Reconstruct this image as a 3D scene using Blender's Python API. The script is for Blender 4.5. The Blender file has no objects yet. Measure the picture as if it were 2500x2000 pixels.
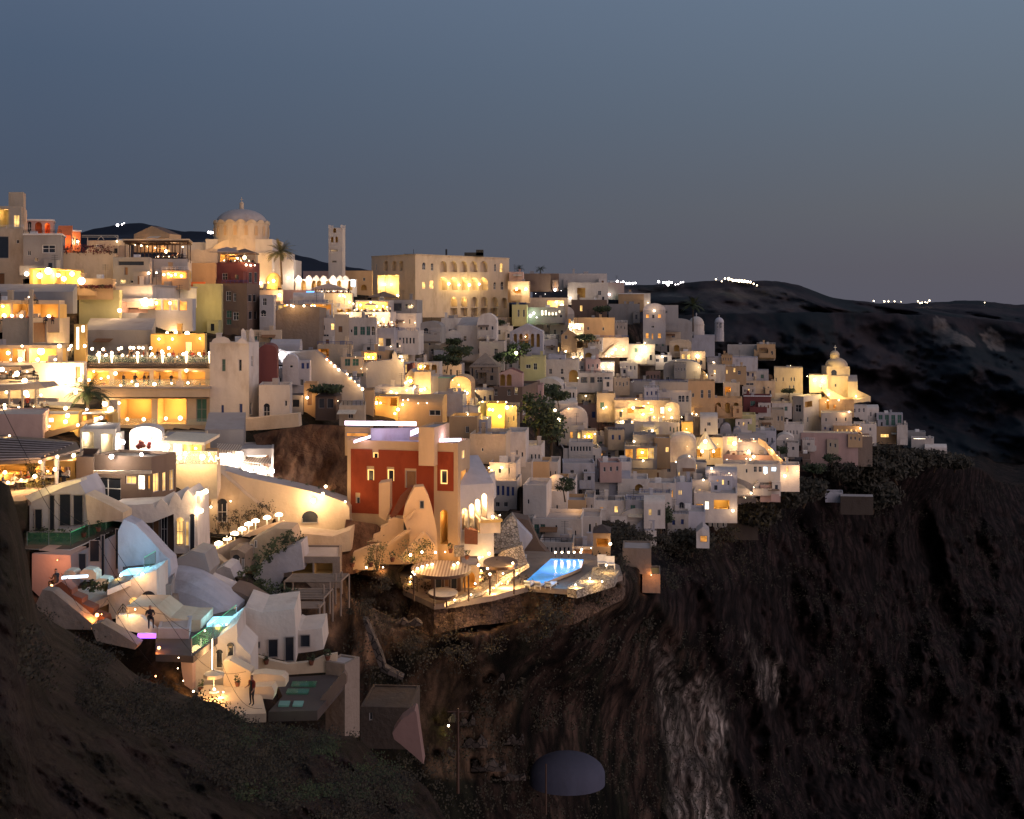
import bpy, math, random
import numpy as np
from mathutils import Vector, noise
random.seed(7)
R = random.random
def U(a, b): return a + (b - a) * R()
C = bpy.context.scene.collection
F, CX, HY = 2800.0, 1250.0, 750.0          # focal length, centre column and horizon row, in photograph pixels

# ------------------------------------------------------------------ camera
cam = bpy.data.cameras.new('camera'); camo = bpy.data.objects.new('camera', cam); C.objects.link(camo)
cam.sensor_width = 36; cam.lens = 36 * F / 2500; cam.shift_y = -0.1; cam.clip_start = 0.5; cam.clip_end = 30000
camo.location = (0, 0, 0); camo.rotation_euler = (math.pi / 2, 0, 0)
sc = bpy.context.scene; sc.camera = camo
sc.view_settings.view_transform = 'Standard'; sc.view_settings.look = 'None'
sc.view_settings.exposure = 0; sc.view_settings.gamma = 1
sc.render.engine = 'CYCLES'
cy = sc.cycles; cy.use_denoising = True; cy.max_bounces = 4; cy.diffuse_bounces = 2; cy.glossy_bounces = 2
cy.transmission_bounces = 3; cy.transparent_max_bounces = 6; cy.sample_clamp_indirect = 3; cy.sample_clamp_direct = 0
cy.use_light_tree = True; cy.caustics_reflective = False; cy.caustics_refractive = False
try: cy.denoiser = 'OPENIMAGEDENOISE'
except Exception: pass

def W(px, py, Y): return Vector(((px - CX) / F * Y, Y, -(py - HY) / F * Y))
def zat(py, Y): return -(py - HY) / F * Y
def onz(px, py, z):                          # where the sight line meets the level z
    Y = z * F / (HY - py); return W(px, py, Y)

# ------------------------------------------------------------------ depth of the hillside (metres ahead) from survey points
D0 = [(100,1450,80),(300,1600,75),(500,1690,74),(615,1760,73),(800,1750,85),(1000,1800,100),(1050,1950,95),(1300,1900,120),
(250,1400,82),(450,1400,84),(560,1560,78),(750,1500,95),(850,1300,110),(0,1250,75),(100,1200,85),(400,1180,95),(60,1120,92),(300,1050,118),
(500,1130,122),(700,1150,128),(850,1350,110),(1140,1350,115),(1000,1475,101),(1060,1495,100.5),(1200,1475,103),(1290,1455,105.5),(1400,1460,105.5),(1520,1430,109),(860,1430,104),(930,1430,104),(1000,1600,98),(1200,1600,106),(1400,1580,118),(1500,1400,120),(1700,1420,195),(0,950,128),(100,950,133),
(400,950,138),(550,1000,145),(700,1000,150),(100,800,158),(350,800,172),(600,830,200),(0,650,185),(60,650,190),(300,680,212),(450,620,235),
(650,680,255),(820,680,280),(1000,770,300),(1200,780,310),(850,860,235),(1000,900,242),(1150,960,240),(950,1010,190),(1150,1050,185),
(1250,1050,195),(1450,1350,165),(1200,1180,155),(1350,1200,172),(1100,860,275),(1300,860,300),(1500,820,330),(1400,710,350),(1600,860,350),
(1500,1000,290),(1500,1150,245),(1600,1300,230),(1750,1330,240),(1400,1150,215),(1700,1000,320),(1700,1150,280),(1850,1200,285),
(1900,900,372),(2050,970,380),(1900,1050,345),(2100,1100,370),(2280,1115,410),(1500,720,370),(1850,850,400),(1700,800,392),
(1500,1520,140),(1700,1450,215),(1500,1700,165),(1500,2000,160),(1350,1700,140),(1700,1700,230),
(1700,2000,212),(1900,1300,300),(2000,1500,330),(2000,1800,325),(2100,1220,400),(2300,1250,480),(2500,1150,650),(2500,1500,520),
(2500,2000,430),(2300,1700,420),(2000,2000,295),(2700,1150,760),(2700,2000,480),(-200,2000,50),(-200,1200,75),(-200,600,180),(600,2050,60),(1100,2100,88)]
_P = np.array([(a, b) for a, b, _ in D0], float) / 1000; _V = np.log(np.array([c for _, _, c in D0], float))
def _phi(d): return d
_A = np.zeros((len(D0) + 3,) * 2); _d = np.sqrt(((_P[:, None] - _P[None]) ** 2).sum(-1))
_A[:-3, :-3] = _phi(_d) - np.eye(len(D0)) * 0.01; _A[:-3, -3] = 1; _A[:-3, -2:] = _P; _A[-3, :-3] = 1; _A[-2:, :-3] = _P.T
_w = np.linalg.solve(_A, np.r_[_V, 0, 0, 0])
def depth(px, py):
    q = np.stack([np.asarray(px, float), np.asarray(py, float)], -1) / 1000
    d = np.sqrt(((q[..., None, :] - _P) ** 2).sum(-1))
    return np.exp(_phi(d) @ _w[:-3] + _w[-3] + q @ _w[-2:])
def dep(px, py): return float(depth(px, py))
POLYS = []; RECTS = []                                   # (x0, x1, ytop, ybottom, Y): the ground stays behind each built thing
def reg(x0, x1, y0, y1, Y): RECTS.append((x0, x1, y0, y1, Y))

# ------------------------------------------------------------------ materials
M = {}
def newmat(name):
    m = bpy.data.materials.new(name); m.use_nodes = True; nt = m.node_tree
    b = nt.nodes['Principled BSDF']; M[name] = m; return m, nt, b
def N(nt, t, **k):
    n = nt.nodes.new(t)
    for a, v in k.items(): setattr(n, a, v)
    return n
def plaster(name, col, var=0.12, rough=0.9, bump=0.25, sc_=0.35, dirt=(0.35, 0.3, 0.26), dirtf=0.35):
    m, nt, b = newmat(name); L = nt.links.new
    geo = N(nt, 'ShaderNodeNewGeometry')
    n1 = N(nt, 'ShaderNodeTexNoise'); n1.inputs['Scale'].default_value = sc_; n1.inputs['Detail'].default_value = 6; n1.inputs['Roughness'].default_value = 0.65
    mp = N(nt, 'ShaderNodeMapping'); mp.inputs['Scale'].default_value = (1, 1, 0.45); L(geo.outputs['Position'], mp.inputs['Vector']); L(mp.outputs[0], n1.inputs['Vector'])
    rp = N(nt, 'ShaderNodeValToRGB'); rp.color_ramp.elements[0].position = 0.52; rp.color_ramp.elements[1].position = 0.78; L(n1.outputs['Fac'], rp.inputs[0])
    oi = N(nt, 'ShaderNodeObjectInfo')
    hsv = N(nt, 'ShaderNodeHueSaturation'); hsv.inputs['Color'].default_value = (*col, 1)
    mr = N(nt, 'ShaderNodeMapRange'); mr.inputs['To Min'].default_value = 1 - var; mr.inputs['To Max'].default_value = 1 + var * 0.5; L(oi.outputs['Random'], mr.inputs['Value']); L(mr.outputs[0], hsv.inputs['Value'])
    mx = N(nt, 'ShaderNodeMixRGB'); mx.inputs['Color2'].default_value = (col[0] * dirt[0] / .35 * .6, col[1] * dirt[1] / .35 * .6, col[2] * dirt[2] / .35 * .6, 1)
    ml = N(nt, 'ShaderNodeMath', operation='MULTIPLY'); ml.inputs[1].default_value = dirtf; L(rp.outputs[0], ml.inputs[0]); L(ml.outputs[0], mx.inputs['Fac'])
    L(hsv.outputs[0], mx.inputs['Color1'])
    mp2 = N(nt, 'ShaderNodeMapping'); mp2.inputs['Scale'].default_value = (.9, .9, .25); L(geo.outputs['Position'], mp2.inputs['Vector']); n3 = N(nt, 'ShaderNodeTexNoise'); n3.inputs['Scale'].default_value = 1; n3.inputs['Detail'].default_value = 5; L(mp2.outputs[0], n3.inputs['Vector'])
    m3 = N(nt, 'ShaderNodeMapRange'); m3.inputs['From Min'].default_value = .3; m3.inputs['From Max'].default_value = .7; m3.inputs['To Min'].default_value = .91; m3.inputs['To Max'].default_value = 1.04; L(n3.outputs['Fac'], m3.inputs['Value'])
    mu = N(nt, 'ShaderNodeMixRGB', blend_type='MULTIPLY'); mu.inputs['Fac'].default_value = 1; L(mx.outputs[0], mu.inputs['Color1']); L(m3.outputs[0], mu.inputs['Color2']); L(mu.outputs[0], b.inputs['Base Color'])
    n2 = N(nt, 'ShaderNodeTexNoise'); n2.inputs['Scale'].default_value = 2.2; n2.inputs['Detail'].default_value = 5; L(geo.outputs['Position'], n2.inputs['Vector'])
    bp = N(nt, 'ShaderNodeBump'); bp.inputs['Strength'].default_value = bump; bp.inputs['Distance'].default_value = 0.12; L(n2.outputs['Fac'], bp.inputs['Height']); L(bp.outputs[0], b.inputs['Normal'])
    b.inputs['Roughness'].default_value = rough; b.inputs['Specular IOR Level'].default_value = 0.2
    return m
plaster('white', (.70, .63, .555), var=.22, dirtf=.8, bump=.5); plaster('cream', (.64, .51, .36), var=.15, dirtf=.8, bump=.5); plaster('grey', (.36, .34, .32), dirtf=.5); plaster('pink', (.56, .38, .33))
plaster('peach', (.60, .42, .25)); plaster('red', (.27, .052, .02), var=.05, dirtf=.75, sc_=.6); plaster('orange', (.72, .2, .07), var=.05); plaster('tan', (.60, .40, .22)); plaster('yellow', (.58, .53, .27), var=.05)
plaster('maroon', (.2, .07, .065), var=.04); plaster('brown', (.19, .135, .105)); plaster('greyblue', (.50, .49, .52), var=.2, dirtf=.8, bump=.5); plaster('teal', (.22, .42, .37))
plaster('stone', (.29, .23, .18), bump=.9, dirtf=.7, sc_=.8); plaster('roofing', (.42, .38, .36), dirtf=.6); plaster('darkroof', (.11, .085, .075))
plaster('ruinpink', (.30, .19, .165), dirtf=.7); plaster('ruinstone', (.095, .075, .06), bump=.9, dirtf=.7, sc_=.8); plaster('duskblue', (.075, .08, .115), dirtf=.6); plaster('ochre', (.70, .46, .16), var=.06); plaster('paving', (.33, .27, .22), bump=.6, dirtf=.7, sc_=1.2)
def rubble(name, c1, c2, s, bump=1.0):
    m, nt, b = newmat(name); L = nt.links.new
    geo = N(nt, 'ShaderNodeNewGeometry'); v = N(nt, 'ShaderNodeTexVoronoi'); v.inputs['Scale'].default_value = s; L(geo.outputs['Position'], v.inputs['Vector'])
    v2 = N(nt, 'ShaderNodeTexVoronoi', feature='DISTANCE_TO_EDGE'); v2.inputs['Scale'].default_value = s; L(geo.outputs['Position'], v2.inputs['Vector'])
    r = N(nt, 'ShaderNodeValToRGB'); r.color_ramp.elements[0].color = (*c1, 1); r.color_ramp.elements[1].color = (*c2, 1); L(v.outputs['Color'], r.inputs[0])
    r2 = N(nt, 'ShaderNodeValToRGB'); r2.color_ramp.elements[0].color = (.25, .25, .25, 1); r2.color_ramp.elements[1].position = 0.08; L(v2.outputs['Distance'], r2.inputs[0])
    mx = N(nt, 'ShaderNodeMixRGB', blend_type='MULTIPLY'); mx.inputs['Fac'].default_value = 1; L(r.outputs[0], mx.inputs['Color1']); L(r2.outputs[0], mx.inputs['Color2']); L(mx.outputs[0], b.inputs['Base Color'])
    bp = N(nt, 'ShaderNodeBump'); bp.inputs['Strength'].default_value = bump; bp.inputs['Distance'].default_value = .15; L(r2.outputs[0], bp.inputs['Height']); L(bp.outputs[0], b.inputs['Normal'])
    b.inputs['Roughness'].default_value = .95
rubble('rubble', (.10, .08, .065), (.42, .36, .29), 2.6); rubble('masonry', (.07, .042, .026), (.22, .14, .09), 3.6); rubble('darkrubble', (.03, .024, .02), (.14, .11, .09), 1.6); rubble('crazy', (.3, .25, .19), (.62, .55, .44), 3.2)
def simple(name, col, rough=.6, metal=0, spec=.4):
    m, nt, b = newmat(name); L = nt.links.new
    oi = N(nt, 'ShaderNodeObjectInfo'); geo = N(nt, 'ShaderNodeNewGeometry'); n = N(nt, 'ShaderNodeTexNoise'); n.inputs['Scale'].default_value = 3; L(geo.outputs['Position'], n.inputs['Vector'])
    hs = N(nt, 'ShaderNodeHueSaturation'); hs.inputs['Color'].default_value = (*col, 1); mr = N(nt, 'ShaderNodeMapRange'); mr.inputs['To Min'].default_value = .75; mr.inputs['To Max'].default_value = 1.25
    L(n.outputs['Fac'], mr.inputs['Value']); L(mr.outputs[0], hs.inputs['Value']); L(hs.outputs[0], b.inputs['Base Color'])
    b.inputs['Roughness'].default_value = rough; b.inputs['Metallic'].default_value = metal; b.inputs['Specular IOR Level'].default_value = spec
simple('darkwood', (.07, .035, .02)); simple('wood', (.22, .11, .05)); simple('metal', (.3, .3, .3), .4, .6); simple('darkmetal', (.03, .03, .03), .5, .3)
simple('pane', (.025, .03, .04), .12, 0, .8); simple('blue', (.03, .06, .22)); simple('greens', (.05, .16, .12)); simple('whitepaint', (.75, .73, .7), .5)
simple('frame', (.34, .31, .29)); simple('canvas', (.68, .6, .46), .9); simple('darkcanvas', (.2, .14, .1), .9); simple('greycanvas', (.35, .29, .26), .9)
simple('skin', (.35, .2, .14)); simple('hair', (.025, .017, .012)); simple('cloth_red', (.24, .035, .02), .9); simple('cloth_dark', (.02, .02, .026), .9)
simple('cloth_white', (.6, .55, .48), .9); simple('cloth_blue', (.05, .07, .17), .9); simple('cloth_tan', (.3, .2, .1), .9); simple('bark', (.09, .06, .035), .95)
simple('cable', (.015, .012, .012), .7); simple('terracotta', (.16, .06, .035), .9); simple('cushion', (.5, .5, .5), .9)
def leafm(name, c1, c2):
    m, nt, b = newmat(name); L = nt.links.new
    geo = N(nt, 'ShaderNodeNewGeometry'); n = N(nt, 'ShaderNodeTexNoise'); n.inputs['Scale'].default_value = .9; n.inputs['Detail'].default_value = 4; L(geo.outputs['Position'], n.inputs['Vector'])
    r = N(nt, 'ShaderNodeValToRGB'); r.color_ramp.elements[0].color = (*c1, 1); r.color_ramp.elements[1].color = (*c2, 1); r.color_ramp.elements[0].position = .35; r.color_ramp.elements[1].position = .65
    L(n.outputs['Fac'], r.inputs[0]); L(r.outputs[0], b.inputs['Base Color']); b.inputs['Roughness'].default_value = .8
leafm('leaf', (.018, .028, .012), (.06, .085, .03)); leafm('dryleaf', (.014, .012, .007), (.05, .042, .022)); leafm('palmleaf', (.05, .06, .02), (.16, .13, .05)); leafm('flower', (.2, .02, .03), (.07, .06, .03))
def emit(name, col, s, var=0, nz=0, scale=1.0):
    m, nt, b = newmat(name); L = nt.links.new
    b.inputs['Base Color'].default_value = (.5 * col[0], .5 * col[1], .5 * col[2], 1); b.inputs['Emission Color'].default_value = (*col, 1); b.inputs['Emission Strength'].default_value = s
    if var or nz:
        oi = N(nt, 'ShaderNodeObjectInfo'); mr = N(nt, 'ShaderNodeMapRange'); mr.inputs['To Min'].default_value = s * (1 - var); mr.inputs['To Max'].default_value = s * (1 + var); L(oi.outputs['Random'], mr.inputs['Value'])
        geo = N(nt, 'ShaderNodeNewGeometry'); n = N(nt, 'ShaderNodeTexNoise'); n.inputs['Scale'].default_value = scale; n.inputs['Detail'].default_value = 3; L(geo.outputs['Position'], n.inputs['Vector'])
        m2 = N(nt, 'ShaderNodeMapRange'); m2.inputs['From Min'].default_value = .35; m2.inputs['From Max'].default_value = .65; m2.inputs['To Min'].default_value = 1 - nz; m2.inputs['To Max'].default_value = 1 + nz; L(n.outputs['Fac'], m2.inputs['Value'])
        mm = N(nt, 'ShaderNodeMath', operation='MULTIPLY'); L(mr.outputs[0], mm.inputs[0]); L(m2.outputs[0], mm.inputs[1]); L(mm.outputs[0], b.inputs['Emission Strength'])
    m.cycles.emission_sampling = 'NONE' if s > 0 and name.startswith('bulb') else 'FRONT_BACK'
    return m
emit('lit', (1, .60, .18), 1.1, .5, .6, 1.3); emit('litwhite', (1, .85, .6), 2.6, .3, .5, 1.0); emit('litorange', (1, .42, .08), .75, .4, .6, 1.2); emit('litcool', (.75, .9, 1), 1.3, .3, .5, 1.4)
emit('bulb', (1, .78, .5), 12); emit('bulbcool', (1, .92, .95), 12); emit('bulborange', (1, .45, .16), 8); emit('led', (1, .8, .95), 3.2); emit('ledpurple', (.35, .1, 1), 3)
emit('poolglow', (.07, .40, 1), .75, 0, .55, .3); M['poolglow'].node_tree.nodes['Principled BSDF'].inputs['Roughness'].default_value = .04
_nt = M['poolglow'].node_tree; _wn = N(_nt, 'ShaderNodeTexNoise'); _wn.inputs['Scale'].default_value = 14; _g = N(_nt, 'ShaderNodeNewGeometry'); _nt.links.new(_g.outputs['Position'], _wn.inputs['Vector']); _b = N(_nt, 'ShaderNodeBump'); _b.inputs['Strength'].default_value = .25; _b.inputs['Distance'].default_value = .03; _nt.links.new(_wn.outputs['Fac'], _b.inputs['Height']); _nt.links.new(_b.outputs[0], _nt.nodes['Principled BSDF'].inputs['Normal']); emit('poolsmall', (.35, .75, 1), 1.6, 0, .3, 1); emit('signblue', (.1, .35, 1), 3); emit('signwhite', (.6, .85, 1), 3.5); emit('ledgreen', (.1, .9, .4), .35)
emit('amberglow', (1, .62, .2), 1.6); emit('glass_lamp', (1, .72, .4), 5)
for _n in ('lit', 'litwhite', 'litorange', 'litcool', 'ledgreen', 'signblue', 'signwhite'): M[_n].cycles.emission_sampling = 'NONE'
m, nt, b = newmat('glass'); b.inputs['Base Color'].default_value = (.55, .75, .65, 1); b.inputs['Roughness'].default_value = .1; b.inputs['Alpha'].default_value = .28; b.inputs['Specular IOR Level'].default_value = .8
m, nt, b = newmat('glassgreen'); b.inputs['Base Color'].default_value = (.08, .3, .16, 1); b.inputs['Roughness'].default_value = .1; b.inputs['Alpha'].default_value = .45
# striped canvas
m, nt, b = newmat('stripes'); geo = N(nt, 'ShaderNodeNewGeometry'); wv = N(nt, 'ShaderNodeTexWave'); wv.inputs['Scale'].default_value = 1.1; nt.links.new(geo.outputs['Position'], wv.inputs['Vector'])
r = N(nt, 'ShaderNodeValToRGB'); r.color_ramp.interpolation = 'CONSTANT'; r.color_ramp.elements[0].color = (.3, .2, .14, 1); r.color_ramp.elements[1].color = (.6, .5, .38, 1); r.color_ramp.elements[1].position = .5
nt.links.new(wv.outputs['Fac'], r.inputs[0]); nt.links.new(r.outputs[0], b.inputs['Base Color'])
# terrain
def terrain_mat(name, rock1, rock2, scrub, pale, palef, s, zs=.35, scrub_lo=.47):
    m, nt, b = newmat(name); L = nt.links.new
    geo = N(nt, 'ShaderNodeNewGeometry'); mp = N(nt, 'ShaderNodeMapping'); mp.inputs['Scale'].default_value = (s, s * .35, s * zs); L(geo.outputs['Position'], mp.inputs['Vector'])
    def noi(sc_, det, d=0):
        n = N(nt, 'ShaderNodeTexNoise'); n.inputs['Scale'].default_value = sc_; n.inputs['Detail'].default_value = det; n.inputs['Roughness'].default_value = .74; n.inputs['Distortion'].default_value = d; L(mp.outputs[0], n.inputs['Vector']); return n
    a, c, e = noi(1.0, 9, .4), noi(.35, 6, .3), noi(.22, 7, .6)
    r = N(nt, 'ShaderNodeValToRGB'); r.color_ramp.elements[0].color = (*rock1, 1); r.color_ramp.elements[1].color = (*rock2, 1); r.color_ramp.elements[0].position = .36; r.color_ramp.elements[1].position = .68; L(a.outputs['Fac'], r.inputs[0])
    rs = N(nt, 'ShaderNodeValToRGB'); rs.color_ramp.elements[0].position = scrub_lo; rs.color_ramp.elements[1].position = scrub_lo + .09; L(c.outputs['Fac'], rs.inputs[0])
    m1 = N(nt, 'ShaderNodeMixRGB'); m1.inputs['Color2'].default_value = (*scrub, 1); L(rs.outputs[0], m1.inputs['Fac']); L(r.outputs[0], m1.inputs['Color1'])
    rp = N(nt, 'ShaderNodeValToRGB'); rp.color_ramp.elements[0].position = palef; rp.color_ramp.elements[1].position = palef + .07; L(e.outputs['Fac'], rp.inputs[0])
    m2 = N(nt, 'ShaderNodeMixRGB'); L(rp.outputs[0], m2.inputs['Fac']); L(m1.outputs[0], m2.inputs['Color1'])
    m3 = N(nt, 'ShaderNodeMixRGB', blend_type='MULTIPLY'); m3.inputs['Fac'].default_value = .8; m3.inputs['Color1'].default_value = (*pale, 1); L(a.outputs['Color'], m3.inputs['Color2']); L(m3.outputs[0], m2.inputs['Color2'])
    last = m2
    if name in ('cliff', 'farhill'):
        for an, c1, c2, lo, hi in (('dark_rock', (.004, .004, .005), (.034, .021, .020), .0, .01), ('ochre', (.10, .058, .034), (.22, .14, .09), .36, .62), ('pale', (.12, .10, .09), (.36, .31, .27), .42, .60)):
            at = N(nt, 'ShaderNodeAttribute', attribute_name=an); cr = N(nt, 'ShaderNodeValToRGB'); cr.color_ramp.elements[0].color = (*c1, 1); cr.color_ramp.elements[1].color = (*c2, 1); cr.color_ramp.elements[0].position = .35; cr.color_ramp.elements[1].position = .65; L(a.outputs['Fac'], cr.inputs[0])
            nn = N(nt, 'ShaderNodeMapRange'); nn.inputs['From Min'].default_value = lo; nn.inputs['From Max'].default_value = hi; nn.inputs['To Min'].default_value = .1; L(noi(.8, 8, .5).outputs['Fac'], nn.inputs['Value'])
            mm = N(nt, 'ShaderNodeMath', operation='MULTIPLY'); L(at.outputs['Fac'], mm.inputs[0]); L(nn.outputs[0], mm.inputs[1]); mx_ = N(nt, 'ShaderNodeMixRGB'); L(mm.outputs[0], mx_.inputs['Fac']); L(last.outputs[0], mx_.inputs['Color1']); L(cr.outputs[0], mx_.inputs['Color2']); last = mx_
    if name == 'cliff':
        for s1, lo_ in ((.55, .25), (1.7, .45)):
            vn = N(nt, 'ShaderNodeTexVoronoi', feature='DISTANCE_TO_EDGE'); vn.inputs['Scale'].default_value = s1; wp = N(nt, 'ShaderNodeMixRGB'); wp.inputs['Fac'].default_value = .55; L(mp.outputs[0], wp.inputs['Color1']); L(a.outputs['Color'], wp.inputs['Color2']); ad_ = N(nt, 'ShaderNodeVectorMath', operation='ADD'); L(mp.outputs[0], ad_.inputs[0]); L(a.outputs['Color'], ad_.inputs[1]); L(ad_.outputs[0], vn.inputs['Vector'])
            vm = N(nt, 'ShaderNodeMapRange'); vm.inputs['From Max'].default_value = .22; vm.inputs['To Min'].default_value = lo_; vm.inputs['To Max'].default_value = 1.25; L(vn.outputs['Distance'], vm.inputs['Value'])
            ml_ = N(nt, 'ShaderNodeMixRGB', blend_type='MULTIPLY'); ml_.inputs['Fac'].default_value = 1; L(last.outputs[0], ml_.inputs['Color1']); L(vm.outputs[0], ml_.inputs['Color2']); last = ml_
    L(last.outputs[0], b.inputs['Base Color']); b.inputs['Roughness'].default_value = .95; b.inputs['Specular IOR Level'].default_value = .1
    bp = N(nt, 'ShaderNodeBump'); bp.inputs['Strength'].default_value = .9; bp.inputs['Distance'].default_value = .8; L(a.outputs['Fac'], bp.inputs['Height']); L(bp.outputs[0], b.inputs['Normal'])
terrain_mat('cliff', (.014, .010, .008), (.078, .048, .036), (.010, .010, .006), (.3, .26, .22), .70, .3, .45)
terrain_mat('nearrock', (.016, .011, .010), (.066, .044, .039), (.016, .013, .009), (.16, .13, .11), .68, .9, .8)
terrain_mat('rockface', (.06, .03, .02), (.24, .13, .075), (.05, .035, .012), (.3, .18, .1), .7, .7, .5, .6)
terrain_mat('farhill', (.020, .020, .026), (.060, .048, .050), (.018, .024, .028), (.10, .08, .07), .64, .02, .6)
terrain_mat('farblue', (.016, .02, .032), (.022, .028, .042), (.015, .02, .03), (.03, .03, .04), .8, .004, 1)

# ------------------------------------------------------------------ mesh helper
class MB:
    def __init__(s): s.v = []; s.f = []; s.m = []; s.mats = []; s.mi = 0
    def mat(s, n):
        if n not in s.mats: s.mats.append(n)
        s.mi = s.mats.index(n); return s
    def poly(s, pts):
        k = len(s.v); s.v += [tuple(p) for p in pts]; s.f.append(tuple(range(k, k + len(pts)))); s.m.append(s.mi)
    def box(s, c, ex, ey, ez):               # centre and three half vectors
        c = Vector(c); ex = Vector(ex); ey = Vector(ey); ez = Vector(ez)
        p = [c + a * ex + b_ * ey + d * ez for a in (-1, 1) for b_ in (-1, 1) for d in (-1, 1)]
        k = len(s.v); s.v += [tuple(q) for q in p]
        for f in ((0, 1, 3, 2), (4, 6, 7, 5), (0, 4, 5, 1), (2, 3, 7, 6), (0, 2, 6, 4), (1, 5, 7, 3)): s.f.append(tuple(k + i for i in f)); s.m.append(s.mi)
    def bar(s, a, b_, r, n=4, r2=None):
        a = Vector(a); b_ = Vector(b_); d = b_ - a
        if d.length < 1e-5: return
        r2 = r if r2 is None else r2
        d.normalize(); u = d.orthogonal().normalized(); w = d.cross(u); k = len(s.v)
        for i in range(n):
            t = 2 * math.pi * (i + .5) / n; o = u * math.cos(t) + w * math.sin(t); s.v += [tuple(a + o * r), tuple(b_ + o * r2)]
        for i in range(n): j = (i + 1) % n; s.f.append((k + 2 * i, k + 2 * j, k + 2 * j + 1, k + 2 * i + 1)); s.m.append(s.mi)
        s.f.append(tuple(k + 2 * i for i in range(n))); s.m.append(s.mi); s.f.append(tuple(k + 2 * i + 1 for i in reversed(range(n)))); s.m.append(s.mi)
    def lathe(s, c, prof, n=20, a0=0, a1=2 * math.pi, sx=1, sy=1, rot=0):
        c = Vector(c); k = len(s.v); full = abs(a1 - a0 - 2 * math.pi) < 1e-6; m_ = n if full else n + 1
        for r, z in prof:
            for i in range(m_):
                t = a0 + (a1 - a0) * i / n; x, y = r * sx * math.cos(t), r * sy * math.sin(t)
                s.v.append((c.x + x * math.cos(rot) - y * math.sin(rot), c.y + x * math.sin(rot) + y * math.cos(rot), c.z + z))
        for j in range(len(prof) - 1):
            for i in range(n if full else n):
                i2 = (i + 1) % m_ if full else i + 1
                s.f.append((k + j * m_ + i, k + j * m_ + i2, k + (j + 1) * m_ + i2, k + (j + 1) * m_ + i)); s.m.append(s.mi)
    def ball(s, c, r, n=8, sz=1): s.lathe(c, [(r * math.sin(math.pi * i / (n // 2 + 2)), -r * sz * math.cos(math.pi * i / (n // 2 + 2))) for i in range(n // 2 + 3)], n)
    def build(s, name, parent=None, mat=None, smooth=False, loc=None, rotz=0):
        me = bpy.data.meshes.new(name); off = Vector(loc) if loc is not None else (Vector(parent.location) if parent is not None and parent.parent is None else Vector((0, 0, 0)))
        if parent is not None and parent.parent is not None: off = Vector(parent.parent.location) + Vector(parent.location)
        me.from_pydata([(x - off.x, y - off.y, z - off.z) for x, y, z in s.v], [], s.f)
        for n in (s.mats or [mat]): me.materials.append(M[n])
        if s.mats: me.polygons.foreach_set('material_index', s.m)
        if smooth: me.polygons.foreach_set('use_smooth', [True] * len(s.f))
        o = bpy.data.objects.new(name, me); C.objects.link(o)
        if parent is not None: o.parent = parent
        elif loc is not None: o.location = loc
        return o
def empty(name, loc): o = bpy.data.objects.new(name, None); C.objects.link(o); o.location = loc; o.empty_display_size = .5; return o
USED = {}
def tag(o, label, cat, group=None):
    k = label.lower(); USED[k] = USED.get(k, 0) + 1
    o['label'] = label; o['category'] = cat
    if group: o['group'] = group
    return o
def struct(o, kind='structure'): o['kind'] = kind; return o
ONES = ['', 'first', 'second', 'third', 'fourth', 'fifth', 'sixth', 'seventh', 'eighth', 'ninth', 'tenth', 'eleventh', 'twelfth', 'thirteenth', 'fourteenth', 'fifteenth', 'sixteenth', 'seventeenth', 'eighteenth', 'nineteenth']
TENS = {2: ('twentieth', 'twenty'), 3: ('thirtieth', 'thirty'), 4: ('fortieth', 'forty'), 5: ('fiftieth', 'fifty'), 6: ('sixtieth', 'sixty')}
def ordn(i):
    if i < 20: return ONES[i]
    return TENS[i // 10][0] if i % 10 == 0 else TENS[i // 10][1] + '-' + ONES[i % 10]
def light(loc, power, col=(1, .58, .24), r=.25, parent=None):
    l = bpy.data.lights.new('lamp_or_fill_light', 'POINT'); l.energy = power; l.color = (col[0], col[1] * (.92 if col[2] < .6 else 1), col[2] * (.8 if col[2] < .6 else 1)); l.shadow_soft_size = r  # serves real fixtures and added fill lights that have none
    o = bpy.data.objects.new('lamp_or_fill_light', l); C.objects.link(o)
    if parent is not None: o.parent = parent; o.location = Vector(loc) - Vector(parent.location)
    else: o.location = loc
    return o
def up(v, z): return Vector((v.x, v.y, z))

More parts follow.
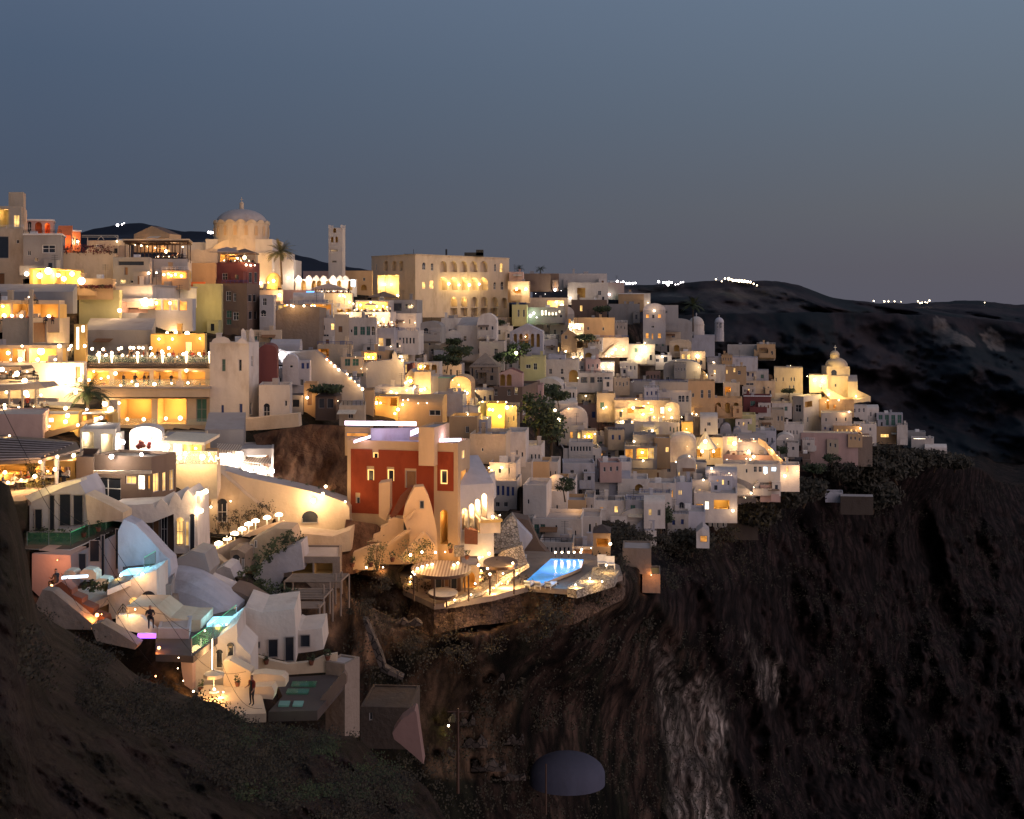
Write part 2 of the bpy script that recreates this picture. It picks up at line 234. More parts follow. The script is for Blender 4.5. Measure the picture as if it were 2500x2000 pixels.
# ------------------------------------------------------------------ facades with real openings
ARCH = set('aAOK')
def pane_mesh(P, e, n, s0, s1, a, b_, kind, dep_):
    mb = MB(); q = lambda s, z, o=0.0: Vector((P.x + e.x * s - n.x * (dep_ - o), P.y + e.y * s - n.y * (dep_ - o), z))
    w, h = s1 - s0, b_ - a
    pm = {'w': 'pane', 'l': 'lit', 'd': 'wood', 'D': 'blue', 'a': 'pane', 'A': 'lit', 'S': 'litwhite', 's': 'greens', 'f': 'pane', 'g': 'litorange', 'c': 'litcool', 'b': 'pane'}.get(kind, 'pane')
    if kind in ARCH:
        r = min(w / 2, h * .6); zc = b_ - r; pts = [q(s0, a), q(s1, a)] + [q((s0 + s1) / 2 + w / 2 * math.cos(t), zc + r * math.sin(t)) for t in [math.pi * i / 8 for i in range(9)]]
        mb.mat(pm).poly(pts)
    else: mb.mat(pm).poly([q(s0, a), q(s1, a), q(s1, b_), q(s0, b_)])
    fr = 'whitepaint' if kind in 'wlSa' else 'frame'
    t = max(.05, min(.09, w * .07)) * (2 if kind == 'f' else 1); mb.mat(fr if kind != 'f' else 'amberglow')
    o = .03; ev = Vector((e.x, e.y, 0)); nv = Vector((n.x, n.y, 0)); zv = Vector((0, 0, 1))
    hh = h if kind not in ARCH else h - min(w / 2, h * .6)
    for s_ in (s0 + t / 2, s1 - t / 2): mb.box(q(s_, a + hh / 2, o), ev * t / 2, nv * .03, zv * hh / 2)
    mb.box(q((s0 + s1) / 2, a + t / 2, o), ev * (w / 2 - t), nv * .028, zv * t / 2)
    if kind not in ARCH: mb.box(q((s0 + s1) / 2, b_ - t / 2, o), ev * (w / 2 - t), nv * .028, zv * t / 2)
    if kind in 'wlSasA' and w > .5:
        mb.box(q((s0 + s1) / 2, a + hh / 2, o), ev * t * .35, nv * .024, zv * (hh / 2 - t))
        if h > 1.1: mb.box(q((s0 + s1) / 2, a + hh * .55, o), ev * (w / 2 - t), nv * .02, zv * t * .35)
    return mb
def wall_face(mb, P, e, n, Lw, z0, z1, holes, wallmat, inner=None):
    V = lambda s, z, d=0.0: Vector((P.x + e.x * s - n.x * d, P.y + e.y * s - n.y * d, z))
    ss = sorted({0.0, Lw} | {h[0] for h in holes} | {h[1] for h in holes}); zs = sorted({z0, z1} | {h[2] for h in holes} | {h[3] for h in holes})
    mb.mat(wallmat)
    for j in range(len(zs) - 1):
        run = None
        for i in range(len(ss) - 1):
            c, d = (ss[i] + ss[i + 1]) / 2, (zs[j] + zs[j + 1]) / 2
            if any(h[0] < c < h[1] and h[2] < d < h[3] for h in holes):
                if run is not None: mb.poly([V(run, zs[j]), V(ss[i], zs[j]), V(ss[i], zs[j + 1]), V(run, zs[j + 1])]); run = None
            elif run is None: run = ss[i]
        if run is not None: mb.poly([V(run, zs[j]), V(Lw, zs[j]), V(Lw, zs[j + 1]), V(run, zs[j + 1])])
    for s0, s1, a, b_, kind, dd in holes:
        w, h = s1 - s0, b_ - a; im = inner or wallmat
        mb.mat(im if kind in 'oOkK' else wallmat)
        if kind in ARCH:
            r = min(w / 2, h * .6); zc = b_ - r; cs = (s0 + s1) / 2; K = 8
            arc = [(cs + w / 2 * math.cos(math.pi * i / K), zc + r * math.sin(math.pi * i / K)) for i in range(K + 1)]
            keep = mb.mi; mb.mat(wallmat)
            for i in range(K):
                cn = (s1, b_) if i < K / 2 else (s0, b_)
                mb.poly([V(*arc[i]), V(*arc[i + 1]), V(*cn)])
            mb.mi = keep
            out = [(s0, a), (s1, a)] + arc
        else: out = [(s0, a), (s1, a), (s1, b_), (s0, b_)]
        for i in range(len(out)):
            p, q = out[i], out[(i + 1) % len(out)]
            if abs(p[0] - q[0]) + abs(p[1] - q[1]) > 1e-6: mb.poly([V(*p), V(*q), V(*q, dd), V(*p, dd)])
        if kind in 'oOkK': mb.poly([V(*p, dd) for p in out])

KINDW = [('chapel', 'chapel'), ('apse', 'chapel'), ('restaurant', 'restaurant'), ('dining hall', 'restaurant'), ('villa', 'villa'), ('cottage', 'cottage'), ('kiosk', 'kiosk'), ('shed', 'shed'), ('hut', 'hut'), ('pavilion', 'pavilion'), ('museum', 'museum'), ('flats', 'apartment_building'), ('ruin', 'ruin'),
 ('shop', 'shop'), ('boutique', 'shop'), ('bar', 'bar'), ('step', 'stepped_house'), ('infill', 'cube_house'), ('vault', 'vaulted_house'), ('cave', 'cave_house'), ('terrace', 'terrace_house'), ('cube', 'cube_house'), ('hall', 'hall'), ('wall', 'walled_house'), ('row', 'row_house')]
def kindof(label, name, cat):
    if name != 'house': return name, cat
    for w, k in KINDW:
        if w in label: return k, k.replace('_', ' ')
    return name, cat
OPS = []
LASTB = None
BL = {}
def B(label, xs, ys, Y=None, th=0, d=7, mat='white', op=(), roof='flat', name='house', cat='house', found=1.2, par=.5, inner='ochre', lp=90, parent=None, group=None, rmat='roofing', rise=None, cor=None, lcol=(1, .58, .24)):
    """a building from its left edge, near corner and (optional) right edge in the photograph, at its own distance"""
    name, cat = kindof(label, name, cat); lp = lp * 1.5 if xs[1] < 560 else lp
    x0, x1 = xs[0], xs[1]; x2 = xs[2] if len(xs) > 2 else None; yt, yb = ys
    if Y is None: Y = dep((x0 + x1) / 2, yb)
    a = math.radians(th); ca, sa = math.cos(a), math.sin(a); Cp = Vector(((x1 - CX) / F * Y, Y, 0)); t0 = (x0 - CX) / F
    s = (Cp.x - t0 * Y) / (ca + t0 * sa); Lp = Cp + Vector((-ca, sa, 0)) * s
    if x2 is not None:
        t2 = (x2 - CX) / F; den = sa - t2 * ca
        t = (t2 * Y - Cp.x) / den if abs(den) > 1e-4 else d
        if t < 0 or t > 60: t = d
    else: t = d
    vd = Vector((sa, ca, 0))
    if x2 is None and abs(x1 - CX) > 300 and roof not in ('hip', 'dome'): rd = Vector(((x1 - CX) / F, 1, 0)).normalized(); vd = vd.lerp(rd, .8).normalized()
    Rp = Cp + vd * t; Bp = Lp + (Rp - Cp)
    zt, zb = zat(yt, Y), zat(yb, Y); zf = zb - found
    root = empty(name, up((Lp + Cp) / 2, zb)); mb = MB()
    OPS.extend((o_[0], o_[1], o_[2], o_[3]) for o_ in op)
    holes = [[], []]; pans = []
    for (cx_, cy_, w, h, k) in op:
        dp = {'o': 2.6, 'O': 2.2, 'k': 1.6, 'K': 1.2}.get(k, .16)
        fi = 1 if (x2 is not None and cx_ > x1) else 0
        P, e, n, Lw = (Lp, Vector((ca, -sa, 0)), Vector((-sa, -ca, 0)), s) if fi == 0 else (Cp, Vector((sa, ca, 0)), Vector((ca, -sa, 0)), t)
        def hit(px):
            tx = (px - CX) / F; q = (tx * P.y - P.x) / (e.x - tx * e.y) if abs(e.x - tx * e.y) > 1e-5 else Lw / 2
            return q, P.y + q * e.y
        q0, Ya = hit(cx_ - w / 2); q1, Yb = hit(cx_ + w / 2); Ym = (Ya + Yb) / 2
        q0, q1 = max(q0, .06), min(q1, Lw - .06); z_a, z_b = max(zat(cy_ + h / 2, Ym), zf + .1), min(zat(cy_ - h / 2, Ym), zt - .08)
        if q1 - q0 < .15 or z_b - z_a < .15: continue
        if any(q0 < h_[1] + .02 and q1 > h_[0] - .02 and z_a < h_[3] + .02 and z_b > h_[2] - .02 for h_ in holes[fi]): continue
        holes[fi].append((q0, q1, z_a, z_b, k, min(dp, d * .6))); pans.append((fi, P, e, n, q0, q1, z_a, z_b, k, min(dp, d * .6)))
    wall_face(mb, Lp, Vector((ca, -sa, 0)), Vector((-sa, -ca, 0)), s, zf, zt, holes[0], mat, inner)
    wall_face(mb, Cp, vd, Vector((vd.y, -vd.x, 0)), t, zf, zt, holes[1], mat, inner)
    mb.mat(mat); mb.poly([up(Rp, zf), up(Bp, zf), up(Bp, zt), up(Rp, zt)]); mb.poly([up(Bp, zf), up(Lp, zf), up(Lp, zt), up(Bp, zt)])
    ring = [Lp, Cp, Rp, Bp]
    if roof == 'flat' and par > 0:
        cen = sum(ring, Vector()) / 4; tk = .22; inn = []
        for p in ring: dv = (cen - p); inn.append(p + dv.normalized() * min(tk * 1.4, dv.length * .3))
        for i in range(4):
            j = (i + 1) % 4; mb.poly([up(ring[i], zt), up(ring[j], zt), up(inn[j], zt), up(inn[i], zt)]); mb.poly([up(inn[i], zt), up(inn[j], zt), up(inn[j], zt - par), up(inn[i], zt - par)])
        mb.mat(rmat); mb.poly([up(p, zt - par) for p in inn])
    elif roof == 'flat': mb.mat(rmat); mb.poly([up(p, zt) for p in ring])
    wall = mb.build('wall', root)
    u = (Cp - Lp); v = (Rp - Cp)
    if roof in ('vault', 'gable', 'hip', 'dome', 'slant', 'vaultx'):
        rb = MB().mat(mat if roof in ('vault', 'dome', 'vaultx') else rmat); w_ = u.length
        if roof == 'vaultx': u, v = v, -u; O = Cp.copy()
        else: O = Lp.copy()
        rs = rise if rise else (min(u.length / 2, 2.2) if roof != 'dome' else min(u.length, v.length) * .42)
        if roof in ('vault', 'vaultx'):
            K = 10; pr = [(.5 - .5 * math.cos(math.pi * i / K), math.sin(math.pi * i / K) * rs) for i in range(K + 1)]
            for i in range(K):
                p, q = pr[i], pr[i + 1]; rb.poly([up(O + u * p[0], zt + p[1]), up(O + u * q[0], zt + q[1]), up(O + u * q[0] + v, zt + q[1]), up(O + u * p[0] + v, zt + p[1])])
            for dv in (Vector(), v): rb.poly([up(O + u * p[0] + dv, zt + p[1]) for p in pr])
        elif roof == 'gable':
            pr = [(0, 0), (.5, rs), (1, 0)]
            for i in range(2):
                p, q = pr[i], pr[i + 1]; rb.poly([up(O + u * p[0], zt + p[1]), up(O + u * q[0], zt + q[1]), up(O + u * q[0] + v, zt + q[1]), up(O + u * p[0] + v, zt + p[1])])
            rb.mat(mat)
            for dv in (Vector(), v): rb.poly([up(O + u * p[0] + dv, zt + p[1]) for p in pr])
        elif roof == 'slant':
            rb.poly([up(Lp, zt), up(Cp, zt), up(Rp, zt + rs), up(Bp, zt + rs)]); rb.mat(mat); rb.poly([up(Cp, zt), up(Rp, zt), up(Rp, zt + rs)]); rb.poly([up(Lp, zt), up(Bp, zt), up(Bp, zt + rs)]); rb.poly([up(Rp, zt), up(Bp, zt), up(Bp, zt + rs), up(Rp, zt + rs)])
        elif roof == 'hip':
            cen = (Lp + Rp) / 2; o_ = [p + (p - cen) * .06 for p in ring]
            for i in range(4): rb.poly([up(o_[i], zt), up(o_[(i + 1) % 4], zt), up(cen, zt + rs)])
            rb.poly([up(p, zt) for p in o_])
        else:
            cen = (Lp + Rp) / 2; r_ = min(u.length, v.length) * .48; rb.poly([up(p, zt) for p in ring])
            rb.lathe(up(cen, zt), [(r_, 0), (r_, .5)] + [(r_ * math.cos(t_), .5 + rs * math.sin(t_)) for t_ in [math.pi / 2 * i / 8 for i in range(9)]], 20)
        rb.build('roof', root, smooth=False)
    if cor:
        cb = MB().mat(cor)
        for p, q in ((Lp, Cp), (Cp, Rp)):
            dn = (q - p).normalized(); nn = Vector((dn.y, -dn.x, 0)); cb.box(up((p + q) / 2 + nn * .1, zt - .14), (q - p) / 2, nn * .1, Vector((0, 0, .12)))
        cb.build('cornice', root)
    for fi, P, e, n, q0, q1, z_a, z_b, k, dd in pans:
        if k in 'oO':
            c = P + e * ((q0 + q1) / 2) - n * (dd * .42); wd = q1 - q0; nl = max(1, round(wd / 6))
            for i in range(nl):
                c = P + e * (q0 + wd * (i + .5) / nl) - n * (dd * .35)
                light(up(c, z_b - (z_b - z_a) * .2), lp * (wd / nl * (z_b - z_a)) / 9 + lp * .15, lcol, .15, root)
        elif k not in 'kK': pane_mesh(P, e, n, q0, q1, z_a, z_b, k, dd).build('door' if k in 'dD' else 'window', root)
    tag(root, label, cat, group); reg(x0, x2 or x1, yt, yb, (max(Lp.y, Rp.y, Cp.y) if x2 else max(Lp.y, Cp.y)) + (2.8 if any(o_[4] in 'oOkK' for o_ in op) else 0)); root['_z'] = zt
    inf = dict(root=root, L=Lp, C=Cp, R=Rp, B=Bp, zt=zt, zb=zb, u=u, v=v, Y=Y, mat=mat); BL[label] = inf
    return inf
def rw(x0, x1, n, cy_, w, h, k='w'): return [(x0 + (x1 - x0) * (i / (n - 1) if n > 1 else .5), cy_, w, h, k) for i in range(n)]

def plane_pts(pts, Y, th=0, ref=None):
    a = math.radians(th); rx = ref if ref is not None else sum(p[0] for p in pts) / len(pts); Cx = (rx - CX) / F * Y; out = []
    for px, py in pts:
        tx = (px - CX) / F; s = (tx * Y - Cx) / (math.cos(a) - tx * math.sin(a)); Yp = Y + s * math.sin(a); out.append(Vector((tx * Yp, Yp, zat(py, Yp))))
    return out
def EXT(name, label, cat, pts, Y, d=3, mat='white', th=0, ref=None, root=None, group=None, part=None, cap=None, found=0):
    """a wall or buttress with the outline pts, standing at distance Y, d metres thick"""
    P = plane_pts(pts, Y, th, ref); a = math.radians(th); dv = Vector((-math.sin(a), math.cos(a), 0)) * d
    Bk = [p + dv for p in P]; mb = MB().mat(mat); mb.poly(P); mb.poly(list(reversed(Bk)))
    for i in range(len(P)):
        j = (i + 1) % len(P); mb.mat(cap if cap and abs(P[i].z - P[j].z) < abs((P[i] - P[j]).length) * .5 else mat); mb.poly([P[i], P[j], Bk[j], Bk[i]])
    POLYS.append((pts, None, max(p.y for p in P)))
    if root is None:
        o = mb.build(name, loc=P[0]); tag(o, label, cat, group); return o
    return mb.build(part or name, root)
def stick(root, px, py, w, h, kind, Y, th=0, ref=None, off=.06, name=None):
    """a framed opening set against a wall plane"""
    P = plane_pts([(px - w / 2, py + h / 2), (px + w / 2, py + h / 2), (px + w / 2, py - h / 2)], Y, th, ref if ref is not None else px)
    e = (P[1] - P[0]); wl = e.length; e.z = 0; e.normalize(); n = Vector((e.y, -e.x, 0))
    mb = pane_mesh(P[0] + n * off, e, n, 0, wl, P[0].z, P[2].z, kind, 0.0)
    return mb.build(name or ('door' if kind in 'dD' else 'window'), root)
def SLAB(name, label, cat, pts, z, t=.3, mat='roofing', edge=None, root=None, part=None, kind=None, group=None, regd=True):
    P = [onz(px, py, z) for px, py in pts]; mb = MB().mat(mat); mb.poly(P); mb.mat(edge or mat); lo = [p - Vector((0, 0, t)) for p in P]; mb.poly(list(reversed(lo)))
    for i in range(len(P)): j = (i + 1) % len(P); mb.poly([P[i], lo[i], lo[j], P[j]])
    if regd: POLYS.append((pts, z, 0))
    if root is not None: return mb.build(part or name, root)
    o = mb.build(name, loc=P[0])
    if kind: struct(o, kind)
    else: tag(o, label, cat, group)
    return o
# ------------------------------------------------------------------ countable small things, labelled by their order on each terrace once all stand
DEF = {}
def later(o, desc, where, cat, group=None):
    DEF.setdefault((where, cat), []).append((o, desc, group))
def name_all():
    for (where, cat), lst in DEF.items():
        lst.sort(key=lambda t: (t[0].location.x / max(t[0].location.y, 1), -t[0].location.z))
        for i, (o, desc, group) in enumerate(lst):
            lab = (f'{ordn(i + 1)} {desc} from the left {where}'.replace(' of the ', ' ' if len(where.split()) > 8 else ' of the ') if len(lst) > 1 else f'{desc} {where}')
            tag(o, lab, cat, group or (f'{cat}s {where}' if len(lst) > 1 else None))
SH = {}
def shared(key, fn):
    if key not in SH:
        mb = fn(); me = bpy.data.meshes.new(key[0])
        me.from_pydata(mb.v, [], mb.f)
        for n in mb.mats: me.materials.append(M[n])
        me.polygons.foreach_set('material_index', mb.m); SH[key] = me
    return SH[key]
def put(name, me, loc, rz=0, parent=None, s=1):
    o = bpy.data.objects.new(name, me); C.objects.link(o); o.location = loc; o.rotation_euler = (0, 0, rz); o.scale = (s, s, s)
    if parent is not None: o.parent = parent
    return o
# people grown from a skeleton with a skin modifier, one continuous body each
def make_person(pose, top, bottom, hairm='hair'):
    k = ('person', pose, top, bottom)
    if k in SH: return SH[k]
    if pose == 'stand':
        J = {'pel': (0, 0, .95, .14), 'che': (0, 0, 1.28, .17), 'nk': (0, 0, 1.47, .062), 'hd0': (0, .01, 1.56, .085), 'hd1': (0, .01, 1.66, .095), 'hd2': (0, 0, 1.735, .06),
             'shl': (-.19, 0, 1.40, .065), 'ell': (-.25, .02, 1.12, .045), 'wrl': (-.24, .16, .93, .034), 'hal': (-.23, .22, .87, .03), 'shr': (.19, 0, 1.40, .065), 'elr': (.24, -.02, 1.12, .045), 'wrr': (.22, .2, 1.08, .034), 'har': (.2, .28, 1.08, .03),
             'hpl': (-.1, 0, .88, .1), 'knl': (-.11, .04, .5, .062), 'anl': (-.11, -.02, .09, .042), 'tol': (-.12, .14, .04, .035), 'hpr': (.1, 0, .88, .1), 'knr': (.12, .0, .5, .062), 'anr': (.13, -.06, .09, .042), 'tor': (.14, .1, .04, .035)}
    else:
        J = {'pel': (0, 0, .55, .15), 'che': (0, .02, .86, .17), 'nk': (0, .03, 1.05, .062), 'hd0': (0, .05, 1.14, .085), 'hd1': (0, .06, 1.24, .095), 'hd2': (0, .05, 1.31, .06),
             'shl': (-.19, .02, .98, .065), 'ell': (-.25, .12, .74, .045), 'wrl': (-.16, .34, .76, .034), 'hal': (-.12, .41, .77, .03), 'shr': (.19, .02, .98, .065), 'elr': (.25, .1, .74, .045), 'wrr': (.2, .32, .8, .034), 'har': (.17, .4, .83, .03),
             'hpl': (-.1, .05, .52, .1), 'knl': (-.12, .46, .53, .065), 'anl': (-.12, .46, .1, .042), 'tol': (-.12, .6, .04, .035), 'hpr': (.1, .05, .52, .1), 'knr': (.13, .46, .53, .065), 'anr': (.13, .42, .1, .042), 'tor': (.14, .56, .04, .035)}
    E = [('pel', 'che'), ('che', 'nk'), ('nk', 'hd0'), ('hd0', 'hd1'), ('hd1', 'hd2'), ('che', 'shl'), ('shl', 'ell'), ('ell', 'wrl'), ('wrl', 'hal'), ('che', 'shr'), ('shr', 'elr'), ('elr', 'wrr'), ('wrr', 'har'), ('pel', 'hpl'), ('hpl', 'knl'), ('knl', 'anl'), ('anl', 'tol'), ('pel', 'hpr'), ('hpr', 'knr'), ('knr', 'anr'), ('anr', 'tor')]
    ks = list(J); 
    # fingers: four short chains and a thumb on each hand
    verts = [J[q][:3] for q in ks]; rad = [J[q][3] for q in ks]; ed = [(ks.index(a), ks.index(b_)) for a, b_ in E]
    for hn, sg in (('hal', 1), ('har', -1)):
        hx, hy, hz = J[hn][:3]; w0 = ks.index(hn)
        wn = 'wrl' if hn == 'hal' else 'wrr'; dv = (Vector(J[hn][:3]) - Vector(J[wn][:3])).normalized()
        for q, (off, ln) in enumerate(((-.028, .07), (-.01, .08), (.01, .078), (.028, .062))):
            a_ = Vector((hx + off, hy, hz)) + dv * .035; b__ = a_ + dv * ln * .6 + Vector((0, 0, -.005)); c_ = b__ + dv * ln * .4 + Vector((0, -.0, -.02))
            i0 = len(verts); verts += [tuple(a_), tuple(b__), tuple(c_)]; rad += [.011, .009, .008]; ed += [(w0, i0), (i0, i0 + 1), (i0 + 1, i0 + 2)]
        a_ = Vector((hx + sg * .03, hy, hz)); i0 = len(verts); verts += [tuple(a_ + Vector((sg * .02, 0, 0)) + dv * .01), tuple(a_ + Vector((sg * .035, 0, 0)) + dv * .045)]; rad += [.012, .009]; ed += [(w0, i0), (i0, i0 + 1)]
    me = bpy.data.meshes.new('tmp'); me.from_pydata(verts, ed, []); o = bpy.data.objects.new('tmp', me); C.objects.link(o)
    sm = o.modifiers.new('s', 'SKIN'); sm.use_smooth_shade = True
    sv = me.skin_vertices[0].data
    for i, r in enumerate(rad): sv[i].radius = (r, r * (.72 if ks[i:i + 1] and ks[i] in ('che', 'pel') else 1)); sv[i].use_root = i == 0
    if pose != 'x': 
        ss = o.modifiers.new('u', 'SUBSURF'); ss.levels = 1; ss.render_levels = 1
    dg = bpy.context.evaluated_depsgraph_get(); dg.update(); ev = o.evaluated_get(dg); out = bpy.data.meshes.new_from_object(ev)
    bpy.data.objects.remove(o); out.name = 'person'
    for q in ('skin', top, bottom, 'hair', 'cloth_dark'): out.materials.append(M[q])
    zn = J['nk'][2]; zp = J['pel'][2]
    for p in out.polygons:
        x, y, z = p.center; p.use_smooth = True
        if z > zn + .0:
            p.material_index = 3 if (z > zn + .17 and y < .06) or z > zn + .25 else 0
        elif pose == 'stand': p.material_index = 1 if z > zp - .02 and abs(x) < .4 and y < .08 and z > .9 else (0 if y > .1 and z > .8 else (2 if z > .08 else 4))
        else: p.material_index = 1 if (y < .22 and z > .58) else (0 if z > .66 else (2 if z > .1 else 4))
    SH[k] = out; return out
TOPS = ['cloth_red', 'cloth_dark', 'cloth_white', 'cloth_blue', 'cloth_tan', 'cloth_dark', 'cloth_red']
CN = {'cloth_red': 'rust red', 'cloth_dark': 'black', 'cloth_white': 'white', 'cloth_blue': 'navy', 'cloth_tan': 'tan'}
def person(loc, rz, where, pose='stand', top=None, s=1):
    top = top or random.choice(TOPS); o = put('person', make_person(pose, top, 'cloth_dark'), loc, rz, s=s)
    later(o, f'{"standing" if pose == "stand" else "seated"} person in {CN[top]}', where, 'person'); return o
def mk_table(r=.42, sq=True, cloth='cloth_white'):
    def f():
        mb = MB().mat(cloth)
        if sq: mb.box((0, 0, .74), (r, 0, 0), (0, r, 0), (0, 0, .02)); mb.box((0, 0, .64), (r - .01, 0, 0), (0, r - .01, 0), (0, 0, .079))
        else: mb.lathe((0, 0, .74), [(0, .02), (r, .02), (r, -.02), (0, -.02)], 14)
        mb.mat('darkmetal'); mb.bar((0, 0, .06), (0, 0, .6), .035, 6); mb.lathe((0, 0, 0), [(0, .05), (.25, .03), (.25, 0), (0, 0)], 10); return mb
    return shared(('table', r, sq, cloth), f)
def mk_chair(m='darkwood'):
    def f():
        mb = MB().mat(m); mb.box((0, 0, .44), (.21, 0, 0), (0, .21, 0), (0, 0, .025))
        for x in (-.18, .18):
            mb.bar((x, .18, 0), (x, .18, .42), .02); mb.bar((x, -.19, 0), (x, -.24, .9), .02)
        for z in (.6, .74, .87): mb.box((0, -.22 - (z - .44) * .06, z), (.19, 0, 0), (0, .012, 0), (0, 0, .045))
        return mb
    return shared(('chair', m), f)
def mk_globe(r, m):
    def f():
        mb = MB().mat(m); mb.ball((0, 0, 0), r, 10); return mb
    return shared(('globe', round(r, 2), m), f)
def globe(loc, r, where, m='bulb', power=25, col=(1, .62, .3), stem=None, desc=None, base=None, lift=0, name='lamp', out=0.0):
    o = empty(name, loc); put('lamp_globe', mk_globe(r, m), (0, 0, 0), parent=o)
    if stem is not None:
        mb = MB().mat('darkmetal'); mb.bar((0, 0, -stem), (0, 0, -r * .8), .03, 6); mb.lathe((0, 0, -stem), [(0, .05), (.12, .04), (.12, 0), (0, 0)], 8)
        s_ = bpy.data.meshes.new('stem'); s_.from_pydata(mb.v, [], mb.f); s_.materials.append(M['darkmetal']); put('stem', s_, (0, 0, 0), parent=o)
    elif base is not None:
        mb = MB().mat('darkmetal'); bb = Vector(base) - Vector(loc); mb.bar((0, 0, 0), bb, .03, 5); mb.ball(bb, .07, 6)
        s_ = bpy.data.meshes.new('bracket'); s_.from_pydata(mb.v, [], mb.f); s_.materials.append(M['darkmetal']); put('bracket', s_, (0, 0, 0), parent=o)
    if power: light(Vector(loc) + Vector((0, -r - .12 - out, lift)), power * (1 + out * 1.2), col, .12 + out * .15, o)
    later(o, desc or 'round glowing lamp', where, 'lamp'); return o
WL = []      # wall lamps and small added fills: (px, py, radius, power, kind, where): fixed later to whatever surface the sight line meets
def lamps(where, lst, r=.16, power=60, m='bulb', col=(1, .6, .28), desc=None, off=.35):
    for t in lst:
        px, py = t[0], t[1]; WL.append((px, py, t[2] if len(t) > 2 else r, t[3] if len(t) > 3 else power, m, where, col, desc, off))
def fix_lamps():
    dg = bpy.context.evaluated_depsgraph_get(); dg.update()
    for px, py, r, pw, m, where, col, desc, off in WL:
        d = Vector(((px - CX) / F, 1, -(py - HY) / F)).normalized(); ok, hit, *_ = sc.ray_cast(dg, Vector((0, 0, 0)), d, distance=3000)
        if not ok: hit = W(px, py, dep(px, max(py, 640)))
        r = r * random.uniform(.5, 1.0); pw = pw * random.uniform(.6, 1.5); loc = hit - d * (off + r); globe(loc, r, where, m, pw, col, out=.9 if hit.length > 150 else .45, base=hit + d * .02, desc=desc or ('small lamp-or-fill globe' if r < .19 else None), name='small_lamp_or_fill' if r < .19 else 'wall_lamp')  # tiny globes include fill lights added to brighten walls, not real fixtures
def railing(pts, h, where=None, mat='darkmetal', glass=None, rails=2, step=1.3, label=None, root=None, top=None):
    o = empty('railing', pts[0]) if root is None else root; mb = MB().mat(mat); gl = MB().mat(glass or 'glass')
    for p, q in zip(pts, pts[1:]):
        p, q = Vector(p), Vector(q); n = max(1, int((q - p).length / step))
        for i in range(n + 1): c = p.lerp(q, i / n); mb.mat(mat).bar(c, c + Vector((0, 0, h)), .025)
        for k in range(rails): z = h * (1 - k * .4); mb.mat(top or mat).bar(p + Vector((0, 0, z)), q + Vector((0, 0, z)), .022)
        if glass: gl.poly([p + Vector((0, 0, .08)), q + Vector((0, 0, .08)), q + Vector((0, 0, h - .05)), p + Vector((0, 0, h - .05))])
    mb.build('rail', o)
    if glass: gl.build('glass_panel', o)
    if root is None: tag(o, label, 'railing') if label else later(o, 'thin metal railing', where, 'railing')
    return o
def umbrella(loc, r, h, where, mat='canvas', n=4, desc='square canvas umbrella', rz=0):
    o = empty('umbrella', loc); mb = MB().mat(mat); rr = r * (1.41 if n == 4 else 1)
    for i in range(n):
        a, b_ = 2 * math.pi * (i + .5) / n + rz, 2 * math.pi * (i + 1.5) / n + rz
        p, q = Vector((rr * math.cos(a), rr * math.sin(a), h)), Vector((rr * math.cos(b_), rr * math.sin(b_), h))
        mb.poly([p, q, (0, 0, h + r * .38)]); mb.poly([p, q, q - Vector((0, 0, .2)), p - Vector((0, 0, .2))])
    me = bpy.data.meshes.new('canopy'); me.from_pydata(mb.v, [], mb.f); me.materials.append(M[mat]); put('canopy', me, (0, 0, 0), parent=o)
    mb = MB(); mb.bar((0, 0, 0), (0, 0, h + r * .4), .04, 6); mb.lathe((0, 0, 0), [(0, .08), (.3, .06), (.3, 0), (0, 0)], 8); me = bpy.data.meshes.new('pole'); me.from_pydata(mb.v, [], mb.f); me.materials.append(M['whitepaint']); put('pole', me, (0, 0, 0), parent=o)
    later(o, desc, where, 'umbrella'); return o
def leaves(mb, c, rx, ry, rz, n, s, mats=None, hollow=.45):
    c = Vector(c); cl = [(Vector((U(-1, 1), U(-1, 1), U(-1, 1))), U(.25, .5)) for _ in range(max(4, n // 60))]
    for _ in range(n):
        if R() < .75: q, w = random.choice(cl); p = q * .75 + Vector((random.gauss(0, 1), random.gauss(0, 1), random.gauss(0, 1))) * w * .5
        else: p = Vector((U(-1, 1), U(-1, 1), U(-1, 1)))
        if p.length > 1.15: p = p.normalized() * U(.6, 1.1)
        p = Vector((p.x * rx, p.y * ry, p.z * rz)) + c
        a = Vector((random.gauss(0, 1), random.gauss(0, 1), random.gauss(0, 1))).normalized() * s * U(.6, 1.3); b_ = a.orthogonal().normalized() * s * U(.4, .8)
        mb.poly([p - a, p + b_, p + a * .9, p - b_ * .8])
def tree(loc, h, r, label, mat='leaf', n=900, group=None, s=None, trunk=.35, name='tree'):
    o = empty(name, loc); L0 = Vector(loc); mb = MB().mat('bark'); top = L0 + Vector((U(-.2, .2) * r, 0, h * trunk)); mb.bar(L0 - Vector((0, 0, .6)), top, .045 * h, 7, .028 * h)
    for i in range(6): a = i * 1.05 + R(); mb.bar(top, top + Vector((math.cos(a) * r * .6, math.sin(a) * r * .6, h * U(.2, .45))), .02 * h, 5, .006 * h)
    mb.build('trunk', o); mb = MB().mat(mat); leaves(mb, L0 + Vector((0, 0, h * (trunk + (1 - trunk) * .5))), r, r, h * (1 - trunk) * .55, n, s or r * .13); mb.build('crown', o)
    tag(o, label, 'tree', group); return o
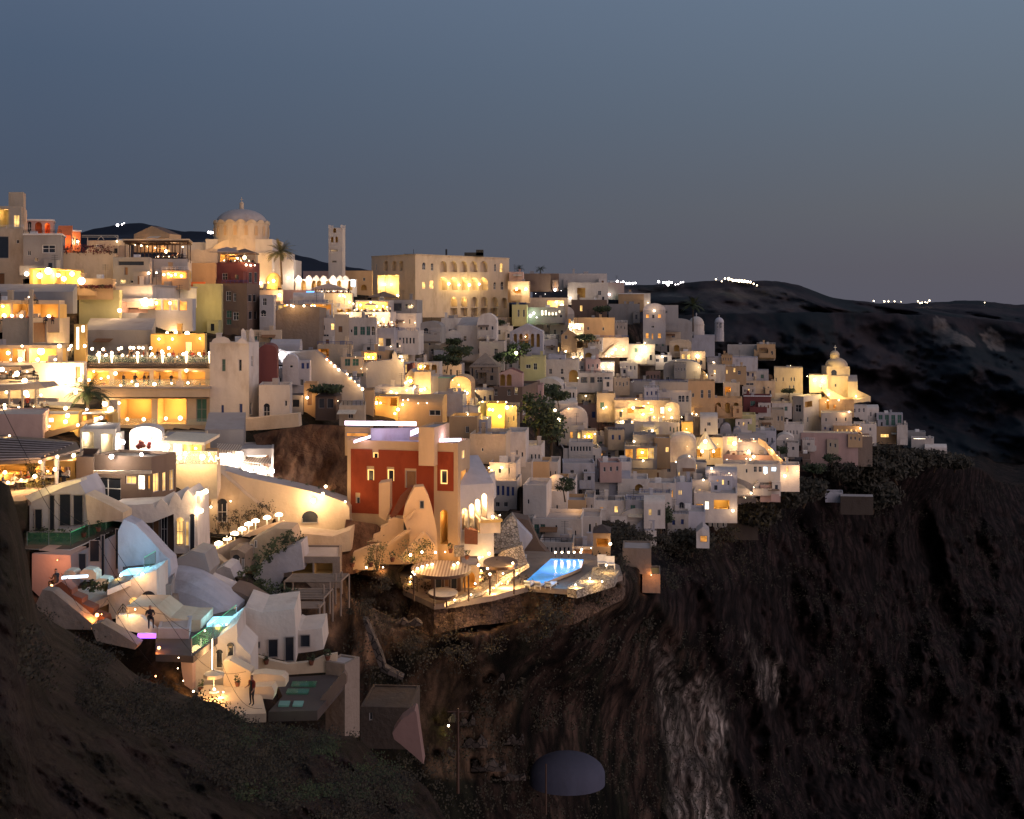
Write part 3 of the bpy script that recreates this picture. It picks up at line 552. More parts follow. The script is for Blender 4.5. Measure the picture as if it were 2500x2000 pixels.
def shrub(loc, rx, rz, label=None, mat='leaf', n=250, where=None, ry=None, name='shrub', desc='dark leafy shrub', s=None):
    o = empty(name, loc); L0 = Vector(loc); mb = MB().mat(mat); leaves(mb, L0 + Vector((0, 0, rz * .75)), rx, ry or rx, rz * .85, n, s or max(.09, rx * .12)); mb.build('foliage', o)
    mb = MB().mat('bark')
    for i in range(4): a = i * 1.6; mb.bar(L0 - Vector((0, 0, .3)), L0 + Vector((math.cos(a) * rx * .4, math.sin(a) * rx * .4, rz)), .05, 4, .015)
    mb.build('stem', o)
    if label: tag(o, label, 'shrub')
    else: later(o, desc, where, 'shrub')
    return o
def palm(loc, h, r, label, mat='palmleaf', nf=34, lean=0.0, tr=.28):
    o = empty('palm_tree', loc); L0 = Vector(loc); mb = MB().mat('bark'); pv = L0 - Vector((0, 0, .5))
    for i in range(8): q = L0 + Vector((lean * (i + 1) / 8, 0, h * (i + 1) / 8)); mb.bar(pv, q, tr * (1 - i * .04), 8, tr * (.92 - i * .045)); pv = q
    mb.build('trunk', o); mb = MB().mat(mat); T = pv
    for i in range(nf):
        az = i * 2.399 + U(-.2, .2); el = U(.05, 1.35); ln = r * U(.85, 1.15); p = T.copy(); d = Vector((math.cos(az) * math.cos(el), math.sin(az) * math.cos(el), math.sin(el))); K = 9
        for k in range(K):
            q = p + d * ln / K; d = (d + Vector((0, 0, -.17))).normalized(); sd = d.cross(Vector((0, 0, 1))); sd = sd.normalized() if sd.length > .01 else Vector((1, 0, 0)); w = r * .17 * math.sin(math.pi * (k + .7) / (K + .6))
            for sg in (-1, 1):
                for j in (0, .5):
                    b0 = p.lerp(q, j); mb.poly([b0, b0 + d * ln / K * .45, b0 + sd * sg * w + d * w * .7 - Vector((0, 0, w * .25))])
            p = q
    mb.build('crown', o); tag(o, label, 'palm tree'); return o
def hedge(pts, w, h, label, mat='leaf', dens=40, s=.14, name='hedge', kind=None):
    mb = MB().mat(mat)
    for p, q in zip(pts, pts[1:]):
        p, q = Vector(p), Vector(q); n = max(2, int((q - p).length / (w * .6)))
        for i in range(n): leaves(mb, p.lerp(q, (i + .5) / n) + Vector((0, 0, h * .5)), w * .62, w * .62, h * .55, dens, s)
    o = mb.build(name, loc=pts[0]); tag(o, label, 'hedge'); return o
def terrace(inf, where, nt=4, ns=2, b0=.8, b1=2.6, cloth='cloth_white', candle=True, glob=0, gr=.16, gp=25, chairs=True, a0=.05, a1=.95, um=0, umat='canvas', par=None, m='bulb'):
    """diners, tables, chairs and lamps standing on a flat roof"""
    L_, u, v, z = inf['L'], inf['u'], inf['v'], inf['zt'] - (.5 if par is None else par); vl = max(v.length, .1); ang = math.atan2(u.y, u.x)
    for i in range(nt):
        f = a0 + (a1 - a0) * (i + U(.35, .65)) / nt; p = up(L_ + u * f + v / vl * U(b0, b1), z)
        o = put('table', mk_table(cloth=cloth), p, ang + U(-.1, .1)); later(o, 'small clothed dining table', where, 'table')
        for sg in (-1, 1):
            q = p + Vector((math.cos(ang), math.sin(ang), 0)) * sg * .72; rz = ang + (math.pi / 2 if sg < 0 else -math.pi / 2) - math.pi
            if chairs: later(put('chair', mk_chair(), q, rz + math.pi), 'dark wooden chair', where, 'chair')
            if R() < .8: person(q, rz + math.pi, where, 'sit')
        if candle: globe(p + Vector((0, 0, .9)), .09, where, 'bulb', 6, desc='small table lamp', name='table_lamp')
    for i in range(ns): person(up(L_ + u * U(a0, a1) + v / vl * U(b0, b1 + .5), z), U(0, 6), where, 'stand')
    for i in range(glob): f = (i + .5) / glob; p = up(L_ + u * f + v / vl * .3, z + 1.25); globe(p, gr, where, m, gp, stem=1.25, desc='globe lamp on a thin post', name='globe_lamp')
    for i in range(um): f = (i + .5) / um; umbrella(up(L_ + u * f + v / vl * 1.8, z), 1.3, 2.2, where, umat)
# ================================================================== upper left terraces of the town
T = B('pale stair tower block topping the buildings at the upper left edge', (21, 57), (469, 520), 192, 6, 4, 'cream', par=.3)
B('lit balcony storey under the pale stair tower block', (-70, 52), (503, 575), 190, 6, 9, 'cream', [(8, 532, 26, 46, 'o'), (40, 540, 14, 30, 'l')], inner='yellow', lp=70)
B('tall peach wall house with a large grey shutter at the left edge', (-70, 57), (558, 702), 184, 5, 9, 'cream', [(6, 604, 30, 54, 'b'), (43, 590, 7, 9, 'w'), (4, 684, 14, 34, 'd')])
B('pink arcaded loggia house beside the pale stair tower', (54, 130), (536, 575), 205, -12, 7, 'pink', [(72, 556, 10, 30, 'a'), (94, 556, 17, 28, 'K'), (116, 557, 13, 26, 'O')], inner='orange', lp=60, cor='whitepaint')
B('grey cement house with a wide double window', (57, 149), (570, 662), 182, 2, 8, 'grey', [(119, 608, 32, 20, 'w'), (71, 618, 8, 12, 'w'), (88, 634, 9, 9, 'w')], cor='whitepaint')
B('bright orange house with white edging and small arches', (150, 174, 197), (561, 612), 208, 25, 6, 'orange', [(178, 588, 9, 20, 'a'), (189, 590, 8, 18, 'a')], cor='whitepaint')
B('low orange annex stepping down from the bright orange house', (138, 173), (575, 612), 203, 0, 4, 'orange', roof='slant', rise=2.0, rmat='orange')
B('long low cream roof house behind the dark red hedge terrace', (212, 312), (587, 622), 212, 2, 8, 'cream', [(242, 600, 16, 6, 'w')])
I = B('stained white retaining house under the dark red hedge', (148, 277), (617, 708), 186, 2, 10, 'cream', [], rmat='paving'); UP1 = I
B('grey service house with a dark louvre row', (276, 366), (628, 700), 184, 3, 8, 'grey', [(320, 643, 64, 12, 'b'), (308, 662, 8, 20, 'd'), (300, 688, 16, 10, 'w'), (325, 688, 14, 8, 'w')])
B('brown house with a ridged roof against the dark hill', (327, 414, 442), (571, 600), 226, 12, 8, 'tan', roof='gable', rise=1.6, rmat='brown')
PG = B('white base of the pergola bar with diamond relief', (362, 458), (632, 690), 192, 2, 12, 'white', [], rmat='paving')
B('lit cave room under the pergola bar', (395, 461), (660, 690), 188, 2, 5, 'tan', [(432, 672, 46, 16, 'o')], par=.1, lp=50)
B('long white terrace house with the slatted corner rail', (278, 372, 480), (695, 733), 178, 4, 9, 'white', [], cor='frame')
RB = B('restaurant storey with orange curtains behind glass', (293, 470), (729, 790), 176, 3, 8, 'greyblue', [(330, 746, 62, 36, 'o'), (385, 745, 16, 26, 'g'), (405, 745, 16, 26, 'g'), (425, 745, 18, 26, 'l'), (447, 746, 20, 26, 'g'), (385, 768, 50, 14, 'w'), (432, 766, 24, 14, 'D')], inner='pink', lp=60)
B('grey green windowless block beside the orange curtain restaurant', (193, 292), (708, 812), 172, 1, 8, 'yellow', [])
AP = B('orange plastered side of the maroon flats', (459, 526), (642, 700), 203, 3, 7, 'orange', [])
for k_ in AP['root'].children: k_.data.materials.clear(); k_.data.materials.append(M['tan'])
B('mustard yellow blank wall house below the orange plastered side', (471, 541), (693, 812), 199, 3, 8, 'yellow', [])
MR = B('maroon top storey flats with dark balcony doors', (526, 603, 634), (640, 694), 206, 8, 9, 'maroon', [(549, 676, 13, 18, 'w'), (585, 680, 24, 24, 'b'), (612, 678, 9, 26, 'b'), (625, 678, 8, 26, 'b')], rmat='paving')
B('brown grey flats with planted balconies under the maroon storey', (541, 603, 634), (692, 812), 203, 8, 9, 'brown', [(558, 723, 12, 24, 'w'), (573, 726, 7, 20, 'w'), (559, 767, 13, 18, 's'), (576, 772, 14, 20, 'w'), (559, 786, 12, 14, 's'), (611, 728, 9, 18, 'b'), (622, 728, 8, 18, 'b'), (612, 770, 9, 20, 'b'), (624, 770, 7, 20, 'b')])
B('narrow white house with a round window beside the brown grey flats', (634, 668), (720, 812), 205, 4, 8, 'greyblue', [(646, 737, 10, 18, 'w'), (643, 765, 14, 16, 'a')], par=.4)
# left restaurants
B('sloping grey roof house above the left cliff restaurant', (-60, 178), (712, 745), 160, 3, 7, 'grey', [], roof='slant', rise=1.2, rmat='roofing')
LR = B('open restaurant storey with diners at the left edge', (-70, 145), (733, 790), 152, 3, 9, 'cream', [(-4, 757, 60, 40, 'o'), (50, 757, 38, 40, 'o'), (110, 760, 64, 34, 'o')], lp=60, inner='ochre')
B('cream lower wall house with a brown door gate under the left restaurant', (6, 72, 170), (776, 868), 147, 3, 6, 'cream', [(97, 812, 34, 52, 'd')])
B('white chimney tower beside the left restaurant', (71, 80), (706, 850), 146, 0, 1, 'cream', [], name='chimney_tower', cat='chimney', par=.1)
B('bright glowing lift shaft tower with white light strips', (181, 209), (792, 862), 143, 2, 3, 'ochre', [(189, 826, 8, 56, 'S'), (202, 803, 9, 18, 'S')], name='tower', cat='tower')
L2 = B('yellow lit restaurant hall with a white screen', (-70, 150), (843, 895), 138, 3, 9, 'cream', [(0, 870, 50, 38, 'o'), (48, 870, 34, 38, 'o'), (105, 870, 66, 38, 'o')], lp=80, par=.2)
B('overexposed cream wall with a hung lizard sculpture', (-70, 205), (886, 985), 136, 3, 4, 'white', [(190, 915, 12, 40, 'd')], par=.1)
T1 = B('crowded upper terrace block of the big yellow restaurant', (206, 512), (886, 908), 150, 1, 10, 'cream', [], rmat='paving', par=.15, found=0)
B('amber back wall house with spot lamps behind the crowded terrace', (368, 500), (816, 890), 161, 2, 5, 'ochre', [(460, 850, 16, 30, 'l')], par=.2)
B('grey angular roof house behind the crowded terrace', (206, 372), (806, 872), 163, 2, 7, 'grey', [], roof='slant', rise=1.6, rmat='roofing')
B('golden middle dining hall of the big yellow restaurant', (206, 512), (900, 945), 149, 1, 8, 'cream', [(240, 925, 52, 38, 'o'), (322, 924, 86, 38, 'o'), (405, 924, 60, 38, 'o'), (472, 924, 58, 38, 'o')], lp=130, par=.1)
B('curved cream balcony band of the big yellow restaurant', (210, 512), (944, 970), 146, 1, 3, 'cream', [], par=.5, found=0, cor='frame')
B('golden lower dining hall with picture frames', (250, 512), (972, 1045), 147.5, 1, 7, 'cream', [(332, 1006, 76, 62, 'o'), (420, 1004, 70, 62, 'o'), (492, 1002, 26, 58, 's')], lp=150, par=.1)
B('white glowing pillar house beside the golden lower hall', (266, 286), (980, 1045), 143, 0, 2, 'white', [], par=.1, name='pillar', cat='pillar')
# wavy white house with blue doors
WH = B('tall white house with wavy parapets and blue doors', (512, 608, 632), (836, 1025), 146, 10, 7, 'white', [(546, 892, 9, 30, 's'), (586, 892, 8, 29, 'w'), (543, 1005, 7, 32, 'D'), (588, 1002, 8, 32, 'D'), (616, 882, 5, 26, 'w'), (613, 998, 6, 30, 'w')], par=.1)
for pts in ([(515, 838), (520, 828), (532, 823), (547, 822), (558, 827), (566, 838)], [(577, 838), (582, 830), (590, 824), (599, 830), (607, 840)]): EXT('parapet', '', '', pts, 145.9, .35, 'white', 10, 608, root=WH['root'])
for x in (594, 614): EXT('chimney', '', '', [(x - 6, 835), (x - 5, 806), (x - 1, 802), (x + 5, 808), (x + 8, 835)], 147, .5, 'white', 10, 608, root=WH['root'])
BV = B('brown barrel vaulted chapel behind the white wavy house', (631, 676), (858, 915), 152, -4, 9, 'maroon', [(675, 880, 4, 30, 'w')], roof='vault', rise=.9)
B('white cave house with a blue arched door beside the wavy house', (632, 708), (940, 1020), 144, 3, 6, 'white', [(651, 1003, 16, 36, 'a'), (698, 985, 6, 14, 'w')])
EXT('parapet_wall', 'long beige retaining wall under the blue doors', 'wall', [(530, 1022), (610, 1022), (728, 1010), (730, 1042), (640, 1050), (535, 1055)], 141, 2, 'cream')
B('small white chapel with a curved gable on the big stair', (690, 728), (885, 920), 172, 0, 5, 'greyblue', [(711, 895, 8, 7, 'w')], roof='vault', rise=1.2)
B('tiny white house with blue window bars on the big stair', (728, 757), (882, 922), 174, 3, 4, 'greyblue', [(739, 896, 8, 20, 'D'), (751, 896, 7, 20, 'D')])
B('rusty orange door hut in front of the big stair', (742, 775), (935, 1000), 158, 2, 4, 'tan', [(756, 970, 12, 40, 'd')])
B('dark timber kiosk under the bushy roof by the big stair', (770, 820), (968, 1005), 156, 3, 4, 'brown', [(785, 985, 14, 24, 'b'), (806, 985, 16, 24, 'b')], roof='hip', rise=.8, rmat='darkroof')
B('grey shed beside the timber kiosk', (707, 740), (965, 1010), 157, 3, 4, 'grey', [(722, 985, 18, 20, 'b')], rmat='darkroof')
B('cream house with a small dark window above the purple lit roof', (828, 890), (990, 1040), 150, 2, 6, 'cream', [(856, 1016, 12, 12, 'w')])
# row above the stair
BW = EXT('blank_house', 'huge blank olive wall of the building beside the big stair', 'house', [(670, 812), (672, 760), (710, 742), (780, 752), (780, 862), (770, 870), (690, 862)], 212, 8, 'stone')
SW = EXT('stair_wall', 'big grey sloping stair wall with a row of round lamps', 'wall', [(660, 845), (700, 858), (770, 855), (885, 948), (890, 1000), (820, 1000), (730, 945)], 178, 3, 'grey', 4)
lamps('along the orange stair rail', [(x, y, .2, 25) for x, y in ((798, 878), (808, 886), (817, 894), (827, 903), (847, 914), (857, 923), (866, 932), (876, 941), (885, 950))], m='bulb', off=.1)
mbx = MB().mat('orange'); q0, q1 = W(795, 874, 177.6), W(890, 950, 184.4); mbx.bar(q0, q1, .12, 4); tag(mbx.build('handrail', loc=q0), 'orange lit rail edge running down the big stair', 'railing')
HB = EXT('house', 'big white blank side of a house with a bell gable', 'house', [(868, 900), (900, 885), (940, 880), (957, 878), (958, 866), (963, 856), (969, 866), (972, 878), (985, 880), (988, 940), (885, 948)], 205, 9, 'white', 6)
stick(HB, 963, 868, 6, 9, 'a', 205, 6, 925)
def HB_(*a, **k): return B(*a, **k)
B('orange lit loft house with a hipped roof by the dome hut', (675, 740), (742, 772), 224, 4, 6, 'white', [(684, 755, 12, 20, 'l'), (700, 756, 14, 24, 'o'), (722, 756, 26, 24, 'o')], par=.2, lp=60)
B('orange lit veranda house with a small grey dome', (740, 812), (740, 775), 222, 3, 6, 'white', [(752, 756, 14, 26, 'o'), (785, 756, 46, 26, 'o')], par=.2, lp=70)
B('grey domed hut roof above the orange lit veranda', (715, 790), (726, 742), 227, 3, 6, 'white', [], roof='vaultx', rise=1.0)
B('cream cube house with one brown window', (816, 850), (768, 832), 219, 3, 6, 'cream', [(831, 804, 10, 15, 'd')])
B('white house with paired dark windows and a roof hedge', (756, 817), (776, 845), 217, 3, 7, 'white', [(770, 800, 6, 12, 'w'), (790, 800, 6, 12, 'w'), (812, 798, 8, 16, 'l'), (765, 818, 7, 12, 'w'), (778, 818, 9, 12, 'w'), (796, 822, 14, 12, 'w')])
B('bluish white house with tall green windows', (852, 918), (776, 868), 222, 4, 7, 'white', [(868, 808, 9, 22, 's'), (885, 808, 12, 20, 's'), (899, 808, 9, 22, 's'), (911, 808, 9, 22, 'a'), (858, 808, 5, 8, 'w')])
B('yellow lit cave terrace under the white house with green windows', (775, 860), (842, 890), 206, 3, 6, 'cream', [(790, 862, 26, 20, 'o')], lp=60, par=.3)
B('mint green niche house above the stair lamps', (832, 885), (872, 895), 200, 3, 5, 'cream', [(848, 885, 14, 18, 's'), (868, 885, 16, 18, 's')], par=.2)
B('warm lit snack house with a blue white wall behind a thin cross', (882, 950), (858, 882), 208, 3, 6, 'tan', [(905, 870, 30, 16, 'o'), (926, 872, 10, 10, 'w')], lp=80, par=.2)
TR1 = B('long overexposed restaurant terrace left of the big hotel', (852, 952), (762, 790), 232, 3, 8, 'white', [], par=.2, rmat='paving')
B('glowing restaurant room of the long overexposed terrace', (866, 950), (733, 766), 240, 3, 8, 'white', [(908, 747, 76, 20, 'o')], par=.1, lp=260, lcol=(1, .8, .5))
B('small lit stall house by the dark red crowd', (815, 868), (750, 772), 234, 3, 6, 'white', [(830, 760, 14, 12, 'o'), (850, 760, 14, 12, 'o')], par=.2, lp=120, lcol=(1, .75, .5))
B('grey house with dark panes below the hotel corner', (952, 1018), (732, 775), 246, 4, 8, 'grey', [(970, 750, 22, 20, 'b'), (1000, 748, 22, 12, 'b')])
B('white house with a planted terrace and tiny lamps', (950, 1016), (765, 812), 240, 4, 8, 'white', [(969, 785, 4, 12, 'w'), (1000, 785, 4, 12, 'w')])
B('white row house with six narrow dark windows', (960, 1022), (808, 852), 232, 4, 7, 'white', rw(968, 1010, 6, 832, 5, 15, 'w'))
TR2 = B('dark balcony bar with strung lamps and diners', (918, 962), (800, 872), 228, 4, 8, 'greyblue', [(930, 835, 12, 20, 'l'), (948, 836, 14, 20, 'b')], rmat='paving')
B('grey vaulted hall with a round dark door', (1020, 1078), (800, 825), 246, 3, 8, 'grey', [(1040, 806, 12, 18, 'a')], roof='vault', rise=1.4)
B('white corner house with a square shuttered window', (1077, 1118), (777, 850), 258, 4, 9, 'white', [(1099, 811, 8, 14, 'w'), (1060, 830, 4, 5, 'w')])
B('long white gabled house with upper row windows', (1115, 1205), (795, 872), 256, 5, 10, 'white', [(1135, 827, 8, 13, 'w'), (1173, 824, 6, 10, 'w'), (1188, 824, 6, 10, 'w'), (1196, 823, 6, 10, 'w'), (1135, 858, 7, 13, 'w'), (1172, 857, 9, 12, 'd')], roof='slant', rise=1.8)
B('white annex with one dark square window by the tall poplar', (1170, 1231), (834, 892), 250, 4, 7, 'white', [(1211, 858, 9, 14, 'w')])
B('bluish columned museum with a low pediment', (1245, 1325), (810, 855), 272, 4, 9, 'greyblue', [(1258, 833, 8, 36, 'K'), (1272, 833, 8, 36, 'K'), (1286, 833, 8, 36, 'K'), (1300, 833, 8, 36, 'K'), (1314, 833, 8, 36, 'K')], roof='gable', rise=1.9, rmat='greyblue')
B('brown hipped pavilion with dark pilasters', (1147, 1216), (896, 930), 232, 4, 7, 'stone', [(1153, 912, 5, 28, 'b'), (1164, 914, 8, 24, 'w'), (1175, 912, 5, 28, 'b'), (1188, 914, 8, 22, 'w'), (1202, 912, 5, 28, 'b')], roof='hip', rise=2.8, rmat='stone')
B('white bridge house with three round arches', (1005, 1073), (885, 925), 226, 3, 5, 'white', [(1027, 898, 14, 22, 'O'), (1043, 898, 12, 22, 'O'), (1060, 900, 13, 22, 'K')], lp=60, par=.5)
B('dark red kiosk beside the bell gable', (978, 1006), (888, 912), 222, 3, 4, 'maroon', [(991, 900, 5, 20, 'l')])
B('brown masonry mansion with arched gothic windows', (1205, 1275, 1318), (945, 1025), 212, 12, 8, 'brown', [(1211, 958, 8, 16, 'a'), (1243, 958, 8, 16, 'a'), (1260, 955, 8, 18, 'w'), (1213, 1000, 9, 28, 'w'), (1233, 998, 9, 26, 'w'), (1280, 1000, 8, 24, 'w'), (1296, 1000, 9, 24, 'd')], rmat='darkroof')
B('ruined red gable with twin arched windows', (1219, 1275), (912, 948), 216, 4, 5, 'pink', [(1227, 928, 12, 28, 'K'), (1243, 928, 12, 28, 'K')], roof='gable', rise=.9, rmat='maroon')
B('lime lit house with a dark balcony by the street lamp', (1270, 1330), (870, 918), 252, 4, 7, 'yellow', [(1307, 895, 9, 16, 'w'), (1290, 895, 12, 10, 'w')])
B('white two storey house with four dark windows and an arch door', (1318, 1412), (878, 950), 262, 5, 8, 'white', [(1344, 907, 7, 13, 'w'), (1372, 907, 7, 13, 'w'), (1333, 930, 6, 12, 'a'), (1345, 932, 7, 20, 'w'), (1373, 927, 8, 14, 'w'), (1400, 918, 22, 30, 'K')])
VR = B('veranda house with five wide dark bays', (1412, 1497), (911, 946), 262, 4, 7, 'white', [(1426, 928, 17, 15, 'b'), (1446, 928, 12, 15, 'b'), (1464, 927, 14, 14, 'w'), (1482, 927, 14, 14, 'w')], rmat='paving')
B('pinkish terrace house behind three round lamps', (1408, 1500), (884, 915), 272, 4, 6, 'white', [(1421, 897, 5, 8, 'w')])
B('white block with a strip of five dark windows', (1357, 1408), (950, 988), 248, 4, 6, 'white', rw(1370, 1400, 5, 965, 5, 14, 'w'))
B('massive grey stone cube on a rocky knob', (1560, 1692), (885, 940), 300, 4, 10, 'stone', [(1660, 925, 7, 12, 'w'), (1675, 926, 7, 12, 'w')])
B('low ruined dark stone house on the knob', (1498, 1562), (888, 918), 296, 4, 7, 'brown', [])
B('grey vaulted stone hall at the end of the knob', (1620, 1712), (895, 938), 292, 4, 8, 'grey', [(1655, 922, 8, 12, 'w'), (1630, 925, 8, 10, 'w')], roof='vault', rise=1.6)
B('broad grey cement wall house below the knob', (1420, 1545), (935, 972), 268, 4, 7, 'grey', [(1440, 955, 8, 4, 'w')])
B('long grey cement house under the knob', (1543, 1680), (933, 978), 272, 4, 7, 'grey', [(1565, 960, 10, 8, 'w')])
B('brown orange cube house with two upper windows', (1679, 1745), (931, 1003), 276, 5, 8, 'tan', [(1692, 965, 6, 10, 'w'), (1714, 962, 7, 20, 'w'), (1732, 962, 7, 20, 'w')])
B('white house with a grouped triple window', (1585, 1688), (958, 1003), 262, 5, 6, 'white', [(1660, 974, 8, 16, 'a'), (1668, 974, 7, 16, 'a'), (1678, 974, 7, 16, 'a')])
B('amber lit sloping roof house left of the golden terrace', (1457, 1502), (960, 1018), 256, 3, 6, 'cream', [(1470, 990, 10, 16, 's')])
GT = B('golden lit terrace house with a crowd and white glare', (1500, 1640), (978, 1022), 254, 4, 7, 'cream', [(1578, 1000, 34, 18, 'o'), (1494, 1002, 12, 16, 'w'), (1508, 1003, 14, 16, 'd'), (1617, 1002, 10, 16, 'S'), (1540, 1003, 16, 12, 'o')], lp=330, lcol=(1, .75, .4), rmat='paving')
B('amber dome room at the end of the golden terrace', (1622, 1660), (995, 1022), 252, 4, 5, 'cream', [], roof='vault', rise=1.2)
B('arcaded brown house with four round arches', (1720, 1812), (972, 1010), 282, 5, 6, 'tan', [(1728, 996, 11, 24, 'K'), (1754, 996, 12, 26, 'K'), (1776, 996, 12, 26, 'K'), (1797, 996, 12, 26, 'K')])
B('small glowing porch house above the brown arcade', (1766, 1806), (935, 965), 292, 4, 5, 'cream', [(1777, 955, 14, 20, 'o')], lp=120)
B('dark red walled courtyard house', (1815, 1882), (966, 1000), 300, 5, 6, 'maroon', [(1838, 985, 12, 12, 's')], cor='whitepaint')
# ---- ridge row, centre to right
B('pink cube house right behind the big hotel', (1243, 1277), (664, 692), 322, 3, 6, 'pink')
B('salmon lit cube house beside the big hotel', (1240, 1292), (687, 728), 310, 3, 7, 'tan', [(1262, 712, 20, 10, 'o')], lp=120)
B('dark flat roofed house on the ridge with two palms behind', (1277, 1364), (668, 702), 330, 3, 8, 'brown')
B('upper white house on the ridge with a water heater', (1362, 1482), (668, 698), 344, 4, 8, 'white', [(1382, 690, 6, 10, 'w')])
B('white ridge house with a shaded square loggia', (1386, 1485), (690, 735), 334, 4, 8, 'white', [(1419, 715, 20, 24, 'k'), (1464, 716, 8, 12, 'w')])
TR3 = B('white lit roof bar with four bright lamps', (1284, 1386), (727, 760), 318, 3, 9, 'cream', [(1356, 742, 40, 16, 'o')], rmat='paving', lp=260)
B('shop storey with a strip of lit display windows', (1286, 1380), (750, 782), 312, 3, 5, 'grey', rw(1324, 1366, 6, 764, 5, 12, 'S'))
B('green lit small house below the salmon cube', (1250, 1286), (744, 786), 306, 3, 6, 'yellow', [(1266, 765, 5, 18, 'w'), (1279, 765, 4, 18, 'w')])
B('dark stone house with one tall lit window', (1395, 1482), (732, 776), 324, 4, 8, 'brown', [(1419, 753, 6, 14, 'l')], rmat='darkroof')
B('grey ridge house with a mint lamp', (1484, 1524), (690, 722), 346, 4, 6, 'pink')
B('brown ridge house above the arched gable house', (1510, 1572), (716, 752), 342, 5, 6, 'tan', cor='whitepaint')
B('white narrow end house of the ridge', (1568, 1588), (716, 752), 342, 4, 6, 'white')
B('pale shed roofs under the brown ridge house', (1486, 1562), (742, 782), 332, 4, 7, 'grey', [(1556, 764, 7, 6, 'w')])
B('long tan wall house with tiny square windows', (1400, 1500, 1562), (776, 842), 306, 6, 9, 'tan', [(1436, 802, 5, 8, 'w'), (1473, 803, 5, 8, 'w'), (1519, 819, 6, 8, 's'), (1541, 819, 6, 8, 's')])
B('arched gable house with orange lit window pairs', (1570, 1625), (757, 830), 318, 4, 8, 'greyblue', [(1581, 772, 8, 9, 'g'), (1595, 773, 6, 9, 'b'), (1610, 772, 8, 9, 'g'), (1594, 798, 8, 6, 'w'), (1580, 820, 7, 13, 'g'), (1593, 822, 4, 15, 'g'), (1610, 820, 8, 12, 'g')], roof='vault', rise=1.9, rmat='greyblue')
B('grey stepped house right of the arched gable house', (1612, 1656), (745, 800), 326, 4, 7, 'grey', [(1627, 762, 5, 8, 'w')])
B('grey vaulted house beside the small domed church', (1624, 1690), (790, 830), 328, 4, 8, 'grey', [], roof='vault', rise=1.4)
B('white chapel gable house left of the glaring lamp', (1370, 1408), (818, 850), 296, 4, 6, 'tan', [(1382, 823, 7, 10, 'w')], roof='gable', rise=1.5)
B('white glaring wall house by the hillside lamp', (1388, 1425), (790, 822), 302, 3, 5, 'white', [])
WB = B('bright white cube lit by two wall lamps', (1534, 1599), (841, 882), 296, 4, 6, 'white', [(1553, 855, 8, 10, 's')])
B('roof terrace house with pergola posts under the long tan wall', (1443, 1535), (825, 862), 300, 4, 6, 'cream', [(1465, 818, 4, 8, 'w')], rmat='paving')
B('small vaulted cream roof house with two round lamps', (1425, 1462), (852, 880), 288, 3, 6, 'white', [(1437, 868, 18, 14, 'K')])
B('warm arch fronted house below the grey vaulted house', (1634, 1688), (838, 862), 312, 4, 5, 'cream', [(1652, 850, 13, 16, 'K')], roof='vault', rise=.9)
B('amber lit double arch house with a round lamp', (1660, 1722), (858, 892), 306, 4, 6, 'cream', [(1668, 872, 8, 14, 'A'), (1682, 872, 8, 14, 'A')])
B('white house with an entrance porch on the curved wall', (1600, 1640), (868, 892), 300, 4, 5, 'white', [(1605, 880, 8, 8, 'w'), (1625, 878, 10, 14, 'b')])
# ---- right group up to the lit church
B('grey nave of the small domed church', (1660, 1745), (818, 862), 352, 5, 8, 'greyblue', [(1690, 822, 8, 8, 'w')])
B('long white roof house with an orange end wall', (1776, 1892), (843, 872), 392, 5, 8, 'white')
B('orange end wall house under the far slope', (1848, 1893), (841, 868), 388, 5, 6, 'tan')
B('greenish white house with one lit window', (1728, 1771), (892, 925), 342, 5, 7, 'white', [(1745, 908, 5, 9, 'l')])
B('tan house with two small lit windows', (1771, 1822), (896, 930), 344, 5, 7, 'tan', [(1793, 904, 5, 10, 'l'), (1775, 908, 3, 10, 'l'), (1805, 910, 7, 10, 'w')])
B('long low white roof on the right shoulder of the town', (1725, 1850), (873, 898), 362, 5, 9, 'greyblue')
RT = B('large cream block with a railed white roof terrace', (1890, 1960), (898, 965), 368, 6, 9, 'cream', [(1895, 927, 3, 9, 'w'), (1912, 926, 3, 10, 'w'), (1932, 926, 3, 10, 'w'), (1939, 926, 3, 10, 'w'), (1928, 946, 4, 10, 'w'), (1938, 946, 4, 10, 'w')])
B('cream wing with two little windows left of the railed terrace', (1815, 1892), (930, 963), 360, 5, 7, 'cream', [(1865, 947, 4, 6, 'w'), (1876, 947, 4, 6, 'w'), (1830, 938, 20, 6, 'w')])
B('big grey house under the church rock with a double window', (1935, 1962, 2005), (968, 1062), 352, 42, 8, 'white', [(1949, 997, 14, 18, 'w'), (1955, 1026, 4, 7, 'w'), (1974, 987, 18, 14, 'k'), (1972, 1025, 3, 12, 'w')])
B('beige house with a yellow lit loggia under the church', (2000, 2085), (975, 1010), 358, 6, 7, 'tan', [(2021, 988, 7, 22, 'o'), (2037, 993, 5, 8, 'o')], lp=100)
B('white terrace house below the yellow loggia', (2005, 2080), (1008, 1062), 350, 6, 7, 'white', [(2017, 1025, 4, 9, 'w'), (2042, 1024, 4, 9, 'w'), (2065, 1024, 4, 9, 'w')])
B('low house with a row of small orange lit windows', (2035, 2100), (1040, 1076), 346, 6, 6, 'tan', rw(2045, 2090, 5, 1052, 4, 8, 'l') + [(2042, 1064, 8, 10, 'o')])
B('pinkish white house on the brink with two dark windows', (2085, 2140), (1035, 1080), 356, 6, 7, 'white', [(2125, 1048, 5, 8, 'w'), (2100, 1047, 8, 9, 'l')])
B('grey wing with paired slots below the double window house', (1912, 1962), (1036, 1078), 340, 6, 7, 'white', rw(1922, 1946, 4, 1056, 3, 10, 'w'))
B('house with a glass cube terrace at the end of the town', (2138, 2206), (1042, 1076), 384, 8, 7, 'tan', [(2160, 1064, 20, 8, 'l')], rmat='paving')
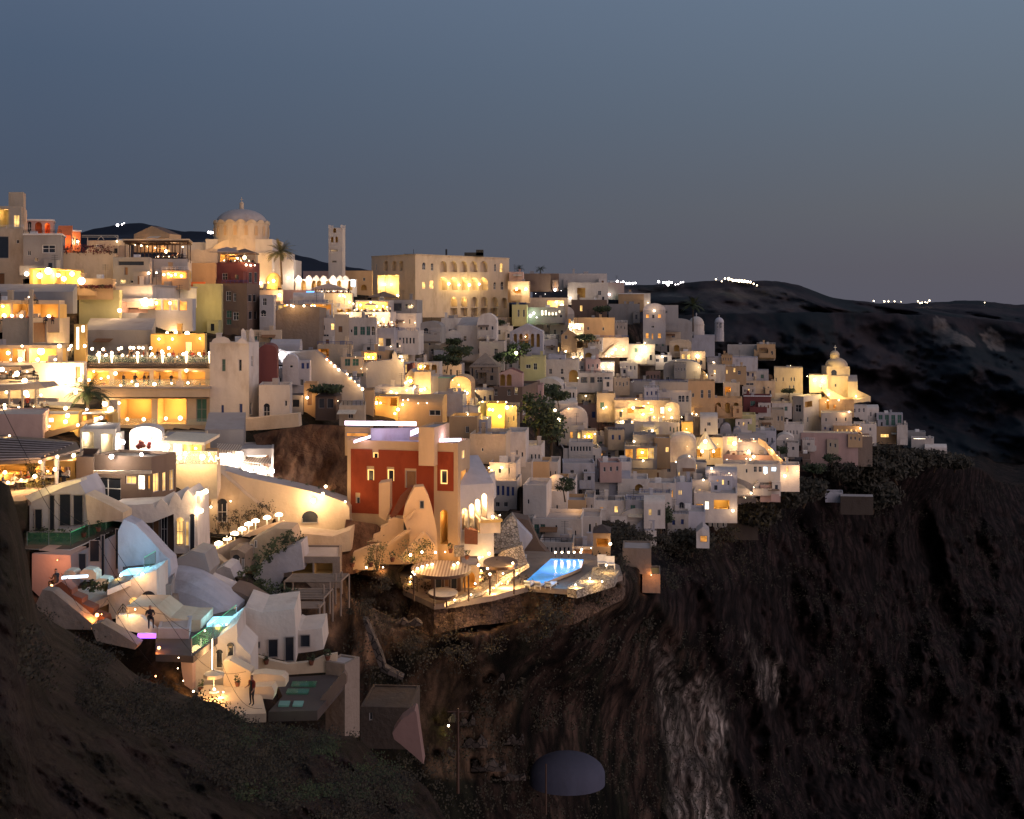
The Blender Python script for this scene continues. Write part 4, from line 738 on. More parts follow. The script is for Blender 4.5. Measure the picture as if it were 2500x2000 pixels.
B('white corner of the glass cube house', (2190, 2216), (1038, 1078), 380, 6, 7, 'white')
GC = B('glazed roof pavilion at the end of the town', (2140, 2204), (1010, 1042), 388, 8, 5, 'greyblue', rw(2150, 2196, 4, 1026, 10, 26, 's'), par=.2)
B('last flat houses on the promontory with a lit wall', (2225, 2280), (1070, 1100), 405, 8, 6, 'white', [(2245, 1070, 30, 5, 'S')])
B('long pale low house on the promontory', (2205, 2260), (1055, 1092), 412, 8, 6, 'grey')
B('curved white apse house at the tip of the promontory', (2258, 2312), (1095, 1118), 402, 6, 6, 'white', roof='vaultx', rise=1.2)
B('tall pinkish retaining wall under the brink', (1955, 2095), (1058, 1142), 338, 6, 5, 'pink', par=0, name='retaining_wall', cat='wall')
B('brown retaining wall under the last houses', (2060, 2130), (1066, 1130), 343, 6, 5, 'stone', par=0, name='retaining_wall', cat='wall')
B('yellowish lone wall on the dark slope', (2052, 2132), (1213, 1255), 318, 6, 4, 'ruinstone', par=0, found=.3, name='retaining_wall', cat='wall')
B('small white hut on the lone dark slope wall', (2015, 2058), (1203, 1217), 322, 6, 5, 'greyblue')
# ---- lower right quarter
B('white terrace house with seven slots above the dark hollow', (1389, 1448), (1080, 1118), 222, 4, 6, 'white', rw(1395, 1440, 7, 1096, 5, 12, 'w'))
B('yellow lit lantern niche house', (1420, 1456), (1052, 1082), 232, 4, 5, 'cream', [(1438, 1066, 18, 22, 'O')], lp=200)
B('grey windowless cube below the golden terrace', (1502, 1548), (1035, 1078), 244, 5, 7, 'grey')
B('long mauve cube row under the golden terrace', (1546, 1632), (1030, 1062), 248, 5, 6, 'white')
B('mauve house with a glowing yellow panel wall', (1630, 1668), (1032, 1068), 250, 5, 6, 'greyblue')
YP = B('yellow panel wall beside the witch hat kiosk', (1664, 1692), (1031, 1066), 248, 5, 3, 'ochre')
B('olive windowless house behind the witch hat kiosk', (1692, 1740), (1018, 1068), 254, 5, 7, 'stone')
LV = B('grey villa with a wide orange lit glass front', (1524, 1604), (1090, 1132), 232, 4, 7, 'grey', [(1536, 1108, 20, 24, 'g'), (1568, 1107, 28, 26, 'o'), (1590, 1107, 14, 26, 'l')], lp=200)
B('grey upper storey over the orange lit glass front', (1545, 1602), (1062, 1092), 238, 4, 6, 'grey')
B('orange washed cube with a palm shadow', (1598, 1636), (1070, 1130), 236, 5, 7, 'tan', [(1629, 1098, 8, 12, 'l')])
B('white vaulted house between the orange cube and the hat kiosk', (1634, 1700), (1080, 1115), 240, 4, 7, 'white', [], roof='vault', rise=1.6)
B('grey cube with a tiny red door', (1523, 1543), (1128, 1170), 222, 4, 6, 'white', [(1533, 1152, 4, 12, 'd')])
B('white arched cave house with a lit slot', (1652, 1700), (1135, 1172), 226, 4, 5, 'white', [(1658, 1158, 4, 9, 'l'), (1678, 1158, 4, 9, 'l')], roof='vault', rise=1.4)
B('green trimmed cube with one green lit slot', (1696, 1725), (1130, 1165), 228, 4, 5, 'grey', [(1700, 1140, 4, 12, 'l')])
SH1 = B('white stepped house with a glass room and square balcony', (1452, 1492), (1145, 1190), 210, 6, 6, 'greyblue', [(1463, 1175, 8, 14, 'w')])
B('white blank cube in the lower steps', (1490, 1540), (1128, 1185), 214, 6, 7, 'white', [])
B('broad white pavilion with a dark porch', (1508, 1582), (1170, 1210), 208, 5, 7, 'white', [(1560, 1190, 20, 16, 'K')])
B('orange lit arched balcony house', (1582, 1650), (1180, 1232), 212, 5, 6, 'white', [(1598, 1205, 8, 20, 'g'), (1627, 1209, 13, 20, 'O'), (1640, 1206, 6, 18, 'g')], lp=120)
B('tall narrow grey house with two pink slots', (1645, 1690), (1178, 1262), 214, 6, 7, 'greyblue', [(1658, 1203, 3, 12, 'l'), (1663, 1203, 3, 12, 'l'), (1664, 1237, 12, 22, 'a')])
B('white house with two tiny round top lit niches', (1684, 1745), (1172, 1215), 222, 5, 6, 'white', [(1697, 1202, 6, 14, 'A'), (1708, 1202, 6, 14, 'A')])
B('yellow lit dining house at the cliff edge', (1694, 1800), (1205, 1262), 216, 5, 8, 'white', [(1708, 1238, 16, 14, 'o'), (1726, 1234, 10, 20, 'S'), (1762, 1232, 38, 22, 'o')], lp=160, lcol=(1, .75, .35), par=.4)
B('mauve roof mass over the yellow lit dining house', (1722, 1800), (1165, 1210), 224, 5, 8, 'greyblue', [], roof='vaultx', rise=1.4)
WW = B('long white house with dark and cool lit windows', (1745, 1905), (1135, 1200), 250, 6, 7, 'white', [(1844, 1146, 8, 14, 'w'), (1856, 1146, 8, 14, 'w'), (1869, 1148, 12, 18, 'c'), (1889, 1146, 14, 12, 'c'), (1823, 1150, 5, 10, 'w'), (1753, 1147, 12, 12, 'l'), (1772, 1150, 6, 10, 'l'), (1785, 1152, 5, 12, 'l')])
B('orange lit corner house with a wall lamp and sloping stair', (1902, 1952), (1136, 1188), 254, 6, 6, 'white', [(1922, 1146, 5, 14, 'l')])
TR4 = B('terrace of the glowing ribbon wall with loungers', (1762, 1905), (1112, 1138), 262, 6, 8, 'pink', [], rmat='paving')
B('grey cube with one yellow lit square by the ribbon wall', (1752, 1800), (1066, 1118), 266, 5, 6, 'white', [(1783, 1077, 17, 20, 'l')])
B('mauve sloping roof house inside the ribbon wall', (1800, 1872), (1080, 1118), 268, 5, 7, 'greyblue', [], roof='slant', rise=1.5)
B('orange lit arch portal house at the top of the ribbon wall', (1805, 1852), (1065, 1086), 274, 5, 5, 'cream', [(1832, 1077, 10, 14, 'K'), (1848, 1076, 6, 14, 'w')])
for i, (x, y, w) in enumerate(((1735, 1050, 26), (1772, 1048, 26), (1800, 1056, 20))):
    B(['grey vault hut near the witch hat kiosk', 'white vault hut in the middle of three', 'small white vault hut beside the ribbon wall'][i], (x - w / 2 if i else 1733, x + w / 2), (y, y + 22), 278, 4, 6, 'greyblue', [], roof='vault', rise=1.2)
B('grey blue stepped houses behind the ribbon wall', (1838, 1895), (1052, 1098), 286, 6, 7, 'greyblue', rw(1850, 1885, 4, 1075, 4, 12, 'w'))
B('white vaulted house beside the pink retaining wall', (1896, 1940), (1075, 1110), 300, 6, 6, 'white', [(1914, 1080, 4, 8, 'w')], roof='vault', rise=1.6)
B('dark shed hanging below the white vaulted house', (1930, 1978), (1108, 1140), 300, 5, 5, 'brown', [(1945, 1122, 30, 14, 'b')], rmat='darkroof')
B('yellowish low wall house above the ribbon wall', (1770, 1845), (1012, 1042), 284, 5, 6, 'yellow', [])
B('cream house with two slots under the dark red courtyard', (1865, 1915), (1000, 1040), 312, 5, 7, 'cream', [(1900, 1022, 4, 12, 'w'), (1909, 1022, 4, 12, 'w')])
B('small gabled cottage with a glowing window at the cliff edge', (1700, 1732), (1300, 1332), 196, 6, 5, 'white', [(1718, 1316, 18, 16, 'g')], roof='gable', rise=.9, found=.5)
B('mauve cube stack below the tall narrow grey house', (1640, 1722), (1250, 1300), 208, 5, 7, 'greyblue', [(1664, 1240, 10, 16, 'w')])
B('white curving wall house left of the round tree', (1527, 1600), (1222, 1292), 196, 8, 6, 'greyblue', [(1545, 1240, 12, 14, 's'), (1545, 1274, 10, 16, 'a')])
B('blue grey house above the curving wall', (1560, 1640), (1205, 1245), 202, 6, 6, 'white', [(1620, 1218, 7, 10, 'w')])
B('dark retaining wall under the yellow dining house', (1720, 1850), (1262, 1316), None, 5, 4, 'ruinstone', par=0, found=.3, name='retaining_wall', cat='wall')
# witch hat kiosk
K0 = W(1722, 1108, 246); ko = empty('kiosk', K0); mb = MB().mat('canvas'); s_ = 246 / F
mb.lathe(up(K0, zat(1094, 246)), [(30 * s_, 0), (22 * s_, .9), (10 * s_, 2.3), (2 * s_, 3.6)], 8); mb.build('canopy', ko)
mb = MB().mat('darkmetal'); [mb.bar(K0 + Vector((math.cos(a) * 2.1, math.sin(a) * 2.1, -1)), up(K0 + Vector((math.cos(a) * 2.1, math.sin(a) * 2.1, 0)), zat(1093, 246)), .06) for a in (.4, 1.9, 3.5, 5)]; mb.bar(up(K0, zat(1062, 246)), up(K0, zat(1046, 246)), .2, 6); mb.build('frame', ko)
tag(ko, 'witch hat shaped canvas kiosk glowing from within', 'kiosk')
B('golden wall house wrapped round the witch hat kiosk', (1700, 1765), (1068, 1122), 252, 4, 5, 'cream', [(1748, 1106, 26, 24, 'o'), (1708, 1106, 12, 20, 'o')], lp=160, lcol=(1, .68, .28))
# ribbon wall: a lit curved wall running down
def ribbon(label, pts, Y0, Y1, w, mat='cream'):
    mb = MB().mat(mat); n = len(pts)
    for i in range(n - 1):
        Ya, Yb = Y0 + (Y1 - Y0) * i / (n - 1), Y0 + (Y1 - Y0) * (i + 1) / (n - 1); a, b_ = W(*pts[i][:2], Ya), W(*pts[i + 1][:2], Yb); ha, hb = pts[i][2] * Ya / F, pts[i + 1][2] * Yb / F; dv = Vector((0, w, 0))
        for P_, Q_ in ((a, b_),):
            mb.poly([P_, Q_, Q_ - Vector((0, 0, hb)), P_ - Vector((0, 0, ha))]); mb.poly([P_, Q_, Q_ + dv, P_ + dv]); mb.poly([P_ + dv, Q_ + dv, Q_ + dv - Vector((0, 0, hb)), P_ + dv - Vector((0, 0, ha))])
    for k, Yk in ((0, Y0), (n - 1, Y1)): a = W(*pts[k][:2], Yk); h = pts[k][2] * Yk / F; mb.poly([a, a + dv, a + dv - Vector((0, 0, h)), a - Vector((0, 0, h))])
    o = mb.build('parapet_wall', loc=W(*pts[0][:2], Y0)); tag(o, label, 'wall'); return o
ribbon('curved orange glowing wall sweeping down beside the loungers', [(1852, 1070, 14), (1868, 1078, 16), (1880, 1092, 20), (1892, 1104, 22), (1900, 1115, 18), (1912, 1124, 8)], 268, 256, .4)
ribbon('curved lit ramp wall below the long white house', [(1738, 1140, 14), (1768, 1152, 14), (1795, 1165, 12), (1820, 1174, 14), (1840, 1185, 22), (1838, 1200, 20)], 238, 228, .4, 'white')
ribbon('curved stair parapet lit amber above the brown mansion', [(1100, 925, 6), (1130, 926, 8), (1150, 945, 10), (1165, 962, 10), (1180, 978, 8)], 224, 214, .5)
ribbon('amber lit curved wall from the round lamp down to the knob', [(1690, 880, 22), (1705, 890, 26), (1718, 905, 26), (1728, 918, 18)], 300, 288, .5)
# middle strip between the stair and the mansion
B('tan round roofed kiosk house with twin lamps', (916, 972), (968, 1010), 186, 3, 5, 'ochre', [(930, 980, 26, 16, 'o'), (960, 982, 18, 20, 'o')], lp=60, par=.2)
B('mauve house with a railed roof below the big blank side', (915, 1010), (945, 975), 196, 4, 6, 'white', [(955, 957, 8, 14, 'l')])
B('lit arch alley house with a peaked roof', (988, 1018), (918, 965), 208, 4, 6, 'cream', [(1000, 930, 14, 26, 'O')], roof='gable', rise=1.2, lp=200)
B('peach cube house beside the lit alley', (1012, 1052), (908, 952), 206, 4, 6, 'cream', [(1060, 925, 6, 8, 'w')])
B('tall mauve cube with a mint rooftop', (1052, 1072), (918, 950), 204, 4, 5, 'white', [])
B('grey cube tower with a glowing mint parapet', (1070, 1100), (920, 972), 203, 4, 6, 'grey', [], cor='teal')
B('vaulted amber house at the foot of the lit parapet', (1098, 1150), (938, 985), 200, 4, 7, 'tan', [(1108, 955, 10, 18, 'w')], roof='vault', rise=1.4)
B('long dark glass terrace house', (1055, 1130), (962, 1000), 192, 4, 6, 'greyblue', [(1067, 1004, 26, 14, 'w')])
B('vaulted beige house under the long glass terrace', (972, 1080), (990, 1042), 186, 4, 8, 'tan', [(1062, 1008, 28, 14, 'w'), (1048, 1005, 8, 10, 'c')], roof='vaultx', rise=1.5)
B('mustard wall cube with a bright lamp', (1165, 1192), (985, 1022), 196, 4, 5, 'yellow', [])
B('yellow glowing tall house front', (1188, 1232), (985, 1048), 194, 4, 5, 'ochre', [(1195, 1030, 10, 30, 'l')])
B('white slotted house beside the yellow glowing front', (1230, 1262), (990, 1048), 196, 5, 6, 'cream', [(1242, 1025, 4, 14, 'w'), (1254, 1022, 4, 14, 'w')])
B('mauve house with a lamp cone and glass parapet', (1120, 1168), (995, 1022), 192, 4, 5, 'white', [(1140, 1010, 8, 10, 'S')])
B('tan cube with one dark square window by the purple lit roof', (1095, 1165), (1018, 1068), 178, 5, 7, 'tan', [(1141, 1049, 8, 16, 'w')])
B('white house with a row of blue arches', (1165, 1190), (1025, 1062), 180, 5, 6, 'greyblue', rw(1168, 1184, 3, 1048, 5, 12, 'a'))
B('broad beige wall house with a small dark hole', (1147, 1235), (1060, 1130), 172, 6, 8, 'cream', [(1178, 1098, 5, 8, 'w')])
# ---- white hotel stepping down with blue balconies
HG = 'white houses stepping down behind the mansion'
B('white step house with blue roof tubs', (1235, 1283), (1055, 1122), 178, 5, 7, 'white', [(1243, 1105, 5, 12, 'w'), (1262, 1105, 4, 12, 'w'), (1275, 1110, 5, 12, 'w')], group=HG)
B('white step house under the dark pine', (1268, 1322), (1088, 1130), 184, 6, 7, 'white', rw(1298, 1316, 3, 1115, 5, 12, 'w'), group=HG)
B('peach lit patch step house', (1296, 1340), (1128, 1180), 180, 6, 6, 'tan', [], group=HG)
B('white step house with slots left of the peach patch', (1255, 1298), (1128, 1182), 178, 6, 7, 'white', [(1262, 1150, 12, 26, 'O')], lp=40, group=HG)
B('white step house at the end of the peach patch', (1338, 1362), (1128, 1180), 182, 6, 7, 'white', rw(1344, 1356, 2, 1158, 4, 16, 'w'), group=HG)
B('white step house with a hidden orange lamp on the terrace', (1195, 1260), (1130, 1178), 168, 6, 7, 'white', [(1220, 1150, 8, 12, 'w'), (1243, 1150, 5, 16, 'w')], group=HG)
B('step house with a veranda of tall blue doors', (1196, 1262), (1175, 1245), 164, 6, 7, 'white', [(1205, 1198, 7, 24, 'D'), (1216, 1198, 7, 24, 'D'), (1228, 1198, 7, 24, 'D'), (1240, 1200, 8, 24, 'D'), (1252, 1200, 7, 22, 'D'), (1215, 1232, 10, 12, 'w'), (1235, 1232, 10, 12, 'w')], group=HG)
B('tall white step tower', (1277, 1334), (1185, 1272), 162, 8, 7, 'white', [(1290, 1225, 5, 12, 'w')], group=HG)
B('step house with an orange side wall below the peach patch', (1352, 1384), (1170, 1220), 180, 6, 6, 'tan', [], group=HG)
B('white end step house with paired slots', (1380, 1404), (1172, 1216), 182, 6, 7, 'white', rw(1386, 1398, 2, 1192, 4, 14, 'w'), group=HG)
B('dome topped step house', (1330, 1384), (1200, 1262), 170, 6, 6, 'white', [(1340, 1240, 5, 14, 'w'), (1360, 1240, 5, 14, 'w')], roof='dome', rise=1.6, group=HG)
B('step house with the large orange lit wall', (1378, 1430), (1222, 1268), 172, 6, 6, 'tan', [], group=HG)
B('white end step house beside the large orange wall', (1426, 1450), (1215, 1265), 174, 6, 7, 'white', rw(1432, 1444, 2, 1240, 4, 16, 'w'), group=HG)
B('wide white step house with green shutters', (1300, 1420), (1268, 1335), 158, 6, 8, 'white', [(1310, 1292, 12, 24, 's'), (1325, 1292, 12, 24, 's'), (1358, 1290, 6, 16, 'w'), (1390, 1305, 5, 14, 'w'), (1405, 1302, 5, 14, 'w')], group=HG)
B('white lower step house with a tall dark door', (1416, 1466), (1262, 1330), 162, 6, 7, 'white', [(1440, 1290, 7, 22, 'w'), (1455, 1285, 5, 18, 'w')], group=HG)
B('lowest step house with a row of seven dark doors', (1316, 1398), (1325, 1372), 152, 6, 7, 'white', rw(1326, 1388, 7, 1345, 6, 18, 'w'), group=HG)
B('lowest white patio house with two small lamps', (1396, 1468), (1335, 1375), 154, 6, 7, 'greyblue', [], group=HG)
B('blue grey cube wedge by the stone buttress', (1262, 1300), (1262, 1300), 160, 6, 6, 'white', [(1283, 1285, 5, 12, 'w')], group=HG)
B('wooden hut with a small lamp beside the lowest houses', (1448, 1490), (1302, 1342), 150, 6, 4, 'tan', [(1470, 1325, 28, 20, 'o')], roof='hip', rise=.8, rmat='darkroof', lp=40)
B('ruined stone hut beyond the pool deck', (1520, 1590), (1340, 1380), 150, 6, 5, 'stone', [], par=.2)
# museum columns glow, domed churches
def church_dome(label, px, py, r_px, Y, drum, mat='white', name='church', lantern=False, cat='church'):
    s_ = Y / F; c = W(px, py, Y); r = r_px * s_; o = empty(name, c); mb = MB().mat(mat); mb.lathe(c, [(r * 1.05, -3), (r * 1.05, 0), (r, 0), (r, drum * s_), (r * 1.06, drum * s_), (r * 1.06, drum * s_ + .2)], 16); mb.build('drum', o)
    z1 = drum * s_ + .2; mb = MB().mat(mat); mb.lathe(c, [(r * math.cos(t), z1 + r * 1.05 * math.sin(t)) for t in [math.pi / 2 * i / 8 for i in range(9)]], 20); mb.build('dome', o, smooth=True)
    if lantern:
        zz = z1 + r; q = r * .36; mb = MB().mat(mat); mb.lathe(c, [(q, zz - .4), (q, zz + q * 1.6), (q * 1.2, zz + q * 1.6)] + [(q * 1.1 * math.cos(t), zz + q * 1.7 + q * 1.1 * math.sin(t)) for t in [math.pi / 2 * i / 5 for i in range(6)]], 12); mb.build('lantern', o); z1 = zz + q * 1.9 - r
    mb = MB().mat('whitepaint'); zc = c.z + z1 + r; mb.bar(up(c, zc), up(c, zc + r * .5), .07); mb.bar(up(c, zc + r * .34) - Vector((r * .13, 0, 0)), up(c, zc + r * .34) + Vector((r * .13, 0, 0)), .06); mb.build('cross', o)
    tag(o, label, cat); reg(px - r_px, px + r_px, py - drum - r_px, py, Y + r); return o
church_dome('small pale church dome beside the dark palm', 1700, 808, 19, 356, 14)
o = church_dome('small bell tower of the grey church with open arches', 1756, 810, 11, 358, 22, 'greyblue', 'bell_tower', cat='bell tower')
for x in (1752, 1760): stick(o, x, 795, 4, 14, 'a', 358 - 1.5)
# lit church on the promontory
CH = B('floodlit church body on the promontory', (2012, 2071, 2095), (918, 976), 368, 8, 9, 'cream', [(2040, 941, 5, 8, 'w')], rmat='roofing', par=.2, name='church', cat='church')
r0 = CH['root']; Yc = 372; s_ = Yc / F
mb = MB().mat('cream'); c = W(2040, 918, Yc); mb.box(up(c, zat(906, Yc)), (28 * s_, 0, 0), (0, 3, 0), (0, 0, 12 * s_)); mb.build('drum', r0); stick(r0, 2036, 910, 14, 14, 'K', Yc - 3.05)
for px, py, r_, nm in ((2042, 893, 27, 'dome'), (2038, 874, 11, 'lantern')):
    c = W(px, py, Yc); mb = MB().mat('cream' if nm == 'dome' else 'cream'); rr = r_ * s_
    mb.lathe(c, ([(rr, -.3)] if nm == 'dome' else [(rr, -.6), (rr, 1.0), (rr * 1.15, 1.0)]) + [(rr * math.cos(t), (0 if nm == 'dome' else 1.1) + rr * (.75 if nm == 'dome' else .9) * math.sin(t)) for t in [math.pi / 2 * i / 8 for i in range(9)]], 16); mb.build(nm, r0, smooth=True)
mb = MB().mat('whitepaint'); c = W(2039, 858, Yc); mb.bar(c, c + Vector((0, 0, 2)), .1); mb.bar(c + Vector((-.5, 0, 1.3)), c + Vector((.5, 0, 1.3)), .08); mb.build('cross', r0)
B('low floodlit wing with a steep roof left of the church', (1976, 2020), (916, 950), 366, 5, 7, 'cream', [(2004, 945, 8, 10, 'w')], par=.2)
B('small grey roofed apse right of the floodlit church', (2070, 2094), (932, 972), 366, 5, 6, 'cream', [], roof='slant', rise=1.8)
EXT('retaining_wall', 'sloping floodlit wall below the church', 'wall', [(2008, 955), (2022, 950), (2070, 975), (2095, 975), (2125, 968), (2125, 980), (2080, 985), (2030, 978)], 364, 2, 'cream')
EXT('retaining_wall', 'amber lit parapet running down right of the church', 'wall', [(2093, 952), (2126, 968), (2126, 982), (2093, 972)], 366, 2, 'cream')
# ================================================================== cathedral, bell tower, arcade
Yc = 268; s_ = Yc / F; co = empty('cathedral', W(588, 690, Yc)); c = W(590, 590, Yc + 6)
mb = MB().mat('cream'); r_ = 67 * s_; mb.lathe(c, [(r_ * 1.04, -4), (r_ * 1.04, .3), (r_, .3), (r_, 42 * s_)], 48); mb.build('drum', co)
mb = MB().mat('cream'); n_ = 96; k = len(mb.v); z0 = c.z + 42 * s_
for i in range(n_):
    a, b_ = 2 * math.pi * i / n_, 2 * math.pi * (i + 1) / n_; ha, hb = abs(math.sin(a * 8)) * .75 + .15, abs(math.sin(b_ * 8)) * .75 + .15
    pa, pb = Vector((c.x + r_ * 1.03 * math.cos(a), c.y + r_ * 1.03 * math.sin(a), z0)), Vector((c.x + r_ * 1.03 * math.cos(b_), c.y + r_ * 1.03 * math.sin(b_), z0)); mb.poly([pa, pb, pb + Vector((0, 0, hb)), pa + Vector((0, 0, ha))]); mb.poly([pa + Vector((0, 0, ha)), pb + Vector((0, 0, hb)), Vector((c.x, c.y, z0 + .3))])
mb.build('scalloped_cornice', co)
for i in range(9):
    a = -math.pi / 2 + (i - 4) * math.pi / 8 * .98; p = c + Vector((math.cos(a), math.sin(a), 0)) * (r_ + .02); e = Vector((-math.sin(a), math.cos(a), 0)); mb = pane_mesh(p - e * .45, e, Vector((math.cos(a), math.sin(a), 0)), 0, .9, z0 - 2.9, z0 - .5, 'K', -.08); mb.mats = [{'pane': 'tan', 'frame': 'cream'}.get(q, q) for q in mb.mats]; mb.build('window', co)
mb = MB().mat('roofing'); mb.lathe(up(c, z0 + .2), [(r_ * .94 * math.cos(t), r_ * .55 * math.sin(t)) for t in [math.pi / 2 * i / 10 for i in range(11)]], 40); mb.build('dome', co, smooth=True)
zt_ = z0 + .2 + r_ * .55; mb = MB().mat('cream'); mb.lathe(up(c, zt_ - .1), [(.55, 0), (.5, 1.3), (.6, 1.4), (.3, 1.8), (0, 1.9)], 10); mb.bar(up(c, zt_ + 1.7), up(c, zt_ + 2.8), .06); mb.bar(up(c, zt_ + 2.3) - Vector((.3, 0, 0)), up(c, zt_ + 2.3) + Vector((.3, 0, 0)), .06); mb.build('lantern', co)
mb = MB().mat('white')
def bx(mb, x0, x1, y0, y1, Y, d):
    a = W(x0, y0, Y); b_ = W(x1, y1, Y); mb.box(((a.x + b_.x) / 2, Y + d / 2, (a.z + b_.z) / 2), ((b_.x - a.x) / 2, 0, 0), (0, d / 2, 0), (0, 0, abs(a.z - b_.z) / 2))
bx(mb, 502, 665, 584, 720, Yc + 1, 13); bx(mb, 620, 664, 618, 720, Yc - 1, 5); bx(mb, 664, 700, 616, 720, Yc + 2, 10); bx(mb, 700, 717, 634, 720, Yc + 2, 10); bx(mb, 440, 502, 592, 720, Yc + 3, 10); mb.build('nave', co)
P = [(508 + 51 - 51 * math.cos(math.pi * i / 12), 640 - 54 * math.sin(math.pi * i / 12)) for i in range(13)]
EXT('apse', '', '', P, Yc - .5, 5, 'cream', root=co)
tag(co, 'orthodox cathedral with a scalloped drum and large grey dome', 'cathedral'); reg(440, 717, 500, 700, Yc + 14)
BT = B('tall white bell tower with paired dark arches', (802, 836, 843), (556, 700), 290, 6, 4, 'white', [(817, 562, 7, 13, 'K'), (811, 585, 6, 14, 'K'), (822, 585, 6, 14, 'K'), (816, 612, 18, 5, 'b'), (816, 639, 12, 5, 'b')], par=.1, name='bell_tower', cat='bell tower')
mb = MB().mat('white'); [mb.box(up(p + (BT['L'] + BT['R'] - 2 * p) * .06, BT['zt'] + .3), (.25, 0, 0), (0, .25, 0), (0, 0, .4)) for p in (BT['L'], BT['C'], BT['R'], BT['B'])]; mb.build('pinnacle', BT['root'])
B('long low pink wall house behind the bell tower', (740, 802), (662, 700), 300, 2, 6, 'pink', [])
B('low pink house between the bell tower and the big hotel', (838, 908), (661, 712), 296, 2, 8, 'tan', [(889, 682, 6, 8, 'w'), (888, 702, 14, 14, 'K')])
AR = B('arcade wall with lamps on every pier below the bell tower', (690, 870), (682, 712), 270, 1, 5, 'white', [(x, 697, 11, 24, 'K') for x in (716, 741, 766, 779, 801, 828, 855)], par=.1)
mb = MB().mat('white')
for x in (704, 729, 754, 772, 790, 813, 830, 843): P_ = plane_pts([(x - 9, 683), (x - 5, 676), (x, 672), (x + 5, 676), (x + 9, 683)], 269.9); mb.poly(P_); mb.poly([p + Vector((0, .4, 0)) for p in P_]); [mb.poly([P_[i], P_[i + 1], P_[i + 1] + Vector((0, .4, 0)), P_[i] + Vector((0, .4, 0))]) for i in range(4)]
mb.build('scalloped_cornice', AR['root'])
lamps('on the arcade piers below the bell tower', [(x, y + 3, .3, 130) for x, y in ((704, 676), (729, 677), (754, 679), (790, 683), (813, 684), (843, 686))], m='bulbcool', col=(1, .85, .68))
KD = church_dome('glowing domed kiosk with white light curtains beside the palm', 668, 700, 19, 262, 12, 'ochre', 'kiosk', cat='kiosk')
lamps('round the glowing domed kiosk', [(668, 686, .45, 330), (636, 692, .4, 160), (655, 690, .3, 160), (682, 720, .35, 120)], m='bulb')
B('pink roof house under the domed kiosk', (690, 760), (708, 745), 250, 3, 7, 'pink', [])
B('white base house under the tall palm', (632, 690), (708, 745), 246, 3, 7, 'cream', [])
TC = B('terrace with the dark red crowd under the bell tower', (740, 860), (716, 752), 250, 2, 8, 'cream', [], rmat='paving')
# big arcaded hotel
AL = rw(1082, 1181, 5, 651, 18, 27, 'K'); AM = [(x, 693, 21, 31, 'O') for x in (1082, 1107, 1132, 1157, 1181)]
LO = [(1108, 737, 17, 24, 'O'), (1133, 737, 15, 24, 'O')] + [(x, 737, 17, 24, 'K') for x in (1158, 1182, 1207)] + [(1231, 740, 14, 26, 'K')]
HO = B('big cream hotel with three rows of round arches', (907, 1014, 1243), (620, 778), 300, 45, 8, 'cream', [(942, 649, 11, 24, 'K'), (962, 649, 13, 24, 'K'), (979, 649, 12, 24, 'K'), (919, 652, 3, 16, 'w'), (948, 700, 52, 56, 'o'),
   (1035, 650, 8, 18, 'a'), (1055, 652, 6, 18, 'a'), (1035, 697, 8, 17, 'l'), (1054, 695, 10, 20, 'l'), (1224, 654, 7, 22, 'A'), (1209, 654, 5, 18, 'a'), (1208, 698, 6, 18, 'a'), (1226, 698, 7, 20, 'a')] + AL + AM + LO + [(x, 762, 17, 20, 'k') for x in (1108, 1133, 1158, 1182, 1206)],
   lp=130, lcol=(1, .72, .3), par=.5, cor='cream', name='hotel', cat='hotel', inner='cream')
mb = MB().mat('darkmetal'); q = up((HO['C'] + HO['R']) / 2 + Vector((0, 3, 0)), HO['zt']); mb.box(q + Vector((2.6, 0, .5)), (2.6, 0, 0), (0, 1, 0), (0, 0, .55)); mb.box(q + Vector((4.2, 0, 1)), (1, 0, 0), (0, 1, 0), (0, 0, .8)); mb.bar(q + Vector((-5, 0, -.5)), q + Vector((-5, 0, 2)), .25); mb.box(q + Vector((-14.5, 0, .3)), (2, 0, 0), (0, 1, 0), (0, 0, .35)); mb.bar(q + Vector((-14, 0, 0)), q + Vector((-14, 0, 2)), .06); mb.build('roof_plant', HO['root'])
B('stone plinth terrace below the big cream hotel', (1030, 1105, 1250), (776, 800), 293, 45, 7, 'stone', [], par=.2)
